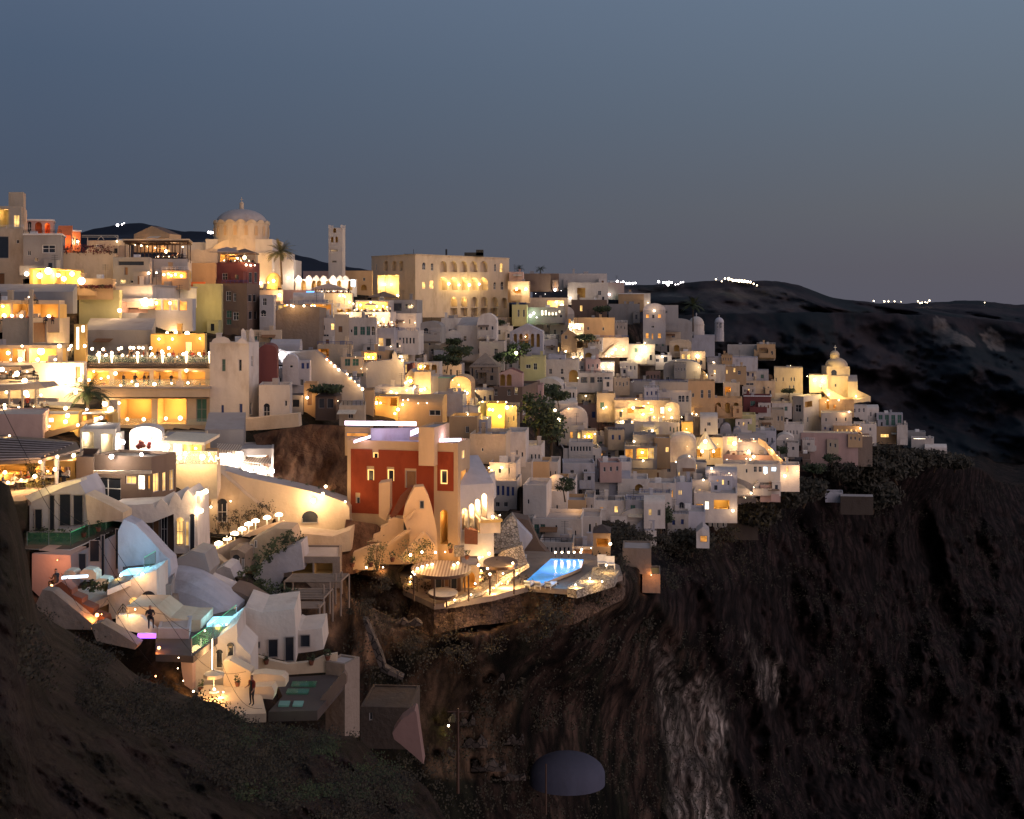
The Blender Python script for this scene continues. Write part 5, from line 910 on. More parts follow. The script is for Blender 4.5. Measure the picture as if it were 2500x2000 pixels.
# ================================================================== red mansion and pool deck
RMd = B('red walled mansion with cream bands and glowing window frames', (848, 1118, 1147), (1082, 1352), 112, 14, 9, 'peach', [(917, 1114, 13, 18, 'f'), (905, 1163, 16, 33, 'f'), (954, 1163, 16, 33, 'f'), (1084, 1165, 17, 34, 'f'), (1003, 1172, 26, 46, 'd'), (874, 1226, 9, 24, 'w'), (1132, 1110, 9, 22, 'l'), (1133, 1172, 16, 50, 'g'), (1084, 1287, 19, 84, 'O')], lp=60, par=.35, inner='ochre', name='mansion', cat='mansion', rmat='greyblue')
def facade_panel(root, inf, rects, mat, off=.07, holes=()):
    """coloured render laid a little proud of the wall, cut round the openings"""
    Lp, Cp = inf['L'], inf['C']; e = (Cp - Lp).normalized(); n = Vector((e.y, -e.x, 0)); mb = MB().mat(mat)
    def hit(px): tx = (px - CX) / F; q = (tx * Lp.y - Lp.x) / (e.x - tx * e.y); return q, Lp.y + q * e.y
    xs = sorted({v for r in rects for v in (r[0], r[2])} | {v for h in holes for v in (h[0] - h[2] / 2, h[0] + h[2] / 2)}); ys = sorted({v for r in rects for v in (r[1], r[3])} | {v for h in holes for v in (h[1] - h[3] / 2, h[1] + h[3] / 2)})
    zc = {}
    for i in range(len(xs) - 1):
        for j in range(len(ys) - 1):
            cx_, cy_ = (xs[i] + xs[i + 1]) / 2, (ys[j] + ys[j + 1]) / 2
            if not any(r[0] < cx_ < r[2] and r[1] < cy_ < r[3] for r in rects) or any(abs(cx_ - h[0]) < h[2] / 2 and abs(cy_ - h[1]) < h[3] / 2 for h in holes): continue
            (q0, Ya), (q1, Yb) = hit(xs[i]), hit(xs[i + 1]); Ym = inf['Y']; p0, p1 = Lp + e * q0 + n * off, Lp + e * q1 + n * off
            mb.poly([up(p0, zat(ys[j + 1], Ym)), up(p1, zat(ys[j + 1], Ym)), up(p1, zat(ys[j], Ym)), up(p0, zat(ys[j], Ym))])
    return mb.build('red_render', root)
# reuse one reference depth so render and openings agree
facade_panel(RMd['root'], RMd, [(857, 1104, 1060, 1264), (1068, 1104, 1108, 1200)], 'red', holes=[(917, 1114, 15, 20), (905, 1163, 18, 35), (954, 1163, 18, 35), (1084, 1165, 19, 36), (1003, 1172, 28, 48), (874, 1226, 11, 26)])
B('cream roof stair tower of the red mansion', (1022, 1060), (1044, 1108), 111.4, 14, 5, 'peach', [], par=.15, name='tower', cat='tower')
B('back roof pavilion with an amber underside behind the purple roof', (842, 905), (1044, 1085), 118, 8, 5, 'tan', [(872, 1062, 58, 12, 'g')], par=.1)
def strip(label, a, b_, Y0, Y1, h, m='led', w=.05, p=120, col=(.85, .65, 1)):
    A_, B_ = W(*a, Y0), W(*b_, Y1); o = empty('light_strip', A_); mb = MB().mat(m); e = (B_ - A_) / 2; mb.box((A_ + B_) / 2, e, (0, w, 0), (0, 0, h / 2)); mb.build('light_tube', o)
    mb = MB().mat('whitepaint'); mb.box((A_ + B_) / 2 + Vector((0, w + .06, 0)), e * 1.01, (0, .05, 0), (0, 0, h / 2 + .03)); mb.build('housing', o)
    if p: light((A_ + B_) / 2 + Vector((0, -.5, .3)), p, col, .4, o)
    tag(o, label, 'light strip'); return o
strip('long white light strip along the back edge of the mansion roof', (842, 1033), (1016, 1035), 117, 117, .4, p=160)
strip('slanting white light strip on the left of the mansion roof', (864, 1079), (905, 1066), 111.8, 117, .25, p=60)
strip('short white light strip beside the mansion roof tower', (1002, 1059), (1021, 1051), 115, 115, .5, p=60)
strip('white light strip on the right parapet of the mansion', (1064, 1076), (1126, 1074), 112.6, 116, .3, p=110)
light(W(960, 1062, 114.5), 90, (.75, .45, 1), .5)  # added violet fill over the mansion roof, no fixture modelled
EXT('roof_wall', 'lilac lit back wall on the mansion roof', 'wall', [(905, 1046), (1022, 1044), (1022, 1075), (905, 1075)], 117.5, .4, 'greyblue')
EXT('buttress', 'cream stair block in front of the red mansion wall', 'wall', [(925, 1180), (952, 1176), (952, 1245), (942, 1272), (925, 1262)], 110.6, 2, 'peach')
BU = EXT('buttress', 'flared peach buttress rising beside the mansion door', 'wall', [(998, 1376), (1000, 1310), (984, 1268), (990, 1236), (1002, 1210), (1012, 1190), (1034, 1188), (1046, 1212), (1056, 1245), (1066, 1295), (1070, 1376)], 108, 1.6, 'peach', 6)
stick(BU, 1030, 1232, 11, 20, 'b', 108, 6, 1030)
BU2 = EXT('stair_wall', 'lower peach stair wall stepping down left of the buttress', 'wall', [(864, 1378), (868, 1350), (880, 1340), (892, 1336), (894, 1324), (910, 1318), (912, 1306), (928, 1300), (930, 1288), (946, 1282), (948, 1270), (962, 1264), (986, 1268), (1002, 1310), (1000, 1378)], 109, 1.2, 'peach', 4)
stick(BU2, 990, 1282, 11, 26, 'b', 109, 4, 930); stick(BU2, 912, 1345, 10, 22, 'w', 109, 4, 930)
for pts_, lab_ in (([(988, 1266), (1000, 1256), (1012, 1244), (1015, 1248), (1004, 1262), (992, 1272)], 'short sloping parapet on the flared buttress'), ([(930, 1340), (960, 1316), (1000, 1290), (1002, 1296), (962, 1324), (934, 1346)], 'middle sloping parapet across the lower stair wall'), ([(1040, 1300), (1062, 1330), (1062, 1340), (1038, 1310)], 'short dropping parapet right of the buttress')): EXT('parapet_wall', lab_, 'wall', pts_, 107.4, .5, 'peach')
EXT('stair', 'dark stepped stair climbing to the mansion door', 'stairs', [(952, 1262), (975, 1215), (1000, 1190), (1010, 1190), (985, 1235), (962, 1268)], 109.6, 1.2, 'terracotta')
EXT('garden_wall', 'thin lit wall stub rising beside the agave bed', 'wall', [(862, 1392), (862, 1350), (900, 1335), (925, 1330), (925, 1392)], 105.5, 1.0, 'peach')
EXT('garden_wall', 'low diagonal parapet over the lit garden bed', 'wall', [(975, 1360), (1030, 1300), (1036, 1305), (1000, 1372), (978, 1376)], 106.5, .6, 'peach')
lamps('in the garden bed under the mansion', [(895, 1385, .12, 35), (935, 1385, .12, 40), (1002, 1355, .14, 60), (1030, 1348, .12, 50), (1063, 1349, .1, 25), (1087, 1348, .1, 30)], col=(1, .55, .18), off=.5)
shrub(W(920, 1388, 104.5), 1.2, 1.9, 'spiky lit agave bush beside the thin wall stub', 'palmleaf', 500, s=.1); shrub(W(1012, 1368, 104.5), 1.9, 1.2, 'uplit bushes under the diagonal parapet', 'palmleaf', 700, s=.1)
# mansion side arcade
RA = B('side wing of the mansion with four tall glowing arches', (1118, 1206), (1180, 1352), 114, -20, 5, 'greyblue', [(1135, 1268, 15, 54, 'O'), (1151, 1262, 13, 62, 'O'), (1166, 1255, 13, 72, 'O'), (1182, 1248, 14, 84, 'O')], lp=1500, lcol=(1, .7, .36), inner='white', roof='slant', rise=2.2, rmat='greyblue', par=.1)
EXT('house', 'grey sloping wing roof wall above the glowing arches', 'house', [(1120, 1200), (1148, 1175), (1195, 1160), (1198, 1225), (1170, 1218), (1120, 1250)], 116.5, 3, 'white', -10)
B('small lit terrace base at the foot of the glowing arches', (1172, 1222), (1268, 1296), 112, -12, 4, 'cream', [], par=.3, cor='ochre', found=.2)
EXT('pier', 'red brick pier under the glowing arches', 'wall', [(1134, 1294), (1166, 1296), (1166, 1330), (1134, 1328)], 112.4, 1.5, 'terracotta')
lamps('on the arch terrace', [(1203, 1262, .18, 60), (1220, 1258, .1, 20)], col=(1, .6, .2))
EXT('stone_wall', 'speckled stone buttress beside the blue shadow slope', 'wall', [(1200, 1320), (1235, 1272), (1250, 1258), (1262, 1275), (1270, 1330), (1212, 1345)], 118, 2, 'crazy')
EXT('slope_wall', 'smooth blue grey sloping wall beside the speckled buttress', 'wall', [(1205, 1352), (1228, 1300), (1250, 1262), (1300, 1315), (1275, 1350)], 121, 2, 'greyblue')
EXT('slope_wall', 'brown shaded slope wall under the lowest white houses', 'wall', [(1250, 1262), (1290, 1270), (1318, 1330), (1345, 1360), (1300, 1405), (1268, 1360)], 125, 3, 'brown')
# deck
POLYS.append(([(850, 1400), (985, 1442), (1060, 1476), (1200, 1456), (1290, 1433), (1400, 1441), (1520, 1406), (1535, 1430), (1430, 1495), (1290, 1505), (1190, 1535), (1050, 1545), (940, 1495), (860, 1460)], None, 108))
ZD = zat(1405, 112)
SLAB('terrace', 'stone paved pool terrace on the cliff edge', 'terrace', [(985, 1440), (1060, 1475), (1110, 1470), (1200, 1455), (1290, 1432), (1400, 1440), (1520, 1405), (1512, 1380), (1440, 1352), (1290, 1345), (1100, 1352), (1010, 1372), (975, 1400)], ZD - .3, .5, 'stone')
RK = SLAB('platform', 'lit stone slope between the bar hut and the pool', 'terrace', [(1085, 1472), (1190, 1440), (1235, 1410), (1292, 1378), (1282, 1362), (1232, 1380), (1200, 1410), (1150, 1442)], ZD + .15, .35, 'crazy', regd=False)
def roofdeck(label, px, py, rx, ry, z, mat, posts, name='canopy', cat='canopy'):
    n_ = 28; P = [onz(px + rx * math.cos(2 * math.pi * i / n_), py + ry * math.sin(2 * math.pi * i / n_), z) for i in range(n_)]; o = empty(name, P[0]); mb = MB().mat(mat); mb.poly(P); lo = [p - Vector((0, 0, .28)) for p in P]; mb.poly(list(reversed(lo)))
    mb.mat('darkwood'); [mb.poly([P[i], P[(i + 1) % n_], lo[(i + 1) % n_], lo[i]]) for i in range(n_)]; mb.build('roof', o)
    mb = MB().mat('darkwood'); [mb.bar(P[i] * .985 - Vector((0, 0, .3)), P[i] * .985 - Vector((0, 0, .9 if cat == 'daybed' else 2.6)), .08) for i in posts]; mb.build('post', o); tag(o, label, cat); return P
PC = roofdeck('broad oval thatched canopy ringed with small lamps', 1077, 1388, 74, 20, ZD + 2.3, 'stripes', (2, 8, 12, 17, 25))
roofdeck('second thatched canopy over the candle lit corner', 1222, 1372, 42, 14, ZD + 2.4, 'darkcanvas', (3, 10, 20))
roofdeck('round pale canvas daybed top below the oval canopy', 1082, 1446, 36, 12, ZD + .9, 'canvas', (6,), 'daybed', 'daybed')
B('dark timber bar hut under the oval canopy', (1052, 1124), (1400, 1442), 106.8, 4, 4, 'darkwood', [(1070, 1422, 16, 30, 'b'), (1090, 1420, 12, 28, 'd'), (1108, 1425, 16, 28, 'b')], par=.05)
B('dark rocky bar cave beside the oval canopy', (1126, 1170), (1380, 1440), 107.4, -4, 4, 'stone', [(1145, 1415, 30, 40, 'O')], par=.1, lp=70)
EXT('rock_wall', 'boulder wall lit from below left of the pool', 'wall', [(1232, 1400), (1215, 1362), (1228, 1345), (1275, 1330), (1282, 1360), (1290, 1385), (1262, 1408)], 113.5, 1.5, 'crazy')
EXT('rock_wall', 'small dry stone wall block under the mansion arches', 'wall', [(1108, 1338), (1132, 1336), (1132, 1358), (1108, 1360)], 108.5, 1.2, 'crazy')
lamps('strung round the oval canopy', [(1003, 1408, .1, 14), (1008, 1397, .1, 10), (1019, 1388, .13, 16), (1031, 1384, .13, 16), (1043, 1380, .13, 16), (1055, 1378, .13, 16), (1108, 1380, .13, 16), (1118, 1375, .13, 16), (1012, 1402, .1, 12), (1002, 1421, .1, 20)], col=(1, .6, .2), off=.15)
lamps('in the candle lit corner by the pool', [(1170, 1362, .12, 25), (1178, 1360, .12, 25), (1194, 1352, .15, 30), (1168, 1380, .12, 25), (1175, 1393, .18, 60), (1190, 1388, .12, 30), (1196, 1402, .12, 30), (1160, 1425, .12, 40), (1228, 1400, .12, 25), (1172, 1408, .12, 25)], col=(1, .55, .16), off=.3)
ZP = ZD + .02
SLAB('swimming_pool', 'glowing blue swimming pool on the terrace edge', 'pool', [(1283, 1419), (1345, 1364), (1425, 1366), (1419, 1386), (1402, 1394), (1322, 1425), (1300, 1416)], ZP + .12, .3, 'poolglow', edge='stone', regd=False)
light(onz(1360, 1392, ZP + 1.4), 160, (.1, .45, 1), .8)
strip('warm light line along the far rim of the pool', (1345, 1360), (1424, 1362), 124.5, 124.2, .08, 'glass_lamp', p=60, col=(1, .6, .3))
for x in (1356, 1372, 1388, 1402, 1418): p = onz(x, 1361.5, ZP + .1); globe(up(p, p.z + .55), .11, 'along the far rim of the swimming pool', 'bulb', 14, stem=.5, desc='small bollard lamp', name='bollard_lamp')
EXT('wall', 'curved lit bench wall left of the pool', 'wall', [(1190, 1440), (1200, 1424), (1232, 1405), (1290, 1376), (1293, 1384), (1248, 1415), (1230, 1445), (1195, 1452)], 109.5, .6, 'crazy')
SLAB('terrace', 'sun terrace right of the pool with a lit wave wall', 'terrace', [(1385, 1436), (1408, 1440), (1500, 1412), (1512, 1392), (1470, 1378), (1440, 1395)], ZD + .1, .8, 'crazy', regd=False)
ribbon('wavy parapet glowing on the sun terrace', [(1388, 1430, 6), (1420, 1418, 12), (1443, 1405, 18), (1447, 1388, 16), (1460, 1384, 10), (1500, 1392, 6)], 109, 116, .5, 'crazy')
lamps('around the sun terrace', [(1405, 1428, .1, 130), (1440, 1412, .1, 160), (1470, 1420, .08, 40), (1480, 1380, .1, 40)], col=(1, .66, .28), off=.6)
lamps('along the lit stone slope', [(1110, 1465, .08, 130), (1150, 1452, .08, 60), (1205, 1436, .08, 150), (1240, 1420, .08, 130), (1262, 1400, .1, 130), (1252, 1375, .1, 130), (1225, 1425, .08, 60)], col=(1, .66, .3), off=.7)
lo_ = mk_table(.5, True, 'whitepaint')
for x, y in ((1470, 1384), (1490, 1388)):
    a = onz(x, y, ZD + .15); o = empty('garden_chair', a); mb = MB().mat('whitepaint'); mb.box(a + Vector((0, 0, .45)), (.45, 0, 0), (0, .4, 0), (0, 0, .05)); mb.box(a + Vector((0, .38, .8)), (.45, 0, 0), (0, .04, 0), (0, 0, .35)); mb.build('seat', o); mb = MB().mat('whitepaint'); [mb.bar(a + Vector((sx, sy, 0)), a + Vector((sx, sy, .42)), .04) for sx in (-.4, .4) for sy in (-.35, .35)]; mb.build('legs', o); later(o, 'white garden chair', 'on the sun terrace', 'chair')
B('round stone lookout with an orange lit rim on the cliff', (1568, 1612), (1402, 1445), None, 6, 5, 'stone', [], par=.25, rmat='ochre', found=.2)
lamps('on the round stone lookout', [(1590, 1404, .08, 60)], col=(1, .4, .12), off=.4)
# ================================================================== rocky bluff behind the promenade, near left complex
PR = B('blindingly lit promenade shops under striped awnings', (530, 668), (1095, 1160), 121, -8, 6, 'white', [(562, 1128, 52, 44, 'o'), (628, 1132, 56, 40, 'o')], lp=420, lcol=(1, .84, .66), inner='white', par=.1)
for i, (a, b_, y0, y1) in enumerate(((530, 590, 1082, 1098), (594, 662, 1114, 1128))):
    P_ = [W(a, y0, 122), W(b_, y0 + 4, 121), W(b_, y1 + 4, 119), W(a, y1, 119.6)]; mb = MB().mat('stripes'); mb.poly(P_); [mb.poly([P_[3].lerp(P_[2], k / 16), P_[3].lerp(P_[2], (k + .8) / 16), P_[3].lerp(P_[2], (k + .8) / 16) - Vector((0, 0, .35)), P_[3].lerp(P_[2], k / 16) - Vector((0, 0, .35))]) for k in range(16)]
    tag(mb.build('awning', loc=P_[0]), ['upper scalloped awning on the blinding promenade', 'lower striped awning on the blinding promenade'][i], 'awning')
EXT('promenade_wall', 'huge smooth white wall sweeping down from the promenade', 'wall', [(528, 1146), (560, 1152), (600, 1165), (660, 1178), (700, 1186), (760, 1200), (800, 1212), (842, 1226), (853, 1240), (853, 1270), (857, 1285), (850, 1345), (800, 1360), (700, 1320), (664, 1256), (600, 1205), (530, 1152)], 113, 3, 'cream', 0, cap='roofing')
o = EXT('house', 'cream cave house with an arched niche door below the promenade', 'house', [(500, 1146), (529, 1146), (600, 1208), (664, 1258), (664, 1300), (500, 1300)], 111.5, 3, 'cream', 3); stick(o, 543, 1246, 24, 58, 'a', 111.5, 3, 582)
stick(bpy.data.objects['promenade_wall'], 757, 1262, 40, 30, 'K', 113, 0)
lamps('on the sweeping promenade wall', [(765, 1222, .28, 300), (788, 1206, .2, 50), (795, 1188, .2, 40), (843, 1225, .1, 15)], col=(1, .7, .4)); lamps('over the arched niche door', [(563, 1224, .1, 15)])
B('cream house block above the umbrella terrace', (484, 530), (1178, 1300), 110.5, 3, 4, 'cream', [(500, 1215, 30, 46, 'O')], lp=90)
TE = B('umbrella restaurant terrace base with a patterned parapet', (480, 700), (1318, 1400), 103, -24, 6, 'cream', [], rmat='paving', par=.1)
for k_, (x, y) in enumerate(((511, 1340), (534, 1327), (555, 1315), (573, 1303), (591, 1292), (607, 1280), (624, 1272), (652, 1264), (681, 1257))):
    Yk = 98 + k_ * 1.35; p = W(x, y + 9, Yk); o = empty('table_lamp', p); mb = MB().mat('bulb'); c = W(x, y, Yk); mb.lathe(c - Vector((0, 0, .08)), [(.36, 0), (.34, .16), (.1, .28), (0, .29)], 12); mb.build('lamp_shade', o); mb = MB().mat('whitepaint'); mb.bar(c - Vector((0, 0, 1.5)), c, .05, 6); mb.build('pole', o); light(c + Vector((-.2, .5, -.5)), 60, (1, .62, .28), .15, o); later(o, 'white mushroom lamp', 'along the curved umbrella terrace', 'lamp')
ribbon('long curved cream parapet under the mushroom lamps', [(508, 1352, 40), (545, 1334, 44), (580, 1316, 50), (610, 1300, 54), (640, 1286, 60), (690, 1272, 60), (715, 1290, 40)], 97, 109, .4, 'cream')
for k_ in range(15):
    f = R(); x = 482 + f * 150; y = 1338 - f * 62 + U(-2, 2); Yk = 99 + f * 11; person(W(x, y, Yk + .8) - Vector((0, 0, 1.5)), U(0, 6), 'on the curved umbrella terrace', 'sit', random.choice(['cloth_red', 'cloth_tan', 'cloth_dark']))
for k_ in range(6): f = (k_ + .5) / 6; shrub(W(520 + f * 150, 1305 - f * 50, 104 + f * 9), .8, 1.1, None, 'dryleaf', 120, 'behind the curved umbrella terrace')
EXT('garden_wall', 'pale cut wall corner lit yellow below the umbrella terrace', 'wall', [(508, 1395), (512, 1352), (532, 1360), (562, 1385), (540, 1384), (512, 1398)], 96, 1, 'cream')
EXT('house', 'grey brown cave house under the umbrella terrace', 'house', [(515, 1400), (545, 1382), (562, 1388), (575, 1420), (600, 1465), (560, 1470), (515, 1440)], 93, 3, 'greyblue')
o = EXT('house', 'round arched green grey porch beside the hedge', 'house', [(560, 1400), (562, 1345), (580, 1342), (598, 1352), (600, 1400)], 97, 3, 'stone'); stick(o, 577, 1372, 18, 36, 'a', 97); stick(o, 594, 1376, 6, 30, 'a', 97)
o = EXT('house', 'white wall with two drawn dark doors above the hedge', 'house', [(600, 1345), (612, 1320), (670, 1290), (712, 1292), (722, 1320), (650, 1372), (602, 1398)], 100.5, 3, 'cream'); stick(o, 614, 1345, 10, 34, 'w', 100.5); stick(o, 625, 1328, 6, 18, 'w', 100.5)
hedge([W(728, 1322, 101), W(690, 1340, 99), W(650, 1368, 97), W(615, 1400, 95)], 1.3, 1.2, 'thick dark hedge curving down beside the white walls', dens=110)
hedge([W(606, 1412, 92), W(620, 1445, 91), W(660, 1462, 91), W(700, 1475, 91), W(722, 1478, 91)], 1.5, 1.3, 'thick dark hedge above the modern white house', dens=110)
EXT('house', 'blue white cube wall right of the hedge', 'house', [(618, 1410), (640, 1372), (690, 1345), (735, 1325), (742, 1390), (690, 1400), (688, 1455), (660, 1450)], 98.5, 3, 'greyblue')
EXT('house', 'broad cream block wall at the foot of the promenade', 'house', [(712, 1300), (812, 1310), (855, 1295), (856, 1345), (812, 1352), (745, 1352), (720, 1330)], 107, 3, 'cream')
B('stone and timber pavilion roof by the rocky bluff', (690, 830), (1360, 1402), 99, 2, 5, 'stone', [(738, 1388, 50, 26, 'k'), (790, 1388, 44, 26, 'k')], rmat='roofing', par=.15)
def pergola(label, pts, z, zb, mat='wood', n=6, posts=None):
    P = [onz(*p, z) for p in pts]; o = empty('pergola', P[0]); mb = MB().mat(mat)
    for i in range(n + 1): f = i / n; mb.bar(P[0].lerp(P[3], f), P[1].lerp(P[2], f), .07)
    mb.bar(P[0], P[3], .08); mb.bar(P[1], P[2], .08); mb.build('beam', o)
    for p in (posts or P): q = MB().mat(mat); q.bar(p, up(p, zb), .08); q.build('post', o)
    tag(o, label, 'pergola'); return o
z_ = zat(1412, 94); pergola('upper timber pergola beside the brown bluff', [(694, 1420), (832, 1420), (852, 1402), (715, 1402)], z_, z_ - 2.8, 'stone')
z_ = zat(1450, 90); pergola('middle timber pergola beside the brown bluff', [(690, 1462), (790, 1462), (812, 1438), (715, 1438)], z_, z_ - 2.6, 'stone')
z_ = zat(1475, 88); pergola('lower timber pergola beside the brown bluff', [(700, 1485), (780, 1485), (792, 1470), (715, 1470)], z_, z_ - 2.6, 'stone')
for x, y0, y1, Yp in ((790, 1428, 1525, 90), (805, 1420, 1498, 91), (819, 1400, 1475, 93), (834, 1395, 1450, 94), (778, 1475, 1530, 87)): tag((lambda m_: (m_.bar(W(x, y0, Yp), W(x, y1, Yp), .09, 6), m_.build('post', loc=W(x, y1, Yp)))[1])(MB().mat('stone')), f'{ {790: "tallest", 805: "second tall", 819: "slim right hand", 834: "short far", 778: "lowest left"}[x]} bare timber post standing against the bluff', 'post')
# modern white house and terraces
o = EXT('house', 'modern white house with square dark doors', 'house', [(598, 1482), (606, 1484), (640, 1496), (718, 1486), (722, 1540), (722, 1618), (700, 1614), (640, 1600), (598, 1580)], 80, 5, 'white', 6, 720)
for x, y, w, h, k in ((626, 1574, 20, 18, 'b'), (667, 1582, 25, 46, 'b'), (707, 1584, 23, 62, 'b')): stick(o, x, y, w, h, k, 80, 6, 720)
o = EXT('house', 'low white annex with one square dark window', 'house', [(722, 1536), (732, 1540), (786, 1534), (790, 1585), (768, 1590), (722, 1596)], 82, 4, 'white', 4); stick(o, 745, 1564, 26, 32, 'b', 82, 4)
EXT('house', 'brown grey roof wall behind the modern white house', 'house', [(560, 1440), (590, 1448), (640, 1478), (700, 1485), (640, 1495), (605, 1483), (600, 1530), (580, 1560), (572, 1480)], 83, 3, 'brown')
ribbon('long sweeping white parapet in front of the modern house', [(610, 1597, 40), (650, 1610, 34), (700, 1622, 26), (760, 1616, 28), (790, 1602, 40), (822, 1596, 50)], 76, 77, .4, 'cream')
SLAB('terrace', 'dark terrace with pale green steps', 'terrace', [(668, 1655), (830, 1646), (838, 1662), (775, 1735), (655, 1738), (690, 1700)], zat(1690, 73), .6, 'darkroof')
for i, (x, y, w) in enumerate(((740, 1668, 60), (725, 1686, 54), (692, 1716, 26), (726, 1716, 24))): SLAB('step', ['upper long green glazed step', 'second long green glazed step', 'left teal lit step', 'right teal lit step'][i] + ' on the dark terrace', 'step', [(x - w / 2, y + 6), (x + w / 2, y + 6), (x + w / 2 + 4, y - 5), (x - w / 2 + 4, y - 5)], zat(1690, 73) + .12, .1, 'teal' if i > 1 else 'glassgreen', regd=False)
light(onz(708, 1712, zat(1690, 73) + 1), 12, (.5, 1, .8), .3)
o = B('weathered beige column house on the slope', (795, 842, 878), (1622, 1775), 76, 25, 4, 'stone', [(812, 1712, 4, 40, 'w'), (826, 1700, 4, 50, 'w')], par=.1)
EXT('parapet_wall', 'leaning dark edge wall along the green step terrace', 'wall', [(775, 1716), (840, 1640), (846, 1650), (846, 1668), (788, 1738)], 71.5, .5, 'brown')
for i, pts in enumerate(([(612, 1648), (640, 1645), (688, 1650), (697, 1658), (697, 1676), (672, 1678), (618, 1668)], [(618, 1678), (664, 1676), (670, 1690), (666, 1708), (622, 1704)])): EXT('bench', ['upper curved white masonry bench', 'lower white masonry bench'][i] + ' behind the standing person', 'bench', pts, 68.5 - i, 1, 'cream')
p = W(615, 1722, 65.5); person(p, 2.6, 'facing the lights at the end of the lit path', 'stand', 'cloth_red', 1.0)
# cellar house with lit corner
o = EXT('house', 'white arcaded house with a sloping roofline and glass rail', 'house', [(470, 1603), (578, 1522), (580, 1568), (612, 1600), (612, 1690), (480, 1692), (470, 1680)], 70, 4, 'white', 6, 470)
stick(o, 536, 1608, 17, 46, 'a', 70, 6, 470); stick(o, 563, 1594, 18, 52, 'a', 70, 6, 470)
EXT('house', 'rose lit end wall of the arcaded house', 'house', [(440, 1602), (470, 1600), (470, 1686), (450, 1672), (444, 1640)], 69.5, 3, 'pink', -4)
EXT('garden_wall', 'cream slanting stair wall in the lit corner', 'wall', [(545, 1615), (560, 1612), (612, 1640), (612, 1690), (590, 1720), (545, 1690)], 68.8, 1, 'cream')
strip('tall thin white light column in the arcade corner', (518, 1632), (518.4, 1566), 68.6, 68.6, .3, 'bulb', .07, 160, (1, .66, .32))
umbrella(W(522, 1690, 67), .6, 1.1, 'in the arcade corner', 'canvas', 8, 'low round lit umbrella')
lamps('at the foot of the arcade corner', [(472, 1688, .09, 30), (523, 1683, .09, 60), (545, 1690, .08, 50), (436, 1606, .05, 8), (434, 1632, .05, 8), (448, 1662, .05, 8)], col=(1, .55, .2), off=.3)
SLAB('terrace', 'lit paved courtyard floor by the arcade corner', 'terrace', [(480, 1700), (500, 1672), (612, 1672), (640, 1700), (650, 1742), (560, 1745)], zat(1722, 65.5) - .02, .5, 'cream')
# pool terrace with green glass
zt_ = zat(1535, 72)
SLAB('terrace', 'dark roof terrace of the green glass rail', 'terrace', [(440, 1600), (380, 1598), (380, 1560), (490, 1540), (520, 1500), (576, 1486), (578, 1515), (545, 1545), (472, 1602)], zt_, .4, 'darkroof')
railing([onz(468, 1600, zt_), onz(520, 1562, zt_), onz(577, 1515, zt_)], 1.0, glass='glassgreen', label='long green glass railing above the arcaded house', mat='metal', top='ledgreen', rails=1, step=2.5)
SLAB('plunge_pool', 'small pale blue plunge pool beside the green glass rail', 'pool', [(505, 1523), (520, 1506), (568, 1504), (560, 1522)], zt_ + .25, .2, 'poolsmall', regd=False)
light(onz(535, 1512, zt_ + 1.1), 50, (.4, .75, 1), .4)
lamps('on the green glass terrace', [(553, 1525, .08, 12), (500, 1540, .05, 6)], col=(1, .7, .2))
# whale roof
wc = W(468, 1500, 78); o = empty('house', wc); mb = MB().mat('greyblue')
K = 14; prev = None
for i in range(K + 1):
    f = i / K; x = 396 + f * 160; ytop = 1404 + 105 * f ** 1.9; Yw = 81 - f * 3; ybot = 1500 + f * 22; rr = max(.3, (ybot - ytop) * Yw / F); cc = W(x, ybot, Yw)
    ring = [cc + Vector((0, 3.2 - 3.2 * math.cos(t) * 1.0, rr * math.sin(t))) for t in [math.pi * j / 10 for j in range(11)]]
    if prev:
        for j in range(10): mb.poly([prev[j], prev[j + 1], ring[j + 1], ring[j]])
    else: mb.poly(ring)
    prev = ring
mb.poly(prev); mb.build('vault', o, smooth=True); tag(o, 'whale backed pale vault glowing blue at its tip', 'vaulted house'); reg(396, 556, 1404, 1520, 84)
o = EXT('house', 'white cave house with round arches below the plunge deck', 'house', [(265, 1436), (382, 1392), (384, 1480), (372, 1500), (266, 1512)], 74.5, 3.2, 'white', 4)
stick(o, 363, 1462, 36, 40, 'a', 74.5, 4); stick(o, 327, 1480, 22, 44, 'A', 74.5, 4)
B('small grey dark block with a tiny shuttered window', (382, 418), (1428, 1455), 77, 2, 4, 'grey', [(394, 1440, 8, 22, 'w')], par=.1)
EXT('house', 'dark recess wall right of the round arches', 'house', [(382, 1455), (425, 1458), (430, 1510), (382, 1505)], 77.5, 1, 'stone')
zt2 = zat(1395, 77)
SLAB('terrace', 'high plunge pool deck over the round arches', 'terrace', [(262, 1440), (265, 1425), (300, 1400), (300, 1384), (378, 1376), (382, 1392)], zt2, .35, 'darkroof', edge='white')
SLAB('plunge_pool', 'thin bright plunge pool on the high deck', 'pool', [(293, 1399), (312, 1388), (350, 1385), (375, 1380), (372, 1386), (330, 1396)], zt2 + .2, .2, 'poolsmall', regd=False); light(onz(330, 1392, zt2 + 1), 25, (.5, .8, 1), .3)
railing([onz(352, 1396, zt2), onz(380, 1379, zt2)], .95, glass='glassgreen', label='green edged glass rail of the high deck', mat='metal', top='ledgreen', rails=1, step=2.5)
lamps('on the high plunge deck', [(348, 1402, .12, 25)], off=.2)
EXT('house', 'great slanted white buttress wall washed with blue light', 'house', [(288, 1400), (288, 1298), (302, 1268), (330, 1280), (360, 1310), (398, 1352), (414, 1366), (418, 1395), (410, 1432), (384, 1430), (384, 1392), (340, 1384)], 79.5, 1.6, 'greyblue')
light(W(325, 1350, 76), 220, (.2, .65, 1), .4); light(W(552, 1490, 73.5), 130, (.25, .7, 1), .3)
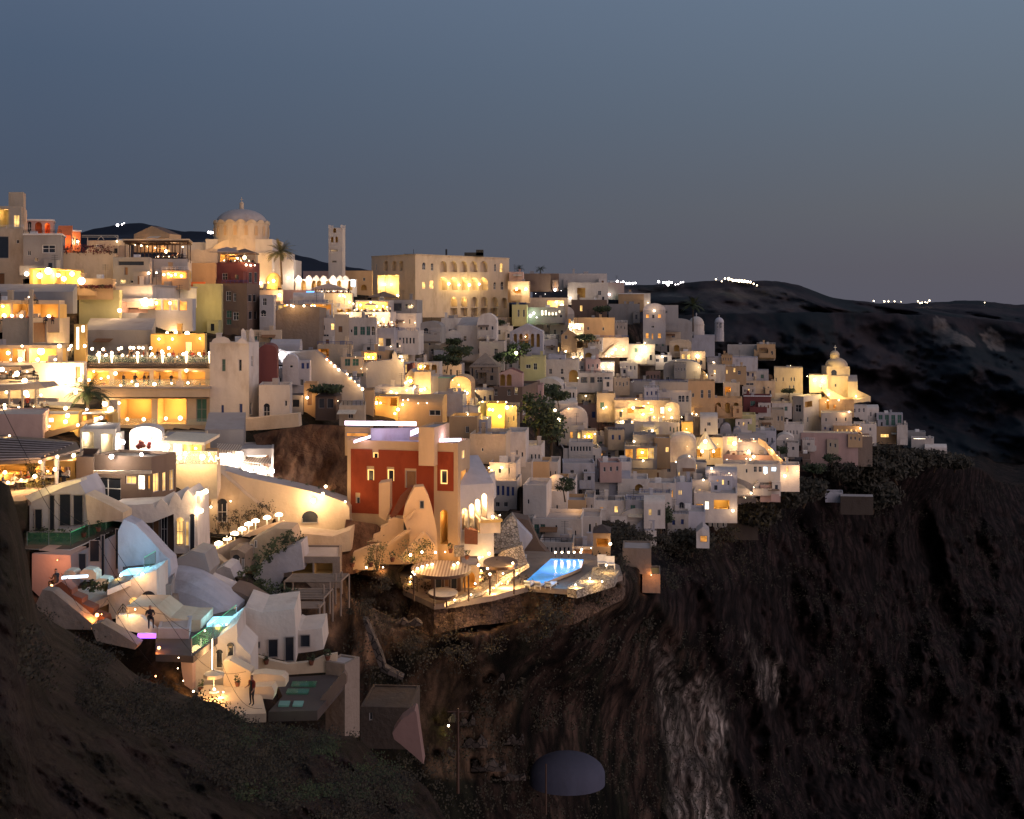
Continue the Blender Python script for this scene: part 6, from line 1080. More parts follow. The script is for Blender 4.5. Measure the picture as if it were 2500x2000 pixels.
EXT('garden_wall', 'orange lit plain wall on the lower path', 'wall', [(210, 1478), (212, 1455), (268, 1452), (268, 1512), (250, 1508)], 74.8, 1, 'tan')
ribbon('curved cream bench wall glowing above the purple strip', [(308, 1482, 30), (340, 1482, 40), (380, 1482, 48), (398, 1495, 42), (415, 1508, 34), (455, 1514, 30), (490, 1514, 28)], 71, 72, 3.0, 'cream')
ribbon('lower mauve curved terrace wall', [(283, 1502, 34), (320, 1502, 40), (345, 1505, 42), (370, 1528, 26), (385, 1540, 18)], 69.5, 70.5, .4, 'white')
B('grey lilac block under the curved bench wall', (385, 462), (1535, 1563), 69.8, 2, 3, 'greyblue', [], par=.05)
strip('violet light strip on the dark garden edge', (336, 1553), (380, 1553), 68.4, 68.6, .25, 'ledpurple', .05, 10, (.4, .15, 1))
strip('blue white glitter strip beside the seated lounge', (151, 1411), (214, 1407), 71.5, 72, .14, 'signwhite', .05, 15, (.7, .75, 1))
railing([W(288, 1512, 69.4), W(300, 1494, 69.4), W(312, 1508, 69.4)], .5, label='small arched black handrail on the mauve terrace', mat='darkmetal')
lamps('on the lower orange path', [(126, 1430, .12, 45), (237, 1502, .13, 45), (388, 1582, .12, 40), (380, 1651, .06, 12)], m='bulbborange' if 0 else 'bulborange', col=(1, .32, .08), off=.4)
lamps('on the yellow kite sofa by the arches', [(295, 1405, .1, 25)], col=(1, .7, .2), off=.2)
person(onz(138, 1442, zat(1440, 75)), 1.2, 'beside the glitter strip lounge', 'sit', 'cloth_dark', 1.1)
person(W(366, 1530, 68.8), 3.6, 'seated on the glowing curved bench', 'sit', 'cloth_dark')
EXT('stair_wall', 'pale flaking stair wall at the orange lamp path', 'wall', [(84, 1482), (104, 1440), (128, 1444), (170, 1478), (224, 1522), (222, 1538), (150, 1536), (108, 1505)], 69, 1, 'stone')
EXT('stair_wall', 'lower pale stair wall below the orange wall', 'wall', [(222, 1528), (246, 1520), (290, 1545), (336, 1575), (330, 1586), (236, 1566)], 67, 1, 'stone')
EXT('stair', 'stepped terracotta stair between the orange lamps', 'stairs', [(130, 1432), (150, 1420), (175, 1440), (175, 1452), (200, 1462), (200, 1474), (228, 1486), (228, 1498), (256, 1508), (262, 1530), (236, 1522), (170, 1472)], 70.5, 1, 'terracotta')
# upper left villa with green glass
o = EXT('house', 'grey villa wall with tall curtained openings behind green glass', 'house', [(72, 1212), (190, 1172), (210, 1208), (215, 1282), (172, 1300), (72, 1302)], 86, 4, 'greyblue')
for x, y, w, h, k in ((95, 1270, 20, 56, 'b'), (128, 1252, 14, 88, 'b'), (160, 1245, 30, 80, 'b'), (192, 1245, 26, 76, 'b')): stick(o, x, y, w, h, k, 86)
EXT('canopy', 'slanting lit sail canopy edge over the grey villa', 'canopy', [(60, 1212), (100, 1194), (150, 1180), (196, 1170), (198, 1176), (150, 1192), (76, 1226)], 84.5, 1.2, 'canvas')
light(W(120, 1204, 83.4), 60, (1, .8, .4), .2); light(W(175, 1184, 83.4), 40, (1, .8, .4), .2)
EXT('house', 'cream triangular wall between the grey villa and the scalloped house', 'house', [(208, 1206), (268, 1234), (300, 1252), (300, 1268), (215, 1282)], 85.5, 2, 'cream')
ZV = zat(1338, 84)
SLAB('terrace', 'planted villa terrace with a white fascia', 'terrace', [(60, 1340), (172, 1342), (302, 1284), (300, 1262), (215, 1282), (60, 1300)], ZV + .4, .55, 'darkroof', edge='whitepaint')
railing([onz(66, 1332, ZV + .4), onz(172, 1334, ZV + .4)], 1.0, glass='glassgreen', label='green glass rail along the front of the villa terrace', mat='metal', rails=1)
railing([onz(172, 1334, ZV + .4), onz(298, 1276, ZV + .4)], 1.0, glass='glassgreen', label='slanting green glass rail with a bright rim', mat='metal', top='ledgreen', rails=1, step=2.5)
hedge([onz(70, 1322, ZV + .4), onz(120, 1322, ZV + .4), onz(168, 1322, ZV + .4)], 1.0, 1.0, 'trimmed hedge behind the villa glass rail', dens=100, s=.1)
shrub(onz(85, 1305, ZV + .4), 1.0, 1.5, 'round bush on the villa terrace', n=350)
EXT('house', 'rose lit ground floor wall under the villa terrace', 'house', [(78, 1352), (172, 1356), (178, 1460), (110, 1470), (78, 1440)], 80, 3, 'pink')
o = EXT('house', 'shadowed lower villa front with drawn curtains', 'house', [(172, 1360), (298, 1298), (300, 1400), (262, 1420), (200, 1420), (178, 1440)], 81.5, 2, 'greyblue')
for x, y, w, h, k in ((232, 1345, 26, 54, 'b'), (202, 1375, 20, 50, 'b'), (252, 1360, 10, 110, 'b'), (287, 1340, 9, 100, 'b')): stick(o, x, y, w, h, k, 81.5)
for i, (x, y, r_) in enumerate(((215, 1400, 20), (250, 1420, 16), (170, 1400, 14))): EXT('sofa', ['large pale lounge sofa', 'small pale pouf sofa', 'leftmost pale lounge seat'][i] + ' on the lower villa patio', 'sofa', [(x - r_, y + r_ * .7), (x - r_, y - r_ * .1), (x - r_ * .6, y - r_ * .5), (x + r_ * .6, y - r_ * .4), (x + r_, y), (x + r_, y + r_ * .8)], 76, 1, 'canvas')
SLAB('terrace', 'lower villa patio floor', 'terrace', [(100, 1470), (180, 1440), (262, 1425), (266, 1455), (210, 1480), (150, 1500)], zat(1440, 75), .5, 'paving')
hedge([W(205, 1445, 73.5), W(262, 1442, 73.5)], .7, .7, 'low dark planter hedge on the lower villa patio', dens=70)
lamps('under the villa terrace', [(140, 1368, .05, 70)], m='bulborange', col=(1, .42, .2), off=.8)
lamps('before the orange lit wall', [(248, 1500, .05, 60)], m='bulborange', col=(1, .4, .1), off=.9)
lamps('before the curved bench wall', [(330, 1488, .05, 50)], col=(1, .66, .3), off=1.2)
# scalloped brown restaurant
SC = B('brown boxy restaurant with a deep fascia and glass walls', (226, 370, 430), (1116, 1236), 93, 18, 8, 'brown', [(262, 1196, 66, 62, 'w'), (319, 1172, 26, 20, 'l'), (344, 1178, 18, 36, 'S'), (362, 1178, 8, 34, 'g'), (382, 1178, 16, 46, 'l'), (402, 1176, 10, 46, 'l'), (420, 1172, 12, 50, 'l')], par=.2, rmat='darkroof')
B('long brown fascia wing of the boxy restaurant', (186, 228), (1116, 1166), 93.5, 4, 6, 'brown', [], rmat='darkroof')
EXT('awning', 'rolled beige awning along the brown fascia', 'awning', [(227, 1150), (368, 1150), (368, 1157), (227, 1157)], 92.4, .3, 'canvas')
o = EXT('house', 'scalloped white parapet house with tall arches', 'house', [(262, 1236), (372, 1230), (378, 1242), (382, 1234), (393, 1217), (402, 1226), (412, 1236), (420, 1214), (428, 1204), (436, 1214), (443, 1222), (450, 1206), (457, 1196), (464, 1204), (472, 1212), (480, 1206), (484, 1350), (425, 1352), (424, 1255), (372, 1276), (320, 1278), (262, 1270)], 89, 3.5, 'white')
for x, y, w, h, k in ((440, 1296, 17, 66, 'A'), (458, 1302, 10, 60, 'l'), (470, 1300, 14, 92, 'a')): stick(o, x, y, w, h, k, 89)
o = EXT('house', 'shadowed undercroft with brown doors below the scalloped parapet', 'house', [(318, 1278), (372, 1276), (425, 1254), (426, 1352), (372, 1345), (330, 1320)], 90.5, 3, 'brown')
for x, y, w, h, k in ((345, 1312, 44, 56, 'b'), (382, 1300, 16, 68, 'd'), (402, 1295, 16, 76, 'w')): stick(o, x, y, w, h, k, 90.5)
EXT('house', 'grey sloping house between the buttress and the scalloped house', 'house', [(418, 1375), (470, 1345), (500, 1352), (512, 1395), (500, 1420), (420, 1395)], 84, 3, 'grey')
EXT('house', 'mauve sloping house above the whale vault', 'house', [(415, 1400), (500, 1415), (560, 1440), (575, 1480), (556, 1500), (500, 1430), (418, 1405)], 86, 2.5, 'greyblue')
# warm terraces at left edge
def plat(label, pts, z, mat='paving', t=.5, cat='terrace', name='terrace'): return SLAB(name, label, cat, pts, z, t, mat)
z_ = zat(1092, 94); o = SLAB('canopy', 'wide dark slatted canopy over the left terrace', 'canopy', [(-60, 1130), (95, 1123), (196, 1096), (186, 1079), (110, 1070), (0, 1062), (-60, 1062)], z_, .22, 'darkcanvas')
P0, P1, P2, P3 = [onz(*p, z_ + .08) for p in ((-60, 1128), (96, 1121), (184, 1080), (-60, 1064))]; mb = MB().mat('greycanvas')
for i in range(9): f = (i + .3) / 9; mb.bar(P0.lerp(P3, f), P1.lerp(P2, f), .09)
mb.build('slat', o) if False else None
k_ = mb.build('slats', None, loc=P0); k_.parent = o; k_.location = P0 - o.location
z2 = zat(1205, 88); plat('warm dining terrace under the dark slatted canopy', [(-60, 1240), (60, 1222), (188, 1172), (188, 1140), (-60, 1140)], z2)
for x in (104, 138, 180): p = onz(x, 1185 if x < 150 else 1165, z2); o_ = MB().mat('whitepaint'); o_.bar(p, up(p, zat(1112 if x > 110 else 1120, p.y)), .13, 6, .22); later(o_.build('post', loc=p), 'white uplit post', 'holding the dark slatted canopy', 'post')
B('orange lit back house of the canopy terrace', (-60, 184), (1126, 1168), 94, 2, 5, 'ochre', [(20, 1148, 90, 22, 'o'), (120, 1150, 70, 22, 'o'), (165, 1150, 14, 20, 'd')], par=.1, lp=140)
lamps('under the dark slatted canopy', [(x, y, .16, 70) for x, y in ((12, 1154), (85, 1163), (52, 1172), (116, 1152), (134, 1146), (19, 1178), (98, 1128), (140, 1115), (180, 1112))], off=.6)
for k_ in range(9): person(onz(10 + k_ * 20 + U(-4, 4), U(1188, 1200) - k_ * 2.5, z2), U(0, 6), 'under the dark slatted canopy', 'sit')
for k_ in range(5): p = onz(20 + k_ * 34, 1200 - k_ * 6, z2); later(put('table', mk_table(), p, .2), 'white clothed dining table', 'under the dark slatted canopy', 'table')
shrub(onz(80, 1180, z2), .8, 1.6, 'round potted bush under the slatted canopy', n=350); shrub(onz(95, 1190, z2), 1.0, .8, 'low yellow green plants under the slatted canopy', 'palmleaf', 250)
# glaring lane level
B('overexposed white lane house left of the glowing arch', (196, 282), (1048, 1118), 103, 2, 6, 'white', [(215, 1080, 30, 50, 'o'), (262, 1085, 30, 50, 'o')], lp=300, lcol=(1, .84, .55), inner='white', par=.1)
GA = B('glowing white arched portal of the lane', (316, 396), (1058, 1118), 101, 2, 3, 'white', [], roof='vault', rise=.6, par=.1)
lamps('on the glowing lane', [(272, 1115, .28, 260), (345, 1110, .25, 400), (300, 1080, .25, 300), (360, 1068, .2, 260), (406, 1090, .3, 300), (330, 1060, .2, 200), (247, 1020, .25, 120), (212, 1000, .2, 120)], m='bulbcool', col=(1, .86, .7), off=.7)
mb = MB().mat('flower'); [mb.ball(W(336 + U(-1, 30), 1086 + U(-8, 10), 99.4), U(.08, .22), 6) for _ in range(16)]; tag(mb.build('sign_blots', loc=W(350, 1095, 99.4)), 'dark red blots standing for a sign before the glowing arched portal', 'flowers')  # red balls put in place of an unreadable sign
B('cream boutique with white windows right of the glowing arch', (396, 500), (1066, 1130), 103.5, 2, 5, 'cream', [(404, 1096, 14, 36, 'S'), (432, 1096, 22, 30, 'S'), (470, 1100, 44, 30, 'o')], lp=260, lcol=(1, .78, .42), par=.1)
SLAB('canopy', 'flat beige canopy roof over the cream boutique', 'canopy', [(392, 1076), (500, 1080), (536, 1060), (430, 1054)], zat(1066, 103), .25, 'canvas')
TG = B('cream terrace wall under the glass screens', (412, 530), (1134, 1185), 100, 1, 6, 'cream', [], par=.15, rmat='paving')
lamps('on the glass screen terrace', [(438, 1118, .3, 150), (494, 1116, .3, 180), (452, 1105, .2, 80), (478, 1095, .2, 80)], col=(1, .74, .4), off=.3)
railing([up(TG['L'], TG['zt']), up(TG['C'], TG['zt'])], 1.1, glass='glass', label='clear glass screens on the cream terrace wall', mat='whitepaint', rails=1)
B('brown signboard house with gold letters', (500, 530), (1104, 1150), 101, 2, 3, 'tan', [], par=.1)
tc = bpy.data.curves.new('sign_letters', 'FONT'); tc.body = 'AM'; tc.size = .85; tc.extrude = .03; t0_ = bpy.data.objects.new('tmp', tc); C.objects.link(t0_); dg_ = bpy.context.evaluated_depsgraph_get(); dg_.update(); tm_ = bpy.data.meshes.new_from_object(t0_.evaluated_get(dg_)); bpy.data.objects.remove(t0_); to = bpy.data.objects.new('sign', tm_); C.objects.link(to); to.location = W(508, 1128, 100.4); to.rotation_euler = (math.pi / 2, 0, 0); tm_.materials.clear(); tm_.materials.append(M['glass_lamp']); tag(to, 'small gold letters on the brown signboard wall', 'sign')
B('sloping grey roof house above the promenade awnings', (500, 595), (1048, 1100), 124, -4, 7, 'grey', [], roof='slant', rise=1.2)
B('mauve boxed house above the left canopy with a blue fish panel', (-60, 104), (1012, 1064), 106, 3, 7, 'pink', [], par=.1)
EXT('canopy', 'slanting tan awning roof below the white pillar', 'canopy', [(20, 1066), (95, 1060), (170, 1040), (230, 1020), (228, 1032), (170, 1052), (100, 1074)], 108, 3, 'tan')
B('cream bar with a picture of a swallow', (100, 192), (1012, 1050), 112, 2, 5, 'ochre', [(118, 1026, 26, 12, 'S')], par=.1)
B('yellow green planter house under the white pillar', (190, 275), (1012, 1062), 116, 2, 6, 'ochre', [(205, 1030, 14, 30, 'o'), (245, 1030, 40, 36, 'o')], par=.1, lp=120)
hedge([W(228, 1046, 112.5), W(262, 1044, 112.5)], .7, .8, 'bright yellow green lit plants beside the pillar', 'palmleaf', 90)
TL = B('cafe terrace base with mixed dark seats at the left edge', (-60, 108), (1006, 1022), 118, 3, 6, 'cream', [], rmat='paving', par=.15)
EXT('canopy', 'brown ridged canopy over the left edge cafe', 'canopy', [(-60, 944), (60, 938), (96, 936), (108, 948), (60, 952), (-60, 958)], 120, 4, 'greycanvas')
for x in (22, 55, 88): o_ = MB().mat('cream'); p = W(x, 1010, 117.5); o_.bar(p, W(x, 950, 117.5), .12, 6); later(o_.build('post', loc=p), 'cream post', 'holding the brown ridged canopy', 'post')
EXT('canopy', 'small tan parasol roof over the dark sofa platform', 'canopy', [(-60, 897), (50, 895), (55, 902), (20, 908), (-60, 904)], 126, 3, 'darkcanvas')
TS = B('dark sofa platform with a leaning bar counter', (-60, 86), (928, 946), 124, 2, 5, 'cream', [(50, 930, 60, 12, 'b')], par=.1)
SLAB('canopy', 'long flat tan awning by the fan palm', 'canopy', [(95, 1003), (190, 1008), (235, 1004), (190, 996), (100, 994)], zat(1001, 122), .2, 'tan')
SLAB('canopy', 'pale flat awning behind the fan palm', 'canopy', [(95, 988), (170, 992), (175, 982), (95, 980)], zat(984, 126), .25, 'canvas')
palm(W(214, 1008, 120), 2.0, 2.7, 'bushy dark palm in front of the big yellow restaurant', 'leaf', 40, tr=.2)
palm(W(688, 690, 262), 6.6, 4.0, 'tall golden lit palm beside the cathedral', 'palmleaf', 46, -.3)
lamps('under the tall golden palm', [(682, 722, .25, 160)], col=(1, .62, .4))
light(W(684, 660, 256), 700, (1, .6, .2), .5)
palm(W(1692, 806, 342), 7.0, 4.2, 'dark palm silhouetted behind the small dome', 'leaf', 38, tr=.22)
for i, (x, y) in enumerate(((1268, 674), (1320, 674))): palm(W(x, y, 345), 2.0, 2.0, ['left low dark palm behind the flat ridge house', 'right low dark palm behind the flat ridge house'][i], 'leaf', 26, tr=.2)

def lounger(x, y, z, rz, where):
    p = onz(x, y, z); o = empty('sun_lounger', p); o.rotation_euler = (0, 0, rz)
    for nm, fn in (('seat', lambda m_: (m_.box((0, 0, .32), (.95, 0, 0), (0, .32, 0), (0, 0, .05)), m_.box((-.72, 0, .5), (.3, 0, -.22), (0, .3, 0), (.03, 0, .05)))), ('legs', lambda m_: [m_.bar((sx, sy, 0), (sx, sy, .3), .03) for sx in (-.85, .85) for sy in (-.27, .27)])):
        mb = MB().mat('cushion' if nm == 'seat' else 'whitepaint'); fn(mb); me = bpy.data.meshes.new(nm); me.from_pydata(mb.v, [], mb.f); me.materials.append(M[mb.mats[0]]); put(nm, me, (0, 0, 0), parent=o)
    later(o, 'pale sun lounger', where, 'sun lounger')
for k_, (x, y) in enumerate(((1295, 1432), (1320, 1434), (1345, 1434), (1250, 1372), (1272, 1366))): lounger(x, y, ZD - .28, 1.2, 'beside the swimming pool')
def pot(x, y, Y, where, s=.35):
    p = W(x, y, Y); o = empty('potted_plant', p); mb = MB().mat('terracotta'); mb.lathe((0, 0, 0), [(0, 0), (s * .6, 0), (s, s * 1.5), (s * .85, s * 1.5), (0, s * 1.3)], 10); me = bpy.data.meshes.new('pot'); me.from_pydata(mb.v, [], mb.f); me.materials.append(M['terracotta']); put('pot', me, (0, 0, 0), parent=o)
    mb = MB().mat('leaf'); leaves(mb, (0, 0, s * 2.6), s * 1.3, s * 1.3, s * 1.4, 90, s * .3); me = bpy.data.meshes.new('foliage'); me.from_pydata(mb.v, [], mb.f); me.materials.append(M['leaf']); put('foliage', me, (0, 0, 0), parent=o); later(o, 'potted green plant', where, 'potted plant')
for x, y, Y_ in ((612, 1614, 77), (650, 1622, 76), (760, 1624, 76.5), (800, 1612, 76.5)): pot(x, y, Y_, 'before the modern white house', .2)
for x, y, Y_ in ((490, 1690, 68.5), (580, 1676, 67.6)): pot(x, y, Y_, 'in the lit courtyard', .18)
for x, y, Y_ in ((285, 1338, 84), (240, 1310, 85), (205, 1324, 84.5)): pot(x, y - 12, Y_, 'on the planted villa terrace', .22)
for k_ in range(9): x = 556 + k_ * 32; pot(x, 1146 + (x - 530) * .245, 115.5, 'on top of the sweeping promenade wall', .22)
for x, y, Y_ in ((860, 1385, 104.5), (905, 1384, 104), (958, 1372, 105), (1100, 1350, 107.5), (1140, 1366, 108)): pot(x, y, Y_, 'along the mansion garden edge', .25)
# ================================================================== terraces with people, lamps across the town
terrace(T1, 'on the crowded upper terrace', 15, 14, glob=0, b1=4.5, par=.15)
for i, x in enumerate((208, 242, 273, 336, 397, 455, 512)): p = W(x, 862, 149.6); o = empty('torch_lamp', up(p, T1['zt'])); mb = MB().mat('bulb'); q = p; mb.ball(q, .2, 10); mb.build('lamp_globe', o); mb = MB().mat('glass_lamp'); mb.lathe(up(p, T1['zt']), [(.07, 0), (.2, p.z - T1['zt'] - .3)], 8); mb.build('stem', o); light(q + Vector((0, .8, .1)), 60, (1, .62, .25), .2, o); later(o, 'tall torch lamp', 'on the front edge of the crowded upper terrace', 'lamp')
for x, y, Yk in [(225, 852, 152), (252, 853, 153), (290, 852, 154), (296, 850, 154), (318, 849, 155), (326, 850, 154), (339, 849, 155), (349, 850, 154), (368, 850, 155), (412, 850, 155), (238, 867, 151), (259, 867, 151), (299, 868, 151), (371, 865, 151), (413, 866, 151), (447, 865, 151), (486, 864, 151), (395, 858, 152)]: globe(W(x, y, Yk), .19, 'over the crowded upper terrace', power=18, stem=1.2, desc='round glowing globe', name='globe_lamp')
lamps('on the amber wall behind the crowded terrace', [(388, 828, .22, 90), (421, 828, .22, 90), (457, 815, .5, 260), (488, 827, .22, 90), (408, 813, .35, 120), (430, 813, .35, 120)], col=(1, .58, .2))
lamps('inside the golden middle dining hall', [(217, 928, .22, 40), (247, 924, .26, 40), (265, 921, .28, 50), (282, 912, .35, 60), (229, 907, .2, 30), (295, 941, .26, 30), (334, 940, .26, 30), (377, 938, .26, 30), (419, 936, .24, 30), (459, 935, .26, 30), (455, 905, .22, 30), (322, 932, .15, 20)], off=.9)
lamps('on the balustrade of the golden lower hall', [(311, 1024, .26, 25), (351, 1024, .26, 25), (405, 1022, .26, 25), (440, 1021, .28, 25), (290, 984, .2, 40)], off=.9)
terrace(dict(L=T1['L'], u=T1['u'], v=T1['v'], zt=zat(950, 149)), 'in the golden middle dining hall', 7, 3, b0=.8, b1=1.8, candle=False)
lamps('in the orange curtain restaurant', [(292, 758, .3, 60), (355, 738, .8, 330), (283, 691, .05, 4), (382, 740, .2, 40), (415, 740, .3, 50)], col=(1, .66, .4), off=.8)
lamps('along the cave room under the pergola bar', [(363, 667, .25, 30), (382, 666, .25, 35), (400, 671, .2, 20), (411, 669, .25, 30), (418, 673, .2, 20), (428, 671, .25, 35), (443, 674, .3, 60)], col=(1, .5, .2))
railing([up(T1['L'], T1['zt']), up(T1['C'], T1['zt'])], 1.0, glass='glass', label='glass balustrade along the crowded upper terrace', mat='metal', rails=1, step=1.6)
p, q = up(T1['L'], T1['zt'] - .15), up(T1['C'], T1['zt'] - .15); o = MB(); n_ = 60
for i in range(n_): a0, a1 = p.lerp(q, i / n_), p.lerp(q, (i + .5) / n_); o.mat('darkroof').bar(a0, a0 + Vector((0, -.75, -.28)), .13, 6); o.mat('brown').poly([a0, p.lerp(q, (i + 1) / n_), p.lerp(q, (i + 1) / n_) + Vector((0, -.75, -.34)), a0 + Vector((0, -.75, -.34))])
tag(o.build('tile_eave', loc=p), 'dark ridged tile eave under the crowded upper terrace', 'eave')
for Yk, x0, x1, yk, lab in ((148.6, 206, 512, 944, 'low glass rail of the golden middle dining hall'), (147, 260, 505, 1040, 'low rail of the golden lower hall')): railing([W(x0, yk, Yk), W(x1, yk, Yk)], .9, glass='glass', label=lab, mat='frame', rails=1, step=2.2)
for k_, (x, y, Yk) in enumerate(((365, 930, 149), (352, 934, 149.2), (418, 925, 149.1), (390, 938, 148.9), (330, 938, 149.3), (302, 936, 149.2))): person(W(x, 944, Yk + .6) , U(0, 6), 'in the golden middle dining hall', 'stand', 'cloth_dark')
# pergola bar
def bar_pergola():
    z = PG['zt'] - .5; L_, u, v = PG['L'], PG['u'] * 1.0, PG['v']; a = L_ - u.normalized() * 4; w = u + u.normalized() * 4; o = empty('pergola', up(a, z)); H = zat(592, 192) - z
    for i in range(9):
        for k in (0.05, .6): p = a + w * (i / 8) + v * k; mb = MB().mat('darkwood'); mb.bar(up(p, z), up(p, z + H), .09); mb.build('post', o)
    mb = MB().mat('darkwood'); cc = up(a + w * .5 + v * .35, z + H + .1); mb.box(cc, w * .52, v * .38, (0, 0, .1)); mb.build('roof', o); mb = MB().mat('cream'); mb.box(cc + Vector((0, 0, .35)), w * .53, v * .4, (0, 0, .12)); mb.build('roof_cover', o)
    tag(o, 'long dark timber pergola bar above the diamond relief wall', 'pergola'); light(up(a + w * .3 + v * .25, z + H * .6), 180, (1, .6, .25), .2, o); light(up(a + w * .75 + v * .25, z + H * .6), 220, (1, .66, .35), .2, o)
bar_pergola(); terrace(PG, 'in the long dark pergola bar', 7, 5, cloth='darkwood', b1=4)
lamps('in the long dark pergola bar', [(406, 614, .4, 120), (379, 605, .15, 20), (330, 598, .15, 30), (345, 600, .15, 30), (360, 602, .15, 20), (446, 603, .15, 20)], off=.3)
lamps('on the upper left roofs', [(190, 590, .4, 130), (286, 589, .25, 15), (65, 669, .35, 50), (290, 759, .05, 0)], col=(1, .75, .5))
lamps('in the glowing corner bar', [(97, 673, .45, 150), (118, 662, .55, 250), (142, 672, .55, 250), (176, 669, .6, 260), (156, 681, .45, 60), (199, 686, .55, 120)], col=(1, .64, .25), off=.8)
B('amber corner bar under a dark flat roof', (72, 130, 205), (655, 712), 172, 12, 8, 'ochre', [(102, 676, 42, 34, 'o'), (168, 678, 60, 36, 'o')], lp=60, par=.1)
B('tan bar front with a long planter', (193, 275), (680, 712), 171, 2, 6, 'tan', [(232, 675, 24, 6, 'l')], par=.1)
hedge([W(192, 704, 170.4), W(235, 704, 170.4), W(272, 704, 170.4)], .6, .5, 'dark red plants along the tan bar front', 'flower', 60)
hedge([up(UP1['L'], UP1['zt'] - .3), up(UP1['C'], UP1['zt'] - .3)], .9, 1.6, 'long dark red hedge on the stained white retaining house', 'flower', 60)
# steel roof frame
a, b_, c_, d_ = W(200, 588, 200), W(288, 588, 200), W(200, 575, 200), W(288, 575, 200); o = empty('roof_frame', a); mb = MB().mat('canvas'); [mb.bar(p, q, .06) for p, q in ((c_, d_), (W(200, 579, 200), W(288, 579, 200)), (d_, W(288, 618, 200)), (W(214, 579, 200), W(214, 618, 200)), (W(247, 576, 200), W(238, 586, 200)), (W(247, 576, 200), W(254, 586, 200)), (W(280, 576, 200), W(288, 584, 200)))]; mb.build('beam', o); tag(o, 'bare pale steel awning frame on the upper roof', 'frame')
# white wavy lounge canopy, roof bar on the maroon flats
P_ = plane_pts([(455, 606), (468, 612), (482, 606), (492, 612), (515, 604), (530, 608), (530, 642), (455, 640)], 208); EXT('canopy', 'white wavy lounge canopy wall beside the pergola bar', 'canopy', [(455, 606), (468, 612), (482, 608), (492, 612), (515, 606), (530, 608), (530, 642), (455, 640)], 206, .3, 'cream'); light(W(490, 620, 203), 90, (1, .65, .3), .3)
terrace(MR, 'on the maroon flats roof bar', 4, 3, cloth='whitepaint', b0=1, b1=4); umbrella(up(MR['L'] + MR['u'] * .8 + MR['v'] * .3, MR['zt'] - .5), 2.2, 2.2, 'on the maroon flats roof bar', 'darkcanvas'); umbrella(up(MR['L'] + MR['u'] * .25 + MR['v'] * .3, MR['zt'] - .5), 2.6, 2.4, 'on the maroon flats roof bar', 'greycanvas')
B('cream roof bar room behind the umbrellas on the maroon flats', (530, 625), (618, 645), 212, 8, 5, 'cream', [(560, 630, 44, 18, 'o')], par=.1, lp=140)
lamps('on the maroon flats roof bar', [(581, 629, .4, 130), (597, 629, .4, 130), (601, 647, .2, 15), (612, 648, .2, 15), (622, 648, .2, 15)], off=.5)
light(W(500, 610, 262), 1000, (1, .62, .25), 1.0); light(W(560, 612, 258), 1600, (1, .62, .25), 1.0); light(W(650, 640, 260), 900, (1, .62, .25), .6); light(W(560, 575, 250), 1500, (1, .65, .35), 1.5); light(W(640, 580, 250), 1100, (1, .65, .4), 1.5)  # added lights before the cathedral, without fixtures of their own
light(W(500, 665, 199), 260, (1, .55, .2), .6); light(W(505, 740, 195), 330, (1, .75, .3), .8); light(W(240, 750, 167), 200, (1, .75, .4), 1); light(W(200, 640, 180), 300, (1, .7, .4), 1); light(W(20, 640, 178), 200, (1, .55, .25), 1); light(W(160, 590, 202), 160, (1, .4, .2), .5)  # fixtureless fills added in front of the upper left walls
light(W(110, 545, 200), 160, (1, .6, .35), .5)  # one more added fill, before the pink loggia
# left edge terraces
terrace(LR, 'in the left edge restaurant', 1, 1, b0=-.9, b1=-.5, a0=.3)
for k_ in range(9): x = 8 + k_ * 15; person(W(x, 772, 151.2) - Vector((0, 0, 1.1)), U(2, 4), 'leaning over the rail of the left edge restaurant', 'sit')
lamps('in the left edge restaurant', [(7, 748, .3, 70), (10, 771, .3, 30), (29, 771, .3, 30), (52, 772, .28, 30), (119, 773, .28, 20)], off=.5)
for k_ in range(8): x = 6 + k_ * 18; person(W(x, 888, 137.2) - Vector((0, 0, 1.0)), U(2, 4), 'in the yellow lit restaurant hall', 'sit')
lamps('in the yellow lit restaurant hall', [(26, 878, .15, 20), (49, 878, .3, 60), (92, 878, .28, 30), (135, 878, .28, 30), (145, 845, .28, 60), (54, 845, .2, 60), (100, 858, .6, 300), (20, 862, .3, 60)], off=.6)
lamps('around the glowing shaft tower', [(174, 845, .3, 100), (168, 853, .3, 60), (207, 845, .3, 60), (158, 910, .35, 420), (150, 935, .3, 300), (195, 928, .3, 160), (185, 958, .3, 240), (120, 915, .05, 120)], col=(1, .72, .36), off=.7)
lamps('on the cafe terraces at the left edge', [(41, 913, .28, 80), (33, 918, .2, 60), (60, 930, .3, 120), (16, 958, .3, 80), (63, 960, .3, 50), (67, 966, .2, 30), (100, 965, .16, 40), (11, 989, .18, 20), (12, 996, .16, 20), (46, 995, .14, 10), (82, 993, .1, 15), (160, 997, .3, 100), (165, 1015, .3, 120), (160, 1030, .3, 100), (120, 1041, .16, 40), (190, 1038, .22, 70), (256, 986, .35, 260), (270, 1000, .3, 160), (23, 1064, .1, 15), (5, 902, .3, 60)], col=(1, .7, .34), off=.5)
terrace(TL, 'on the left edge cafe terrace', 4, 1, candle=False, par=.1, a0=.35); terrace(TS, 'on the dark sofa platform', 3, 0, cloth='darkwood', par=.1, a0=.4)
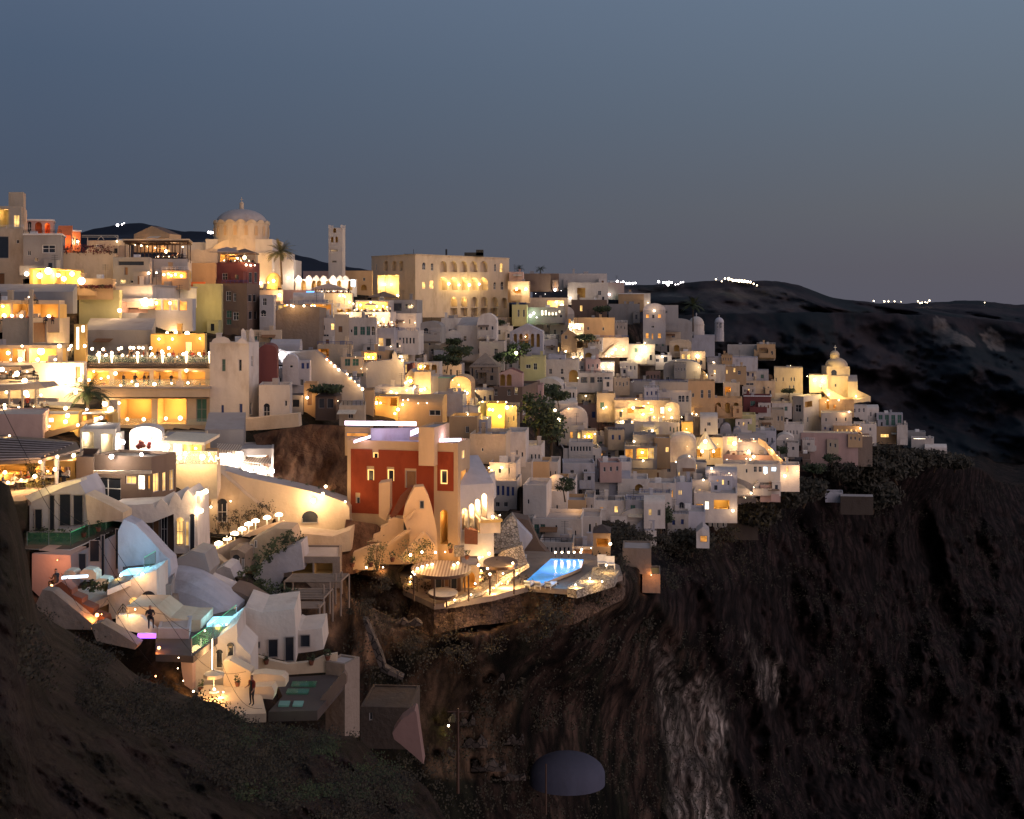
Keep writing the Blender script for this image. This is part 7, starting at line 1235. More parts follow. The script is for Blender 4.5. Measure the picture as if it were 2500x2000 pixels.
# promenade people
for k_, (x, y) in enumerate(((662, 1176), (668, 1178), (678, 1180), (690, 1184), (697, 1186), (708, 1190), (716, 1191), (724, 1195), (588, 1160), (603, 1163), (626, 1166))): person(W(x, y, 117.5) - Vector((0, 0, 1.2)), U(0, 6), 'walking along the promenade wall', 'stand')
lamps('on the blinding promenade', [(578, 1135, .35, 500), (610, 1150, .3, 400), (640, 1140, .3, 400), (665, 1150, .25, 200), (560, 1110, .3, 300), (590, 1108, .2, 160)], m='bulbcool', col=(1, .86, .75), off=.8)
lamps('on the lit stair window', [(484, 1205, .18, 60), (503, 1200, .35, 120), (491, 1247, .2, 50), (515, 1238, .18, 50)], col=(1, .7, .4))
# hotel and ridge
lamps('between the arches of the big cream hotel', [(1096, 693, .4, 150), (1121, 696, .4, 150), (1146, 696, .4, 150), (1170, 694, .35, 120), (939, 695, .4, 160), (955, 695, .4, 160), (971, 722, .5, 300)], off=.25, col=(1, .76, .3))
umbrella(W(937, 742, 268), 3.4, 1.6, 'before the big cream hotel', 'darkcanvas', desc='big square brown umbrella'); umbrella(W(802, 712, 262), 3.6, .6, 'under the bell tower', 'greycanvas', desc='flat dark square umbrella')
light(W(1040, 730, 284), 1200, (1, .68, .3), 1.5); light(W(960, 740, 280), 1000, (1, .7, .3), 1.5); light(W(1150, 600, 288), 1600, (1, .72, .4), 3); light(W(1180, 785, 285), 700, (1, .7, .35), 1.5)  # fill lights added in the open air before the hotel
lamps('under the orange lit veranda roof', [(701, 745, .2, 40), (711, 746, .22, 40), (716, 748, .22, 40), (742, 747, .2, 40), (760, 747, .22, 40), (768, 747, .22, 40)], col=(1, .6, .22))
lamps('on the long overexposed terrace', [(x, y, .22, 120) for x, y in ((853, 738), (862, 742), (880, 745), (905, 738), (920, 748), (935, 748), (945, 750), (871, 755), (848, 765), (859, 766), (913, 768), (843, 725), (829, 722), (838, 722))], col=(1, .76, .45), off=.5)
lamps('on the strung lights of the dark balcony bar', [(935, 779, .28, 50), (937, 785, .2, 30), (923, 788, .15, 20), (956, 787, .2, 30), (986, 787, .12, 15), (1013, 788, .12, 15), (1005, 746, .12, 10), (925, 843, .12, 15), (954, 846, .1, 10), (976, 845, .1, 8)], off=.4)
TCi = terrace(TC, 'in the dark red crowd', 7, 6, cloth='cloth_red', b1=4); terrace(TR1, 'on the long overexposed terrace', 6, 4); terrace(TR2, 'on the dark balcony bar', 3, 3, cloth='darkwood')
lamps('on the snack house terrace', [(900, 872, .28, 90), (911, 873, .3, 110), (882, 900, .08, 10), (896, 901, .08, 10)]); lamps('on the blue lit stair corner', [(688, 866, .5, 130), (694, 872, .3, 80)], m='bulbcool', col=(.8, .85, 1))
lamps('by the timber kiosk', [(750, 971, .2, 40), (825, 979, .08, 8), (868, 872, .05, 10)])
lamps('near the tan round roofed kiosk', [(919, 984, .25, 60), (929, 984, .25, 60), (955, 957, .22, 40), (968, 960, .18, 60), (993, 953, .15, 20), (983, 988, .2, 50), (972, 1000, .25, 80), (964, 1010, .2, 60), (984, 977, .12, 15), (996, 976, .12, 15), (1021, 985, .1, 10), (1042, 984, .1, 10)], col=(1, .6, .22))
lamps('in the lit arch alley', [(1002, 930, .5, 260), (990, 935, .3, 90), (1012, 945, .35, 160), (1028, 952, .4, 230), (1037, 950, .3, 130), (1027, 896, .28, 60), (1037, 895, .22, 30), (982, 880, .3, 90), (979, 872, .3, 60)], col=(1, .66, .28), off=.5)
lamps('on the curved lit parapet', [(1140, 960, .3, 120), (1120, 940, .12, 90), (1160, 955, .12, 70), (1178, 981, .15, 40), (1135, 955, .12, 90), (1105, 928, .1, 60)], col=(1, .7, .34), off=.6)
lamps('around the yellow glowing front', [(1195, 1000, .3, 160), (1203, 1001, .3, 120), (1220, 1017, .38, 240), (1238, 995, .35, 200), (1215, 981, .14, 15), (1236, 982, .14, 20), (1251, 992, .1, 10), (1142, 1012, .16, 40), (1190, 1020, .1, 60)], col=(1, .68, .16), off=.6)
lamps('beside the green lit shrubs', [(1260, 862, .45, 200)], col=(.85, 1, .5), off=.8)
lamps('on the museum steps', [(1283, 822, .2, 20)], off=1)
lamps('along the ridge roof bar', [(1261, 706, .35, 160), (1284, 706, .35, 160), (1308, 717, .45, 200), (1331, 718, .42, 200), (1355, 708, .4, 200), (1370, 710, .4, 300), (1358, 738, .3, 200), (1372, 745, .3, 200), (1392, 728, .35, 160)], m='bulbcool', col=(1, .84, .62), off=.5)
lamps('by the green lit doorway under the ridge bar', [(1295, 771, .35, 60), (1303, 765, .3, 60), (1310, 775, .15, 20)], m='bulbcool', col=(.4, 1, .5), off=.5)
lamps('beside the mint sign on the ridge', [(1487, 719, .5, 30)], m='signblue' if 0 else 'bulbcool', col=(.4, 1, .85), off=.4)
strip('blue white sign panel at the end of the arcade', (857, 691), (867, 692), 262, 262, 1.6, 'signwhite', .06, 30, (.7, .85, 1)); strip('small blue sign strip above the snack terrace', (748, 714), (767, 714), 248, 248, .5, 'signblue', .05, 5, (.2, .4, 1))
lamps('on the glaring white wall above the museum', [(1402, 796, .5, 420), (1415, 802, .3, 200), (1393, 805, .25, 150)], col=(1, .85, .5), off=.6)
lamps('on the bright white cube', [(1569, 856, .45, 330), (1574, 848, .3, 120), (1556, 872, .35, 160), (1574, 838, .35, 40)], col=(1, .84, .5), off=.5)
lamps('below the roof terrace house', [(1400, 873, .3, 60), (1419, 872, .35, 80), (1494, 862, .3, 130), (1502, 853, .35, 90), (1522, 854, .4, 120), (1381, 858, .25, 20), (1480, 870, .15, 30), (1472, 896, .32, 60), (1486, 896, .32, 60), (1494, 890, .35, 70), (1486, 871, .1, 20), (1617, 871, .32, 60), (1582, 739, .22, 20), (1411, 923, .16, 8)], col=(1, .82, .62), off=.5)
lamps('above the arched gable house door', [(1597, 759, .3, 30)]); lamps('by the amber double arch house', [(1703, 870, .5, 160), (1743, 885, .2, 20), (1705, 897, .1, 120), (1725, 915, .15, 120), (1650, 881, .08, 8), (1745, 912, .15, 20)], col=(1, .75, .42))
lamps('on the golden lit terrace', [(1430, 967, .2, 10), (1473, 997, .25, 60), (1480, 994, .25, 50), (1519, 1003, .2, 50), (1546, 996, .3, 90), (1572, 992, .4, 300), (1590, 1000, .4, 330), (1570, 1012, .25, 130), (1597, 1019, .2, 30), (1620, 1018, .2, 30), (1635, 1000, .3, 160), (1640, 1020, .2, 30), (1664, 1019, .2, 30), (1690, 1010, .2, 60), (1700, 1012, .2, 40), (1543, 1030, .12, 130), (1515, 1030, .12, 130), (1553, 975, .15, 20), (1583, 984, .15, 20), (1520, 1029, .2, 30)], col=(1, .7, .3), off=.5)
lamps('below the lime lit house', [(1355, 1002, .3, 30), (1365, 1025, .35, 50), (1388, 998, .1, 60)], off=.5)
lamps('round the yellow lantern niche', [(1438, 1066, .3, 110), (1428, 1066, .2, 40), (1452, 1060, .2, 30), (1592, 1052, .3, 40)], col=(1, .72, .2), off=.4)
lamps('before the orange lit glass front', [(1548, 1078, .25, 40), (1568, 1105, .4, 150), (1570, 1125, .2, 60), (1650, 1128, .2, 20), (1683, 1114, .14, 10), (1678, 1090, .05, 50), (1676, 1047, .08, 110)], col=(1, .62, .2), off=.6)
lamps('inside the witch hat kiosk', [(1722, 1078, .5, 260), (1714, 1102, .35, 180), (1742, 1102, .35, 220), (1705, 1092, .1, 120), (1752, 1085, .1, 120)], col=(1, .72, .32), off=1.0)
lamps('beside the ribbon wall', [(1793, 1083, .45, 230), (1828, 1101, .38, 150), (1840, 1115, .35, 120), (1832, 1122, .2, 40), (1877, 1098, .08, 150), (1897, 1112, .08, 120), (1822, 1120, .12, 20), (1805, 1072, .1, 60), (1840, 1072, .1, 80), (1775, 1122, .1, 12), (1922, 1071, .05, 0)], m='bulb', col=(1, .62, .3), off=.6)
lamps('on the long white house and its ramp', [(1737, 1144, .3, 60), (1717, 1172, .32, 40), (1834, 1204, .32, 60), (1789, 1247, .32, 50), (1916, 1162, .32, 60), (1945, 1150, .08, 80), (1780, 1155, .08, 80), (1840, 1190, .08, 60), (1820, 1216, .08, 50), (1868, 1158, .08, 20)], col=(1, .66, .4), off=.5)
lamps('on the lowest white patio house', [(1420, 1342, .14, 14), (1443, 1338, .14, 14), (1490, 1328, .2, 40), (1225, 1142, .2, 60), (1200, 1148, .1, 50), (1193, 1142, .2, 60)], off=.4)
lamps('on the promontory houses', [(2016, 982, .05, 40), (2021, 978, .22, 60), (2048, 977, .3, 40), (2073, 1006, .3, 40), (2100, 1046, .3, 80), (2023, 964, .3, 60), (1930, 893, .3, 40), (1741, 884, .2, 20)], col=(1, .7, .36), off=.5)
light(W(1990, 935, 357), 1500, (1, .76, .3), 1); light(W(2022, 945, 360), 1800, (1, .76, .3), 1); light(W(2055, 965, 360), 1500, (1, .74, .28), 1); light(W(2030, 895, 362), 900, (1, .74, .3), .8); light(W(2085, 975, 360), 600, (1, .74, .3), .8); lamps('on the floodlit church wing', [(1971, 919, .4, 160), (1988, 928, .6, 400), (2008, 930, .5, 300), (2090, 968, .3, 80)], col=(1, .8, .36))  # the bare point lights are added without fixtures to wash the church
for pw, x, y, Y_ in ((500, 1500, 800, 296), (260, 1660, 960, 268), (300, 1540, 960, 250), (300, 2060, 1010, 350), (260, 1190, 1090, 165), (300, 1120, 900, 240), (200, 1900, 940, 352), (160, 940, 1120, 103), (200, 1080, 1130, 104), (140, 920, 1230, 103), (260, 560, 920, 138), (150, 700, 1260, 106), (200, 760, 900, 165), (220, 780, 1110, 126), (120, 830, 1130, 122), (200, 1340, 1150, 172), (90, 1405, 1240, 165), (70, 1365, 1190, 173)): light(W(x, y, Y_), pw * 1.7, (1, .60, .28), 1.5)  # fill lights added in open air to imitate street-lamp spill; no fixtures
light(W(950, 1150, 103), 420, (1, .55, .22), 1.2); light(W(1080, 1200, 104), 260, (1, .55, .22), 1); light(W(1000, 1490, 95), 160, (1, .5, .2), 1); light(W(1250, 1480, 100), 160, (1, .5, .2), 1); light(W(330, 960, 140), 300, (1, .6, .25), 1.5); light(W(560, 950, 138), 200, (1, .6, .35), 1.5); light(W(380, 800, 155), 200, (1, .62, .3), 1)  # further added fills before the mansion, the deck wall and the left restaurants
# far lights on the hills
def far_lights(where, lst, r=1.0, m='bulbcool', Y=1700):
    for t in lst:
        x, y = t[:2]; p = W(x, y, Y); o = empty('distant_lamp', p - Vector((0, 0, 3))); mb = MB().mat(m); mb.ball(p, (t[2] if len(t) > 2 else 1) * r, 8); mb.build('lamp_globe', o); mb = MB().mat('darkmetal'); mb.bar(p - Vector((0, 0, 8)), p, .15); mb.build('pole', o); later(o, 'tiny distant lamp', where, 'lamp')
far_lights('on the northern village ridge', [(1507, 687, 1.6), (1516, 691, 1.2), (1522, 688, 1.2), (1518, 694, 1.2), (1530, 692, 1.4), (1537, 692, 1.4), (1545, 692, 1.4), (1551, 691, 1.2), (1608, 688, 1.6), (1620, 690, 1.4), (1628, 691, 2), (1633, 690, 2), (1639, 690, 1.6), (1631, 696, 1.4), (1649, 695, .8), (1656, 694, .9), (1662, 690, .9), (1668, 689, .9)], 1.1, 'bulbcool', 1750)
far_lights('on the lit hotel of the dark headland', [(1770, 680, 1.1), (1779, 681, 1.8), (1786, 683, 1.2), (1790, 685, 1.6), (1797, 685, 1.6), (1804, 686, 1.8), (1811, 686, 1.8), (1818, 687, 1.8), (1825, 688, 1.6), (1832, 689, 1.4), (1748, 682, 1), (1762, 687, .8), (1840, 693, 1), (1848, 697, .8)], 1.1, 'bulb', 1700)
far_lights('on the low far cape', [(2133, 735, 1.2), (2159, 736, 1.4), (2169, 736, 1.2), (2184, 736, 1.1), (2241, 736, 1.1), (2246, 740, 1.3), (2251, 739, 1.2), (2259, 738, 1), (2269, 734, 1.4), (2264, 739, .9), (2200, 737, .6), (2404, 739, .7)], 1.2, 'bulb', 2500)
far_lights('on the dark blue hill at the far left', [(287, 550, 2.2), (298, 548, 1.2), (303, 545, .9), (509, 567, 1.8), (515, 568, 2.2), (520, 568, 1.2)], 1.6, 'bulbcool', 3000)
# trees in the town
for a in (((1268, 885), 246, 4.2, 2.6, 'lime lit round tree beside the street lamp'), ((1235, 900), 243, 3.4, 2.6, 'green bush tree behind the hipped pavilion'), ((1118, 885), 243, 3.5, 3.2, 'dark tree left of the hipped pavilion'), ((1090, 905), 238, 3.2, 3.0, 'dark bushes above the bridge house'),
          ((1310, 1085), 196, 8.5, 3.2, 'tall dark pine left of the hollow'), ((1345, 1110), 198, 7, 3, 'dark pine in the hollow beside the step houses'), ((1330, 985), 236, 4, 3.5, 'dark tree hanging over the mansion ruin'), ((1365, 990), 240, 3, 2.4, 'dark shrub tree below the white two storey house'),
          ((1613, 1305), 200, 5.6, 2.3, 'round dark tree among the lowest white houses'), ((1470, 770), 318, 2.6, 2.5, 'dark bushes over the dark stone house'), ((1430, 845), 296, 3, 2.6, 'dark leafy pergola tree by the roof terrace'), ((1905, 1118), 292, 3, 1.9, 'autumn brown bush beside the ribbon wall'), ((1925, 965), 352, 2, 2.2, 'dark bush below the railed terrace'),
          ((1106, 850), 255, 2.2, 2.2, 'bare little tree before the gabled house'), ((1210, 800), 280, 1.8, 2.4, 'low palm bush under the hotel arches'), ((1380, 1215), 158, 2.6, 1.4, 'little dark tree at the dome topped house'), ((795, 968), 157.5, 1.6, 2.4, 'bushy thatch tree above the timber kiosk'), ((1990, 1165), 296, 3.5, 3, 'dark tree clump under the shed'), ((2030, 1135), 330, 3, 2.6, 'small dark tree before the pink retaining wall')):
    (x, y), Y_, h, r_, lab = a; tree(W(x, y, Y_), h, r_, lab, n=700)
for i, (x, y, Y_, h, r_) in enumerate(((2100, 1200, 350, 12, 8), (2150, 1190, 358, 13, 8), (2190, 1180, 370, 10, 7), (2235, 1150, 385, 7, 6), (2280, 1150, 395, 7, 6), (2050, 1180, 335, 6, 5), (1960, 1235, 285, 7, 6), (1900, 1250, 270, 7, 6), (2130, 1250, 345, 9, 8), (2330, 1150, 410, 6, 6), (1850, 1290, 255, 5, 5), (1500, 1345, 170, 4, 3.5), (1690, 1352, 205, 4, 4))):
    tree(W(x, y, Y_), h, r_, ['tallest dark pine mass on the cliff shoulder', 'second dark pine mass on the cliff shoulder', 'right hand pine mass on the cliff shoulder', 'small bush tree under the curved white apse', 'bush tree beyond the curved white apse', 'bushy tree beside the yellowish lone wall', 'olive bush mass under the shed', 'olive bush mass beside the yellow dining house', 'wide dark bush below the cliff shoulder pines', 'last little bush tree of the promontory', 'dark bush beneath the brown retaining wall', 'dark bush behind the ruined stone hut', 'dark bush under the glowing window cottage'][i], 'dryleaf', 1300, trunk=.2)
for x, y, rx in ((1500, 1330, 3), (1530, 1345, 3.2), (1560, 1330, 2.4), (1600, 1350, 3), (1635, 1340, 3), (1660, 1356, 3.4), (1700, 1345, 2.6), (1740, 1345, 3.4), (1780, 1325, 3.2), (1815, 1330, 3.4), (1845, 1300, 3.6), (1870, 1262, 3.4), (1888, 1222, 3.4), (1930, 1206, 3.2), (1965, 1196, 3.4), (1620, 1440, 2.4), (1490, 1392, 2), (2040, 1262, 3.2), (2090, 1268, 3.6), (2128, 1262, 3.4), (2010, 1232, 3), (1440, 1480, 2), (1360, 1520, 2), (1300, 1560, 2), (1410, 1560, 2.4), (1500, 1520, 2.6), (1465, 1610, 2.8), (1560, 1560, 3), (1200, 1590, 1.6), (1120, 1620, 1.6), (1000, 1590, 1.4), (930, 1440, 1.1), (880, 1500, 1.3), (1240, 1700, 2), (1180, 1745, 1.6), (1320, 1780, 2.2)):
    shrub(W(x, y, dep(x, y) - 2.5), rx, rx * .7, None, 'dryleaf', 330, 'on the dark slope under the town', desc='dark scrubby bush', s=rx * .09)
# poles, lower ruins, rounded roof
def pole(label, x, y0, y1, Y, r=.12, arms=True):
    o = empty('utility_pole', W(x, y1, Y)); mb = MB().mat('darkwood'); mb.bar(W(x, y1, Y) - Vector((0, 0, 1)), W(x, y0, Y), r, 7, r * .7); mb.build('mast', o)
    if arms: mb = MB().mat('darkwood'); p = W(x, y0 + 8, Y); mb.bar(p - Vector((.8, 0, 0)), p + Vector((.8, 0, 0)), .06); mb.build('crossarm', o)
    tag(o, label, 'utility pole')
pole('tall dark utility pole among the ruined walls', 1118, 1730, 1905, 88, .13); pole('short utility pole before the rounded blue roof', 1333, 1865, 1960, 100, .09, False)
def cable(label, pts):
    mb = MB().mat('cable')
    for (x0, y0, Ya), (x1, y1, Yb) in zip(pts, pts[1:]):
        a, b_ = W(x0, y0, Ya), W(x1, y1, Yb); pv = a
        for i in range(1, 13): f = i / 12; q = a.lerp(b_, f) - Vector((0, 0, 1.2 * math.sin(math.pi * f))); mb.bar(pv, q, .011, 4); pv = q
    tag(mb.build('cable', loc=W(pts[0][0], pts[0][1], pts[0][2])), label, 'cable')
cable('overhead cable crossing the blue washed buttress', [(0, 985, 40), (250, 1290, 52), (520, 1560, 60), (640, 1730, 64)]); cable('overhead cable running down to the arcade corner', [(60, 1120, 45), (215, 1270, 52), (400, 1500, 58), (600, 1640, 66)]); cable('heavier cable over the orange wall to the lit courtyard', [(150, 1400, 50), (262, 1462, 55), (500, 1690, 62)])
EXT('ruin_wall', 'large pink leaning gable wall on the lower slope', 'wall', [(958, 1790), (978, 1760), (1012, 1735), (1016, 1738), (1030, 1840), (1034, 1866), (1012, 1846), (975, 1815), (962, 1805)], 80, 1.5, 'ruinpink')
B('long low grey ruin behind the pink gable wall', (880, 1000), (1728, 1790), 84, 4, 5, 'ruinstone', rmat='ruinstone', op=[(905, 1750, 8, 20, 'w')], par=.1, name='ruin')
0 and B('small white cistern block on the slope', (946, 960), (1772, 1788), 80.5, 3, 1.2, 'grey', [], par=.05, name='cistern', cat='cistern')
for i, (x0, x1, y0, y1) in enumerate(((1062, 1112, 1742, 1764), (1122, 1160, 1752, 1772), (1130, 1190, 1800, 1826), (1060, 1112, 1830, 1846), (1150, 1236, 1856, 1884), (1200, 1284, 1894, 1906), (1225, 1280, 1796, 1818), (1180, 1232, 1640, 1662), (965, 1030, 1512, 1528), (1100, 1150, 1574, 1592))):
    n_ = 12; pts_ = [(x0, y1)] + [(x0 + (x1 - x0) * (k + .5) / n_, y0 + (y1 - y0) * (.25 + .3 * math.sin(k * 1.1 + i) + U(0, .15))) for k in range(n_)] + [(x1, y1)]
    EXT('ruin_wall', ['ruined wall behind the utility pole', 'low ruined wall right of the utility pole', 'broken grey wall below the utility pole crossarm', 'pale ruined wall left of the utility pole', 'broad ruined wall with a broken top', 'long pale terrace wall by the rounded roof', 'earthen ruin wall above the rounded roof', 'crumbled wall above the gully', 'dry stone wall under the oval canopy', 'crumbled wall under the pool deck'][i], 'wall', pts_, dep((x0 + x1) / 2, y1) - .2, .8, 'darkrubble')
EXT('ruin_wall', 'tapering stone ramp wall running down the bluff', 'wall', [(885, 1512), (895, 1515), (932, 1600), (940, 1630), (985, 1655), (980, 1660), (930, 1640), (915, 1600)], 88, 1, 'darkrubble')
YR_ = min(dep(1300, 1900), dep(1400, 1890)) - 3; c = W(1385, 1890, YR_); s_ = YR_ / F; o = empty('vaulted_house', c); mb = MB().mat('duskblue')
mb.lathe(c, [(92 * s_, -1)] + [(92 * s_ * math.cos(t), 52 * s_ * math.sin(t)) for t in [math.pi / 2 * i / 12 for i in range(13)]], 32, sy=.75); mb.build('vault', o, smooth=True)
tag(o, 'faint blue white rounded roof house at the foot of the cliff', 'vaulted house'); POLYS.append(([(1290, 1850), (1340, 1826), (1440, 1826), (1485, 1860), (1488, 1892), (1290, 1892)], None, YR_ + 6))
lamps('on the ruined slope', [(1095, 1772, .16, 25)], col=(.9, 1, .25), off=.6)

# ================================================================== fill the rest of the town with its small cube houses
TOWN = [(640, 800), (900, 800), (1240, 790), (1400, 760), (1600, 800), (1760, 870), (1950, 960), (2110, 1000), (2210, 1070), (2090, 1085), (1960, 1090), (1955, 1150), (1900, 1200), (1830, 1250), (1740, 1320), (1600, 1325), (1540, 1290), (1430, 1200), (1390, 1110), (1395, 1040), (1330, 1000), (1200, 1050), (1150, 1020), (850, 1010), (720, 1000), (640, 900)]
LEFT = [(0, 600), (640, 640), (640, 1000), (500, 1080), (0, 1090)]
def inside(x, y, poly):
    c = False; j = len(poly) - 1
    for i in range(len(poly)):
        (xi, yi), (xj, yj) = poly[i], poly[j]
        if (yi > y) != (yj > y) and x < (xj - xi) * (y - yi) / (yj - yi) + xi: c = not c
        j = i
    return c
occ = np.zeros((500, 640), bool)
def mark(x0, x1, y0, y1): occ[max(0, int(y0 / 4)):int(y1 / 4) + 1, max(0, int(x0 / 4)):int(x1 / 4) + 1] = True
for r in list(RECTS): mark(*r[:4])
rs = random.Random(11); FILL = []
cand = []
for y in range(650, 1320, 9):
    for x in range(8, 2200, 13): cand.append((x + rs.uniform(-4, 4), y + rs.uniform(-3, 3)))
LM = [('the hillside below the cathedral', 620, 780), ('the big cream hotel', 1080, 800), ('the big stair wall', 800, 930), ('the brown masonry mansion', 1240, 970), ('the massive grey stone cube', 1600, 910), ('the golden lit terrace', 1570, 1010), ('the floodlit church', 2040, 960), ('the witch hat kiosk', 1720, 1080), ('the long white house', 1830, 1150), ('the orange lit glass front', 1560, 1110), ('the arched gable house', 1600, 800), ('the tall narrow grey house', 1660, 1220), ('the veranda house', 1450, 930), ('the big yellow restaurant', 350, 900), ('the left cliff restaurants', 80, 850), ('the upper left roofs', 200, 650)]
for x, y in cand:
    if not inside(x, y, TOWN): continue
    i, j = int(y / 4), int(x / 4)
    if occ[i, j]: continue
    Y_ = dep(x, y); w = rs.uniform(4.5, 8) * F / Y_; h = rs.uniform(3, 4.4) * F / Y_
    x0, x1, y1 = x - w / 2, x + w / 2, y + h * .5; y0 = y1 - h
    if occ[int(y0 / 4):int(y1 / 4), int(x0 / 4):int(x1 / 4)].mean() > .6: continue
    FILL.append((x0, x1, y0, y1, Y_)); mark(x0 + 2, x1 - 2, y0 + 2, y1)
NF1 = len(FILL); HITS = OPS + [(w_[0], w_[1], 6, 6) for w_ in WL]; placed = []
for _ in range(6000):
    if len(placed) >= 150: break
    x, y = rs.uniform(790, 2150), rs.uniform(800, 1310)
    if not inside(x, y, TOWN): continue
    ov = [r for r in RECTS if r[0] < x < r[1] and r[2] < y < r[3]]
    if not ov: continue
    Yn = min(r[4] for r in ov) - 2.2; w = rs.uniform(3, 4.8) * F / Yn; h = rs.uniform(2.3, 3.2) * F / Yn; x0, x1, y0, y1 = x - w / 2, x + w / 2, y - h / 2, y + h / 2
    if any(r[0] < x1 and r[1] > x0 and r[2] < y1 and r[3] > y0 and r[4] < Yn for r in RECTS): continue
    if any(abs(q[0] - x) < w / 2 + q[2] / 2 + 2 and abs(q[1] - y) < h / 2 + q[3] / 2 + 2 for q in HITS): continue
    if any(q[0] < x1 + 3 and q[1] > x0 - 3 and q[2] < y1 + 2 and q[3] > y0 - 2 for q in placed): continue
    if 740 < x < 900 and 840 < y < 1000: continue
    placed.append((x0, x1, y0, y1, Yn))
FILL = [t + (0,) for t in FILL] + [t + (1,) for t in placed]
FILL.sort(key=lambda t: t[0]); cnt = {}
fl = []
for x0, x1, y0, y1, Y_, ly in FILL:
    xc, yc = (x0 + x1) / 2, (y0 + y1) / 2; k = min(LM, key=lambda l: math.hypot((l[1] - xc), (l[2] - yc) * 1.3))[0]; Yd = max([dep(xc, y1) + 1.5] + [r[4] - 1 for r in RECTS if r[0] < x1 - 6 and r[1] > x0 + 6 and r[2] < y1 - 5 and r[3] > y0 + 5 and r[3] < y1 + 25 and r[4] < 420])
    if ly: Yd = Y_
    mt = rs.choice(['white'] * 7 + ['cream', 'cream', 'greyblue', 'greyblue', 'grey', 'tan', 'pink']); rf = rs.choice(['flat'] * 8 + ['vault', 'vaultx'])
    nw = rs.choice([1, 2, 2, 3, 3, 4]); kk = rs.choice(['w'] * 5 + ['a', 's', 'D']); lit = rs.random() < .16; op = []
    ww = min(9, (x1 - x0) / (nw + 1) * .45) * min(1, 250 / Yd + .3); hh = min(16, (y1 - y0) * .36)
    for i in range(nw): op.append((x0 + (x1 - x0) * (i + .7) / (nw + .4), y0 + (y1 - y0) * .5 + rs.uniform(-2, 2), ww, hh, rs.choice('lg') if lit and rs.random() < .6 else kk))
    fl.append([k, mt, rf, nw, lit, (x0, x1), (y0, y1), Yd, op, rs.uniform(-6, 14), rs.uniform(4.5, 7.5)])
groups = {}
for f in fl: groups.setdefault(f[0], []).append(f)
for k, lst in groups.items():
    for i, (k_, mt, rf, nw, lit, xs, ys, Yd, op, th, dd) in enumerate(lst):
        lab = f'{ordn(i + 1) if i < 69 else "last"} infill cube house from the left by {k}, {"lit" if lit else "unlit"} {mt.replace("greyblue", "bluish")}'
        inf = B(lab, xs, ys, Yd, th, dd, mt, op, roof=rf, rise=(None if rf != 'vaultx' else 1.1), group=f'small houses by {k}')
        r_ = inf['root']
        if rs.random() < .5: p = inf['L'] + inf['u'] * rs.uniform(.15, .85) + inf['v'] * rs.uniform(.3, .8); mb = MB().mat(mt); mb.box(up(p, inf['zt'] + .1), (.35, 0, 0), (0, .35, 0), (0, 0, rs.uniform(.4, .9))); mb.build('chimney', r_)
        if rs.random() < .3 and rf == 'flat': mb = MB().mat('darkmetal'); mb.bar(up(inf['L'], inf['zt'] + .45), up(inf['C'], inf['zt'] + .45), .04); [mb.bar(up(inf['L'] + inf['u'] * q / 4, inf['zt']), up(inf['L'] + inf['u'] * q / 4, inf['zt'] + .45), .03) for q in range(5)]; mb.build('handrail', r_)
print('fill houses', len(FILL), 'things so far', len([o for o in bpy.data.objects if o.parent is None]))
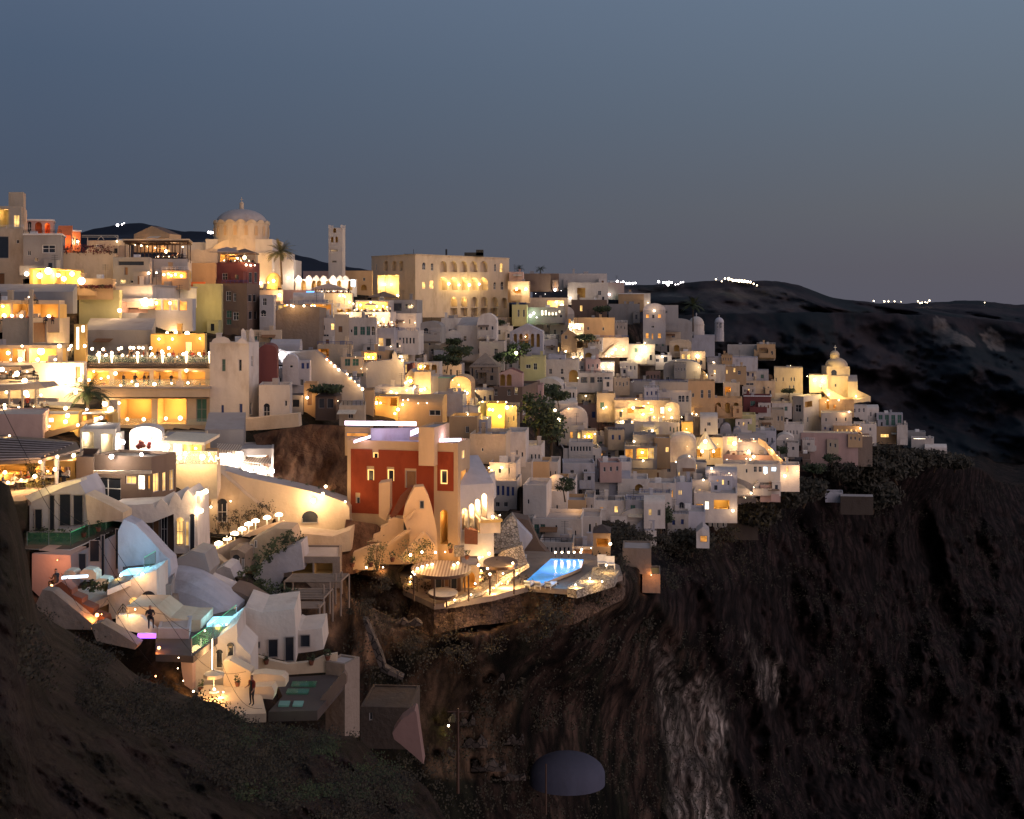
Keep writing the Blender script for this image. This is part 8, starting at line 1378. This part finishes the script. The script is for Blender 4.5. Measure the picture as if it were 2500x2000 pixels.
# annexes, stairs, tanks, aerials, parapets and roof rails that each house carries
rs2 = random.Random(5); r2 = rs2.random
for lab, inf in list(BL.items()):
    W_, V_ = inf['u'].length, inf['v'].length; H_ = inf['zt'] - inf['zb']; root = inf['root']
    if W_ < 3.2 or V_ < 2.5 or inf['Y'] < 128 or H_ < 1.2 or any(w in lab for w in ('church', 'tower', 'retaining', 'hotel with', 'kiosk', 'lone', 'lookout', 'ruin', 'cistern', 'mansion', 'dining', 'stepping')): continue
    un = inf['u'].normalized(); n_ = Vector((un.y, -un.x, 0)); L_, u, v, zt, zb = inf['L'], inf['u'], inf['v'], inf['zt'], inf['zb']; mt = inf['mat']
    near = inf['Y'] < 185; k_ = .5 if near else 1
    if r2() < .6: p = L_ + u * rs2.uniform(.2, .8) + v * rs2.uniform(.25, .7); mb = MB().mat(rs2.choice(['metal', 'whitepaint', 'roofing'])); mb.box(up(p, zt + .1), (rs2.uniform(.3, .7), 0, 0), (0, .4, 0), (0, 0, rs2.uniform(.35, .7))); mb.build('roof_tank', root)
    if r2() < .5: p = L_ + u * rs2.uniform(.1, .9) + v * rs2.uniform(.15, .6); mb = MB().mat(mt); hh = rs2.uniform(.5, 1.1); mb.box(up(p, zt + hh / 2 - .3), (.3, 0, 0), (0, .3, 0), (0, 0, hh)); mb.box(up(p, zt + hh * 1.5 - .2), (.36, 0, 0), (0, .36, 0), (0, 0, .08)); mb.build('chimney', root)
    if r2() < .4: p = up(L_ + u * rs2.uniform(.2, .8) + v * .5, zt - .4); mb = MB().mat('darkmetal'); mb.bar(p, p + Vector((0, 0, 2.6)), .035, 4); [mb.bar(p + Vector((-.5, 0, 2.5 - q * .3)), p + Vector((.5, 0, 2.5 - q * .3)), .02, 4) for q in range(3)]; mb.build('aerial', root)
    if r2() < .45 * k_ and W_ > 4.5:
        w_ = min(W_ * .4, rs2.uniform(1.6, 3.2)); h_ = min(H_ * .55, rs2.uniform(1.4, 2.3)); sd = rs2.choice([0, 1]); c = L_ + u * ((w_ / 2 + .1) / W_ if sd == 0 else 1 - (w_ / 2 + .1) / W_) + n_ * .75; mb = MB().mat(mt); mb.box(up(c, zb + h_ / 2 - .4), un * w_ / 2, n_ * .74, Vector((0, 0, h_ / 2 + .4)))
        mb.box(up(c, zb + h_ + .06), un * (w_ / 2 + .06), n_ * .8, Vector((0, 0, .06))); mb.mat('pane' if r2() < .6 else 'wood').box(up(c + n_ * .745, zb + h_ * .45), un * .3, n_ * .02, Vector((0, 0, h_ * .3))); mb.build('annex', root)
    if r2() < .35 * k_ and W_ > 5:
        f = rs2.uniform(.2, .6); sg = rs2.choice([-1, 1]); mb = MB().mat(mt); ns = 8; hs = min(H_ * .6, 2.4)
        for q in range(ns): c = L_ + u * f + un * sg * q * .32 + n_ * .4; mb.box(up(c, zb + hs * (q + .5) / ns / 2 - .3), un * .16, n_ * .4, Vector((0, 0, hs * (q + .5) / ns / 2 + .3)))
        mb.build('outer_stair', root)
    if r2() < .5 * k_:
        ln = rs2.uniform(.35, .9); f = rs2.uniform(0, 1 - ln); c = L_ + u * (f + ln / 2) + n_ * 1.7; mb = MB().mat(mt); mb.box(up(c, zb + .05), u * ln / 2, n_ * .13, Vector((0, 0, .75))); mb.build('yard_wall', root)
    if r2() < .28:
        mb = MB().mat(rs2.choice(['darkmetal', 'whitepaint', 'blue'])); a0, b0 = up(L_ + v * .03, zt), up(inf['C'] + v * .03, zt); mb.bar(a0 + Vector((0, 0, .55)), b0 + Vector((0, 0, .55)), .035); mb.bar(a0 + Vector((0, 0, .3)), b0 + Vector((0, 0, .3)), .025); [mb.bar(a0.lerp(b0, q / 6), a0.lerp(b0, q / 6) + Vector((0, 0, .55)), .03) for q in range(7)]; mb.build('handrail', root)
    if r2() < .16: c = L_ + u * rs2.uniform(.3, .7) + n_ * .7; mb = MB().mat(rs2.choice(['darkcanvas', 'canvas', 'wood'])); mb.box(up(c, zb + min(H_ * .7, 2.4)), un * 1.2, n_ * .7 + Vector((0, 0, -.2)), Vector((0, 0, .04))); mb.build('awning', root)

# ================================================================== terrain
def fbm(x, y, z, o=5): return noise.fractal(Vector((x, y, z)), 1.0, 2.0, o)
sx, sy = 5.0, 5.0; xs_ = np.arange(-260, 2800, sx); ys_ = np.arange(560, 2130, sy)
top_pts = [(-260, 640), (0, 640), (200, 650), (420, 660), (640, 700), (900, 722), (1240, 742), (1500, 770), (1620, 800), (1800, 885), (1950, 940), (2110, 1000), (2150, 1055), (2300, 1112), (2360, 1130), (2430, 1165), (2500, 1175), (2700, 1200), (2800, 1210)]
tp = np.interp(xs_, [p[0] for p in top_pts], [p[1] for p in top_pts]) + np.array([(fbm(x * .012, 0, 3, 5) * 16 + 4) * min(1, max(0, (x - 2280) / 60)) for x in xs_]); NR = 270
PX = np.repeat(xs_[None], NR, 0); T_ = (np.arange(NR) / (NR - 1))[:, None]; PY = tp[None] + (2130 - tp[None]) * T_
DD = depth(PX, PY)
def rectmax(D):
    for x0, x1, y0, y1, Y_ in RECTS:
        m_ = (PX > x0 - 5) & (PX < x1 + 5) & (PY > y0 - 4) & (PY < y1 + 3); D[m_] = np.maximum(D[m_], Y_ + 1.2)
    for pts, z, Yc_ in PMASK: D[pts] = np.maximum(D[pts], (z * F / (HY - PY[pts] - 1e-6) + .5) if z is not None else Yc_ + .8)
    return D
def pmask(pts):
    x0, x1, y0, y1 = min(p[0] for p in pts), max(p[0] for p in pts), min(p[1] for p in pts), max(p[1] for p in pts); cx_, cy_ = (x0 + x1) / 2, (y0 + y1) / 2
    q = [(cx_ + (p[0] - cx_) * (1 + 8 / max(8, x1 - x0)), cy_ + (p[1] - cy_) * (1 + 6 / max(6, y1 - y0))) for p in pts]; m_ = np.zeros(PX.shape, bool); j = len(q) - 1
    for i in range(len(q)):
        (xi, yi), (xj, yj) = q[i], q[j]; m_ ^= ((yi > PY) != (yj > PY)) & (PX < (xj - xi) * (PY - yi) / (yj - yi + 1e-9) + xi); j = i
    return m_
PMASK = [(pmask(p), z, y_) for p, z, y_ in POLYS]
DD = np.minimum(DD, 720); DD = rectmax(DD)
for _ in range(2):
    S = DD.copy(); S[1:-1, 1:-1] = (DD[1:-1, 1:-1] * 2 + DD[:-2, 1:-1] + DD[2:, 1:-1] + DD[1:-1, :-2] + DD[1:-1, 2:]) / 6; DD = np.maximum(S, 0); DD = rectmax(DD)
V = []; nx = len(xs_); back = 3
for j in range(back):                                                  # behind the skyline the ground falls away
    for i in range(nx): p = W(PX[0, i], PY[0, i], DD[0, i]); k = (back - j); V.append((p.x * (1 + .25 * k), p.y * (1 + .25 * k), p.z - 3 - 14 * k if k else p.z))
for j in range(NR):
    for i in range(nx):
        x, y, D = PX[j, i], PY[j, i], DD[j, i]; w_ = min(1, max(0, (y - (1380 if x < 1500 else max(1180, 1330 - (x - 1500) * .35))) / 120)) if x > 620 else 0
        if x < 860 and y < 1700: w_ = 0
        if 1000 < x < 1540: w_ *= min(1, max(0, (y - 1480) / 90))
        if w_ > 0:
            q = W(x, y, D); n1 = fbm(x * .0055, y * .0035, 2, 5); n2 = fbm(x * .028 + n1, y * .013, 7, 7); rb = 1 - abs(noise.noise(Vector((x * .008 - y * .002, y * .002 + n1 * .3, 4)))) * 2; vo = noise.voronoi(Vector((x * .020 + n2 * .4, y * .013 + n1 * .3, 1)))[0]; w_ *= .22 + .78 * min(1, max(0, (x - 1500) / 130)); D = D * (1 + w_ * (n1 * .07 - rb * .03 + n2 * .013 + (vo[1] - vo[0]) * -.035))
        V.append(tuple(W(x, y, D)))
Fc = []
tot = back + NR
for j in range(tot - 1):
    for i in range(nx - 1): a = j * nx + i; Fc.append((a, a + nx, a + nx + 1, a + 1))
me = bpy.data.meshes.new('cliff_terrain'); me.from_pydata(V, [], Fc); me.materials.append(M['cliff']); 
PALE = [[(1590, 1560), (1640, 1600), (1660, 1680), (1700, 1660), (1745, 1640), (1775, 1760), (1785, 2130), (1610, 2130), (1640, 1900), (1600, 1720)], [(1822, 1540), (1836, 1560), (1850, 1620), (1900, 1600), (1925, 1690), (1880, 1730), (1850, 1690)], [(880, 1440), (950, 1420), (990, 1480), (960, 1540), (900, 1560)]]
OCH = [[(700, 1400), (860, 1405), (1000, 1450), (1110, 1480), (1300, 1445), (1520, 1420), (1530, 1480), (1400, 1530), (1250, 1560), (1100, 1560), (960, 1600), (860, 1640), (800, 1560)], [(1040, 1600), (1160, 1580), (1260, 1700), (1240, 1900), (1040, 1900), (960, 1700)]]
DARK_ROCK = [[(1500, 1180), (1900, 1150), (2140, 1000), (2900, 900), (2900, 2200), (1780, 2200), (1780, 1800), (1700, 1560), (1560, 1420)]]  # cliff colour is darker inside this outline
for an_, polys_, am_ in (('dark_rock', DARK_ROCK, .9), ('pale', PALE, 1.0), ('ochre', OCH, .9)):
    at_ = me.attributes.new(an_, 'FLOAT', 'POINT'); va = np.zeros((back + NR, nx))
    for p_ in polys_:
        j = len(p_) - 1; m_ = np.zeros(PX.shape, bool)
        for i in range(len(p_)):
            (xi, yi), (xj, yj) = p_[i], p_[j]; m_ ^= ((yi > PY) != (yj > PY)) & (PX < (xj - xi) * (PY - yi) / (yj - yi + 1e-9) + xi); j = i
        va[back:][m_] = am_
    for _ in range(30 if an_ == 'dark_rock' else 4): s_ = va.copy(); s_[1:-1, 1:-1] = (va[1:-1, 1:-1] + va[:-2, 1:-1] + va[2:, 1:-1] + va[1:-1, :-2] + va[1:-1, 2:]) / 5; va = s_
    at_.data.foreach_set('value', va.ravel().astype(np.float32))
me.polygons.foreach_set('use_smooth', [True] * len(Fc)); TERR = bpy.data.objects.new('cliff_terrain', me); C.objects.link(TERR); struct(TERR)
# rocky bluff behind the promenade and beneath the mansion
def bluff(name, label, pts_top, pts_bot, Yf, mat, amp=1.5, n=70, m_=40):
    mb = MB().mat(mat); G = []
    for i in range(n + 1):
        f = i / n; x0 = np.interp(f, [k / (len(pts_top) - 1) for k in range(len(pts_top))], [p[0] for p in pts_top]); y0 = np.interp(f, [k / (len(pts_top) - 1) for k in range(len(pts_top))], [p[1] for p in pts_top])
        x1 = np.interp(f, [k / (len(pts_bot) - 1) for k in range(len(pts_bot))], [p[0] for p in pts_bot]); y1 = np.interp(f, [k / (len(pts_bot) - 1) for k in range(len(pts_bot))], [p[1] for p in pts_bot])
        row = [W(x0, y0, Yf(f, 0) + 6)]
        for j in range(m_ + 1):
            g = j / m_; Y_ = Yf(f, g); q = W(x0 + (x1 - x0) * g, y0 + (y1 - y0) * g, Y_); e_ = min(1, 4 * min(f, 1 - f) + .2); d = fbm(q.x * .25, q.y * .25, q.z * .18, 5) * amp * e_; k = 1 + d / Y_; row.append(q * k)
        G.append(row)
    for i in range(n):
        for j in range(m_ + 1): mb.poly([G[i][j], G[i + 1][j], G[i + 1][j + 1], G[i][j + 1]])
    o = mb.build(name, loc=G[0][1]); struct(o); return o
bluff('rock_bluff', '', [(618, 1062), (660, 1052), (700, 1046), (760, 1036), (850, 1040)], [(660, 1190), (720, 1196), (770, 1208), (820, 1222), (852, 1232)], lambda f, g: 126 - g * 6 - f * 3, 'rockface', 1.6)
POLYS.append(([(620, 1062), (700, 1046), (760, 1036), (850, 1040), (852, 1232), (720, 1196), (660, 1190)], None, 130))
ed_ = [(845, 1396), (905, 1402), (985, 1402), (978, 1420), (985, 1442), (1020, 1458), (1060, 1476), (1110, 1471), (1200, 1456), (1290, 1433), (1345, 1437), (1400, 1441), (1460, 1424), (1520, 1406), (1528, 1392)]
mb = MB().mat('masonry'); tp_ = [onz(x, y, ZD - .75) for x, y in ed_]; sg = []
for p_, q_ in zip(tp_, tp_[1:]):
    for k in range(6): sg.append(p_.lerp(q_, k / 6))
rows_ = []
for p_ in sg: rows_.append([p_ * (1 - .012 * g + .008 * fbm(p_.x * .5, g * 2.2, p_.y * .5, 4)) + Vector((0, 0, -g * (2.9 + .5 * math.sin(p_.x * .4)))) for g in (0, .2, .4, .6, .8, 1.0)])
for i in range(len(rows_) - 1):
    for j in range(5): mb.poly([rows_[i][j], rows_[i + 1][j], rows_[i + 1][j + 1], rows_[i][j + 1]])
tag(mb.build('retaining_wall', loc=tp_[0]), 'broad curved brown masonry wall holding up the pool terrace', 'wall')
bluff('rock_bluff', '', [(845, 1268), (870, 1272), (920, 1280), (940, 1300)], [(820, 1400), (860, 1402), (880, 1396), (900, 1372)], lambda f, g: 110.5 - g * 5, 'rockface', .8, 40)
# near slope where the photographer stands
ridge = [(-300, 1160), (0, 1172), (22, 1188), (38, 1235), (50, 1290), (62, 1345), (74, 1400), (76, 1440), (90, 1478), (130, 1520), (200, 1560), (280, 1598), (330, 1640), (400, 1680), (470, 1700), (530, 1722), (590, 1758), (660, 1780), (740, 1782), (800, 1790), (860, 1800), (920, 1850), (985, 1880), (1040, 1925), (1070, 1975), (1120, 2060), (1250, 2160)]
xr = np.arange(-300, 1250, 5.0); yr = np.interp(xr, [p[0] for p in ridge], [p[1] for p in ridge]); MR_ = 150; V = []
yt_top = np.interp(xr, [-300, 0, 60, 80, 130, 300, 600, 1000, 1250], [30, 30, 33, 44, 52, 57, 60, 70, 74]); yb_ = np.interp(xr, [-300, 0, 300, 600, 1000, 1250], [7, 8, 12, 18, 34, 48])
for k in (3, 2, 1):
    for i in range(len(xr)): p = W(xr[i], yr[i], yt_top[i]) * (1 + 2.2 * k / yt_top[i]); V.append((p.x, p.y, p.z - .6 * k * k))
for j in range(MR_):
    g = j / (MR_ - 1)
    for i in range(len(xr)):
        Y_ = 1 / (1 / yt_top[i] * (1 - g) + 1 / yb_[i] * g) if True else 0; y = yr[i] + (2250 - yr[i]) * g
        q = W(xr[i], y, Y_); e_ = min(1, g * 8) ; d = fbm(xr[i] * .007 + y * .004, y * .012 - xr[i] * .008, 3, 6) * .06 + .012 * fbm(xr[i] * .05, y * .05, 9, 5); y2 = fbm(q.x * .5, 3, 0, 4) * 12 * (1 - g)
        q = W(xr[i], y + y2, Y_ * (1 + d * (.15 + .85 * e_))); V.append(tuple(q))
nx2 = len(xr); Fc = [(j * nx2 + i, (j + 1) * nx2 + i, (j + 1) * nx2 + i + 1, j * nx2 + i + 1) for j in range(MR_ + 2) for i in range(nx2 - 1)]
me = bpy.data.meshes.new('near_slope'); me.from_pydata(V, [], Fc); me.materials.append(M['nearrock']); me.polygons.foreach_set('use_smooth', [True] * len(Fc)); NS = bpy.data.objects.new('near_slope', me); C.objects.link(NS); struct(NS)
# far hills: solid ridges with their own relief
def ridge_hill(name, prof, Y, depth_, base_py, mat, amp, step=8, rows=46, lean=.9):
    xs = np.arange(prof[0][0], prof[-1][0] + 1, step); ys = np.interp(xs, [p[0] for p in prof], [p[1] for p in prof]); V = []; n = len(xs)
    for k in (2, 1):
        for i in range(n): p = W(xs[i], ys[i], Y) * (1 + .1 * k); V.append((p.x, p.y, p.z - Y * .02 * k * k))
    for j in range(rows):
        g = j / (rows - 1)
        for i in range(n):
            y = ys[i] + fbm(xs[i] * .02, Y, 0, 4) * 3 * (1 if g == 0 else .5) + (base_py - ys[i]) * g; Y_ = Y * (1 - (1 - depth_ / Y) * 0) - (Y - depth_) * g * lean; q = W(xs[i], y, Y_)
            s_ = 14.0 / Y; d = fbm(q.x * s_ , q.y * s_ * .6, q.z * s_ * 1.6, 6); V.append(tuple(W(xs[i], y, Y_ * (1 + amp * d * min(1, g * 5 + .05)))))
    Fc = [(j * n + i, (j + 1) * n + i, (j + 1) * n + i + 1, j * n + i + 1) for j in range(rows + 1) for i in range(n - 1)]
    me = bpy.data.meshes.new(name); me.from_pydata(V, [], Fc); me.materials.append(M[mat]); me.polygons.foreach_set('use_smooth', [True] * len(Fc)); at_ = me.attributes.new('pale', 'FLOAT', 'POINT'); va = []
    for v_ in me.vertices:
        x, y = CX + F * v_.co.x / v_.co.y, HY - F * v_.co.z / v_.co.y; q = noise.noise(Vector((x * .06, y * .03, 2))) * 14
        va.append(.55 if any(inside(x + q, y + q * .5, p_) for p_ in ([(2268, 772), (2300, 775), (2325, 805), (2372, 830), (2385, 846), (2276, 846)], [(2395, 820), (2420, 800), (2455, 830), (2450, 860), (2410, 850)])) else (.22 if inside(x + q, y, [(1700, 705), (1900, 700), (2000, 745), (1950, 762), (1700, 765)]) else 0))
    at_.data.foreach_set('value', va)
    o = bpy.data.objects.new(name, me); C.objects.link(o); return struct(o)
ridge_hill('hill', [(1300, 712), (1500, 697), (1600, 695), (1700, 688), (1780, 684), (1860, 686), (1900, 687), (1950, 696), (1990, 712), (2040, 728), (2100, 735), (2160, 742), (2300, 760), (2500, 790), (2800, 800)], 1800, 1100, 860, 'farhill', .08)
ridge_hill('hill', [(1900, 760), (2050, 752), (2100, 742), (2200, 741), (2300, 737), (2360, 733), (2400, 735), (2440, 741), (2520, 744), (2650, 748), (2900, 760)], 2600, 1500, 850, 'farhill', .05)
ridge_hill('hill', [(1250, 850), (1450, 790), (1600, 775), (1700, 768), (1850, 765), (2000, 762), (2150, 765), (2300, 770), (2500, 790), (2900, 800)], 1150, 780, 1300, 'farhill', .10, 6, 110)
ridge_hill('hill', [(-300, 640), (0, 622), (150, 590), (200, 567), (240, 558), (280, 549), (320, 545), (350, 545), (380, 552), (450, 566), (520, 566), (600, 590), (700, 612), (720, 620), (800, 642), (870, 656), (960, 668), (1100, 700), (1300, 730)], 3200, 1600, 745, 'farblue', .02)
o = B('sand coloured quarry face on the far slope', (2272, 2385), (770, 842), 930, 2, 20, 'stone', [], par=0, name='quarry_wall', cat='quarry') if False else None
# sea far below
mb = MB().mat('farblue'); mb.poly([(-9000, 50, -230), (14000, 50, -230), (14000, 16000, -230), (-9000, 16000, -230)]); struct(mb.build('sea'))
# ground cover on the dark slopes
def scatter(name, src, n, s, pred, mat, seed, par=True):
    rg = random.Random(seed); me = src.data; vs = me.vertices; N_ = len(vs); mb = MB().mat(mat); c = 0; tries = 0
    while c < n and tries < n * 12:
        tries += 1; v = vs[rg.randrange(N_)].co; px, py = CX + F * v.x / v.y, HY - F * v.z / v.y
        if v.y < 5 or not pred(px, py, rg): continue
        c += 1; S = s * max(.5, (v.y / 90) ** .55)
        for _ in range(rg.randint(9, 16)):
            p = Vector(v) + Vector((rg.gauss(0, S * 1.3), rg.gauss(0, S * 1.0), abs(rg.gauss(0, S * .8)))); a = Vector((rg.gauss(0, 1), rg.gauss(0, 1), rg.gauss(.5, 1))).normalized() * S * rg.uniform(.25, .6); b_ = a.orthogonal().normalized() * S * .22; mb.poly([p - a * .3, p + b_, p + a, p - b_])
    return struct(mb.build(name), 'stuff')
nz = lambda x, y, f, o: noise.noise(Vector((x * f, y * f, o)))
scatter('scrub', TERR, 5200, .36, lambda x, y, r: x > 850 and y > (1400 if x < 1600 else 1180) and nz(x, y, .007, 3) > -.12, 'dryleaf', 1)
scatter('scrub', NS, 1700, .26, lambda x, y, r: 40 < x < 1150 and y < np.interp(x, [0, 300, 600, 900, 1150], [1640, 1790, 1960, 2060, 2100]) and nz(x, y, .01, 5) > -.1, 'dryleaf', 2)
scatter('grass', NS, 900, .22, lambda x, y, r: 560 < x < 1000 and y < 1960 and nz(x, y, .012, 8) > .0, 'leaf', 3)

# ================================================================== sky, dusk light
w = bpy.data.worlds.new('World'); sc.world = w; w.use_nodes = True; nt = w.node_tree; L = nt.links.new; bg = nt.nodes['Background']; out = nt.nodes['World Output']
tcn = N(nt, 'ShaderNodeTexCoord'); sp = N(nt, 'ShaderNodeSeparateXYZ'); L(tcn.outputs['Generated'], sp.inputs[0])
def ramp(inp, a, b_, stops):
    mr = N(nt, 'ShaderNodeMapRange'); mr.inputs['From Min'].default_value = a; mr.inputs['From Max'].default_value = b_; L(inp, mr.inputs['Value']); r = N(nt, 'ShaderNodeValToRGB'); L(mr.outputs[0], r.inputs[0])
    for i, (p, c) in enumerate(stops):
        e = r.color_ramp.elements[i] if i < 2 else r.color_ramp.elements.new(p); e.position = p; e.color = (*c, 1)
    return r
SL = [(0, (.085, .095, .125)), (1, (.090, .128, .200)), (.12, (.078, .092, .124)), (.4, (.070, .092, .138)), (.75, (.074, .108, .170))]
SR = [(0, (.105, .100, .128)), (1, (.145, .196, .270)), (.12, (.112, .106, .128)), (.3, (.124, .130, .148)), (.6, (.126, .156, .198))]
rl = ramp(sp.outputs['Z'], 0, .27, SL); rr = ramp(sp.outputs['Z'], 0, .27, SR)
mxr = N(nt, 'ShaderNodeMapRange'); mxr.inputs['From Min'].default_value = -.38; mxr.inputs['From Max'].default_value = .42; L(sp.outputs['X'], mxr.inputs['Value'])
mix = N(nt, 'ShaderNodeMixRGB'); L(mxr.outputs[0], mix.inputs['Fac']); L(rl.outputs[0], mix.inputs['Color1']); L(rr.outputs[0], mix.inputs['Color2'])
# afterglow: the bright western sky, out of frame to the right and behind
dt = N(nt, 'ShaderNodeVectorMath', operation='DOT_PRODUCT'); dt.inputs[1].default_value = Vector((.86, -.5, .12)).normalized(); L(tcn.outputs['Generated'], dt.inputs[0])
gl = N(nt, 'ShaderNodeMapRange', interpolation_type='SMOOTHSTEP'); gl.inputs['From Min'].default_value = .25; gl.inputs['From Max'].default_value = .98; L(dt.outputs['Value'], gl.inputs['Value'])
gm = N(nt, 'ShaderNodeMixRGB'); gm.inputs['Color1'].default_value = (0, 0, 0, 1); gm.inputs['Color2'].default_value = (.62, .44, .43, 1); L(gl.outputs[0], gm.inputs['Fac'])
ad = N(nt, 'ShaderNodeMixRGB', blend_type='ADD'); ad.inputs['Fac'].default_value = 1; L(mix.outputs[0], ad.inputs['Color1']); L(gm.outputs[0], ad.inputs['Color2']); L(ad.outputs[0], bg.inputs['Color']); bg.inputs['Strength'].default_value = 1.0
sky = N(nt, 'ShaderNodeTexSky', sky_type='NISHITA'); sky.sun_disc = False; sky.sun_elevation = math.radians(-4); sky.sun_rotation = math.radians(120)
b2 = N(nt, 'ShaderNodeBackground'); b2.inputs['Strength'].default_value = .05; L(sky.outputs[0], b2.inputs['Color']); ash = N(nt, 'ShaderNodeAddShader'); L(bg.outputs[0], ash.inputs[0]); L(b2.outputs[0], ash.inputs[1]); L(ash.outputs[0], out.inputs['Surface'])
sl = bpy.data.lights.new('sun', 'SUN'); sl.energy = .13; sl.angle = math.radians(40); sl.color = (1, .78, .74); so = bpy.data.objects.new('sun', sl); C.objects.link(so)
so.rotation_euler = Vector((-.80, .48, -.32)).to_track_quat('-Z', 'Y').to_euler()
fix_lamps(); name_all()
print('objects', len(bpy.data.objects), 'lights', len(bpy.data.lights))

for o in bpy.data.objects:
    if o.parent is None and 'label' in o and len(o['label'].split()) > 16: print('LONG', len(o['label'].split()), o['label'])
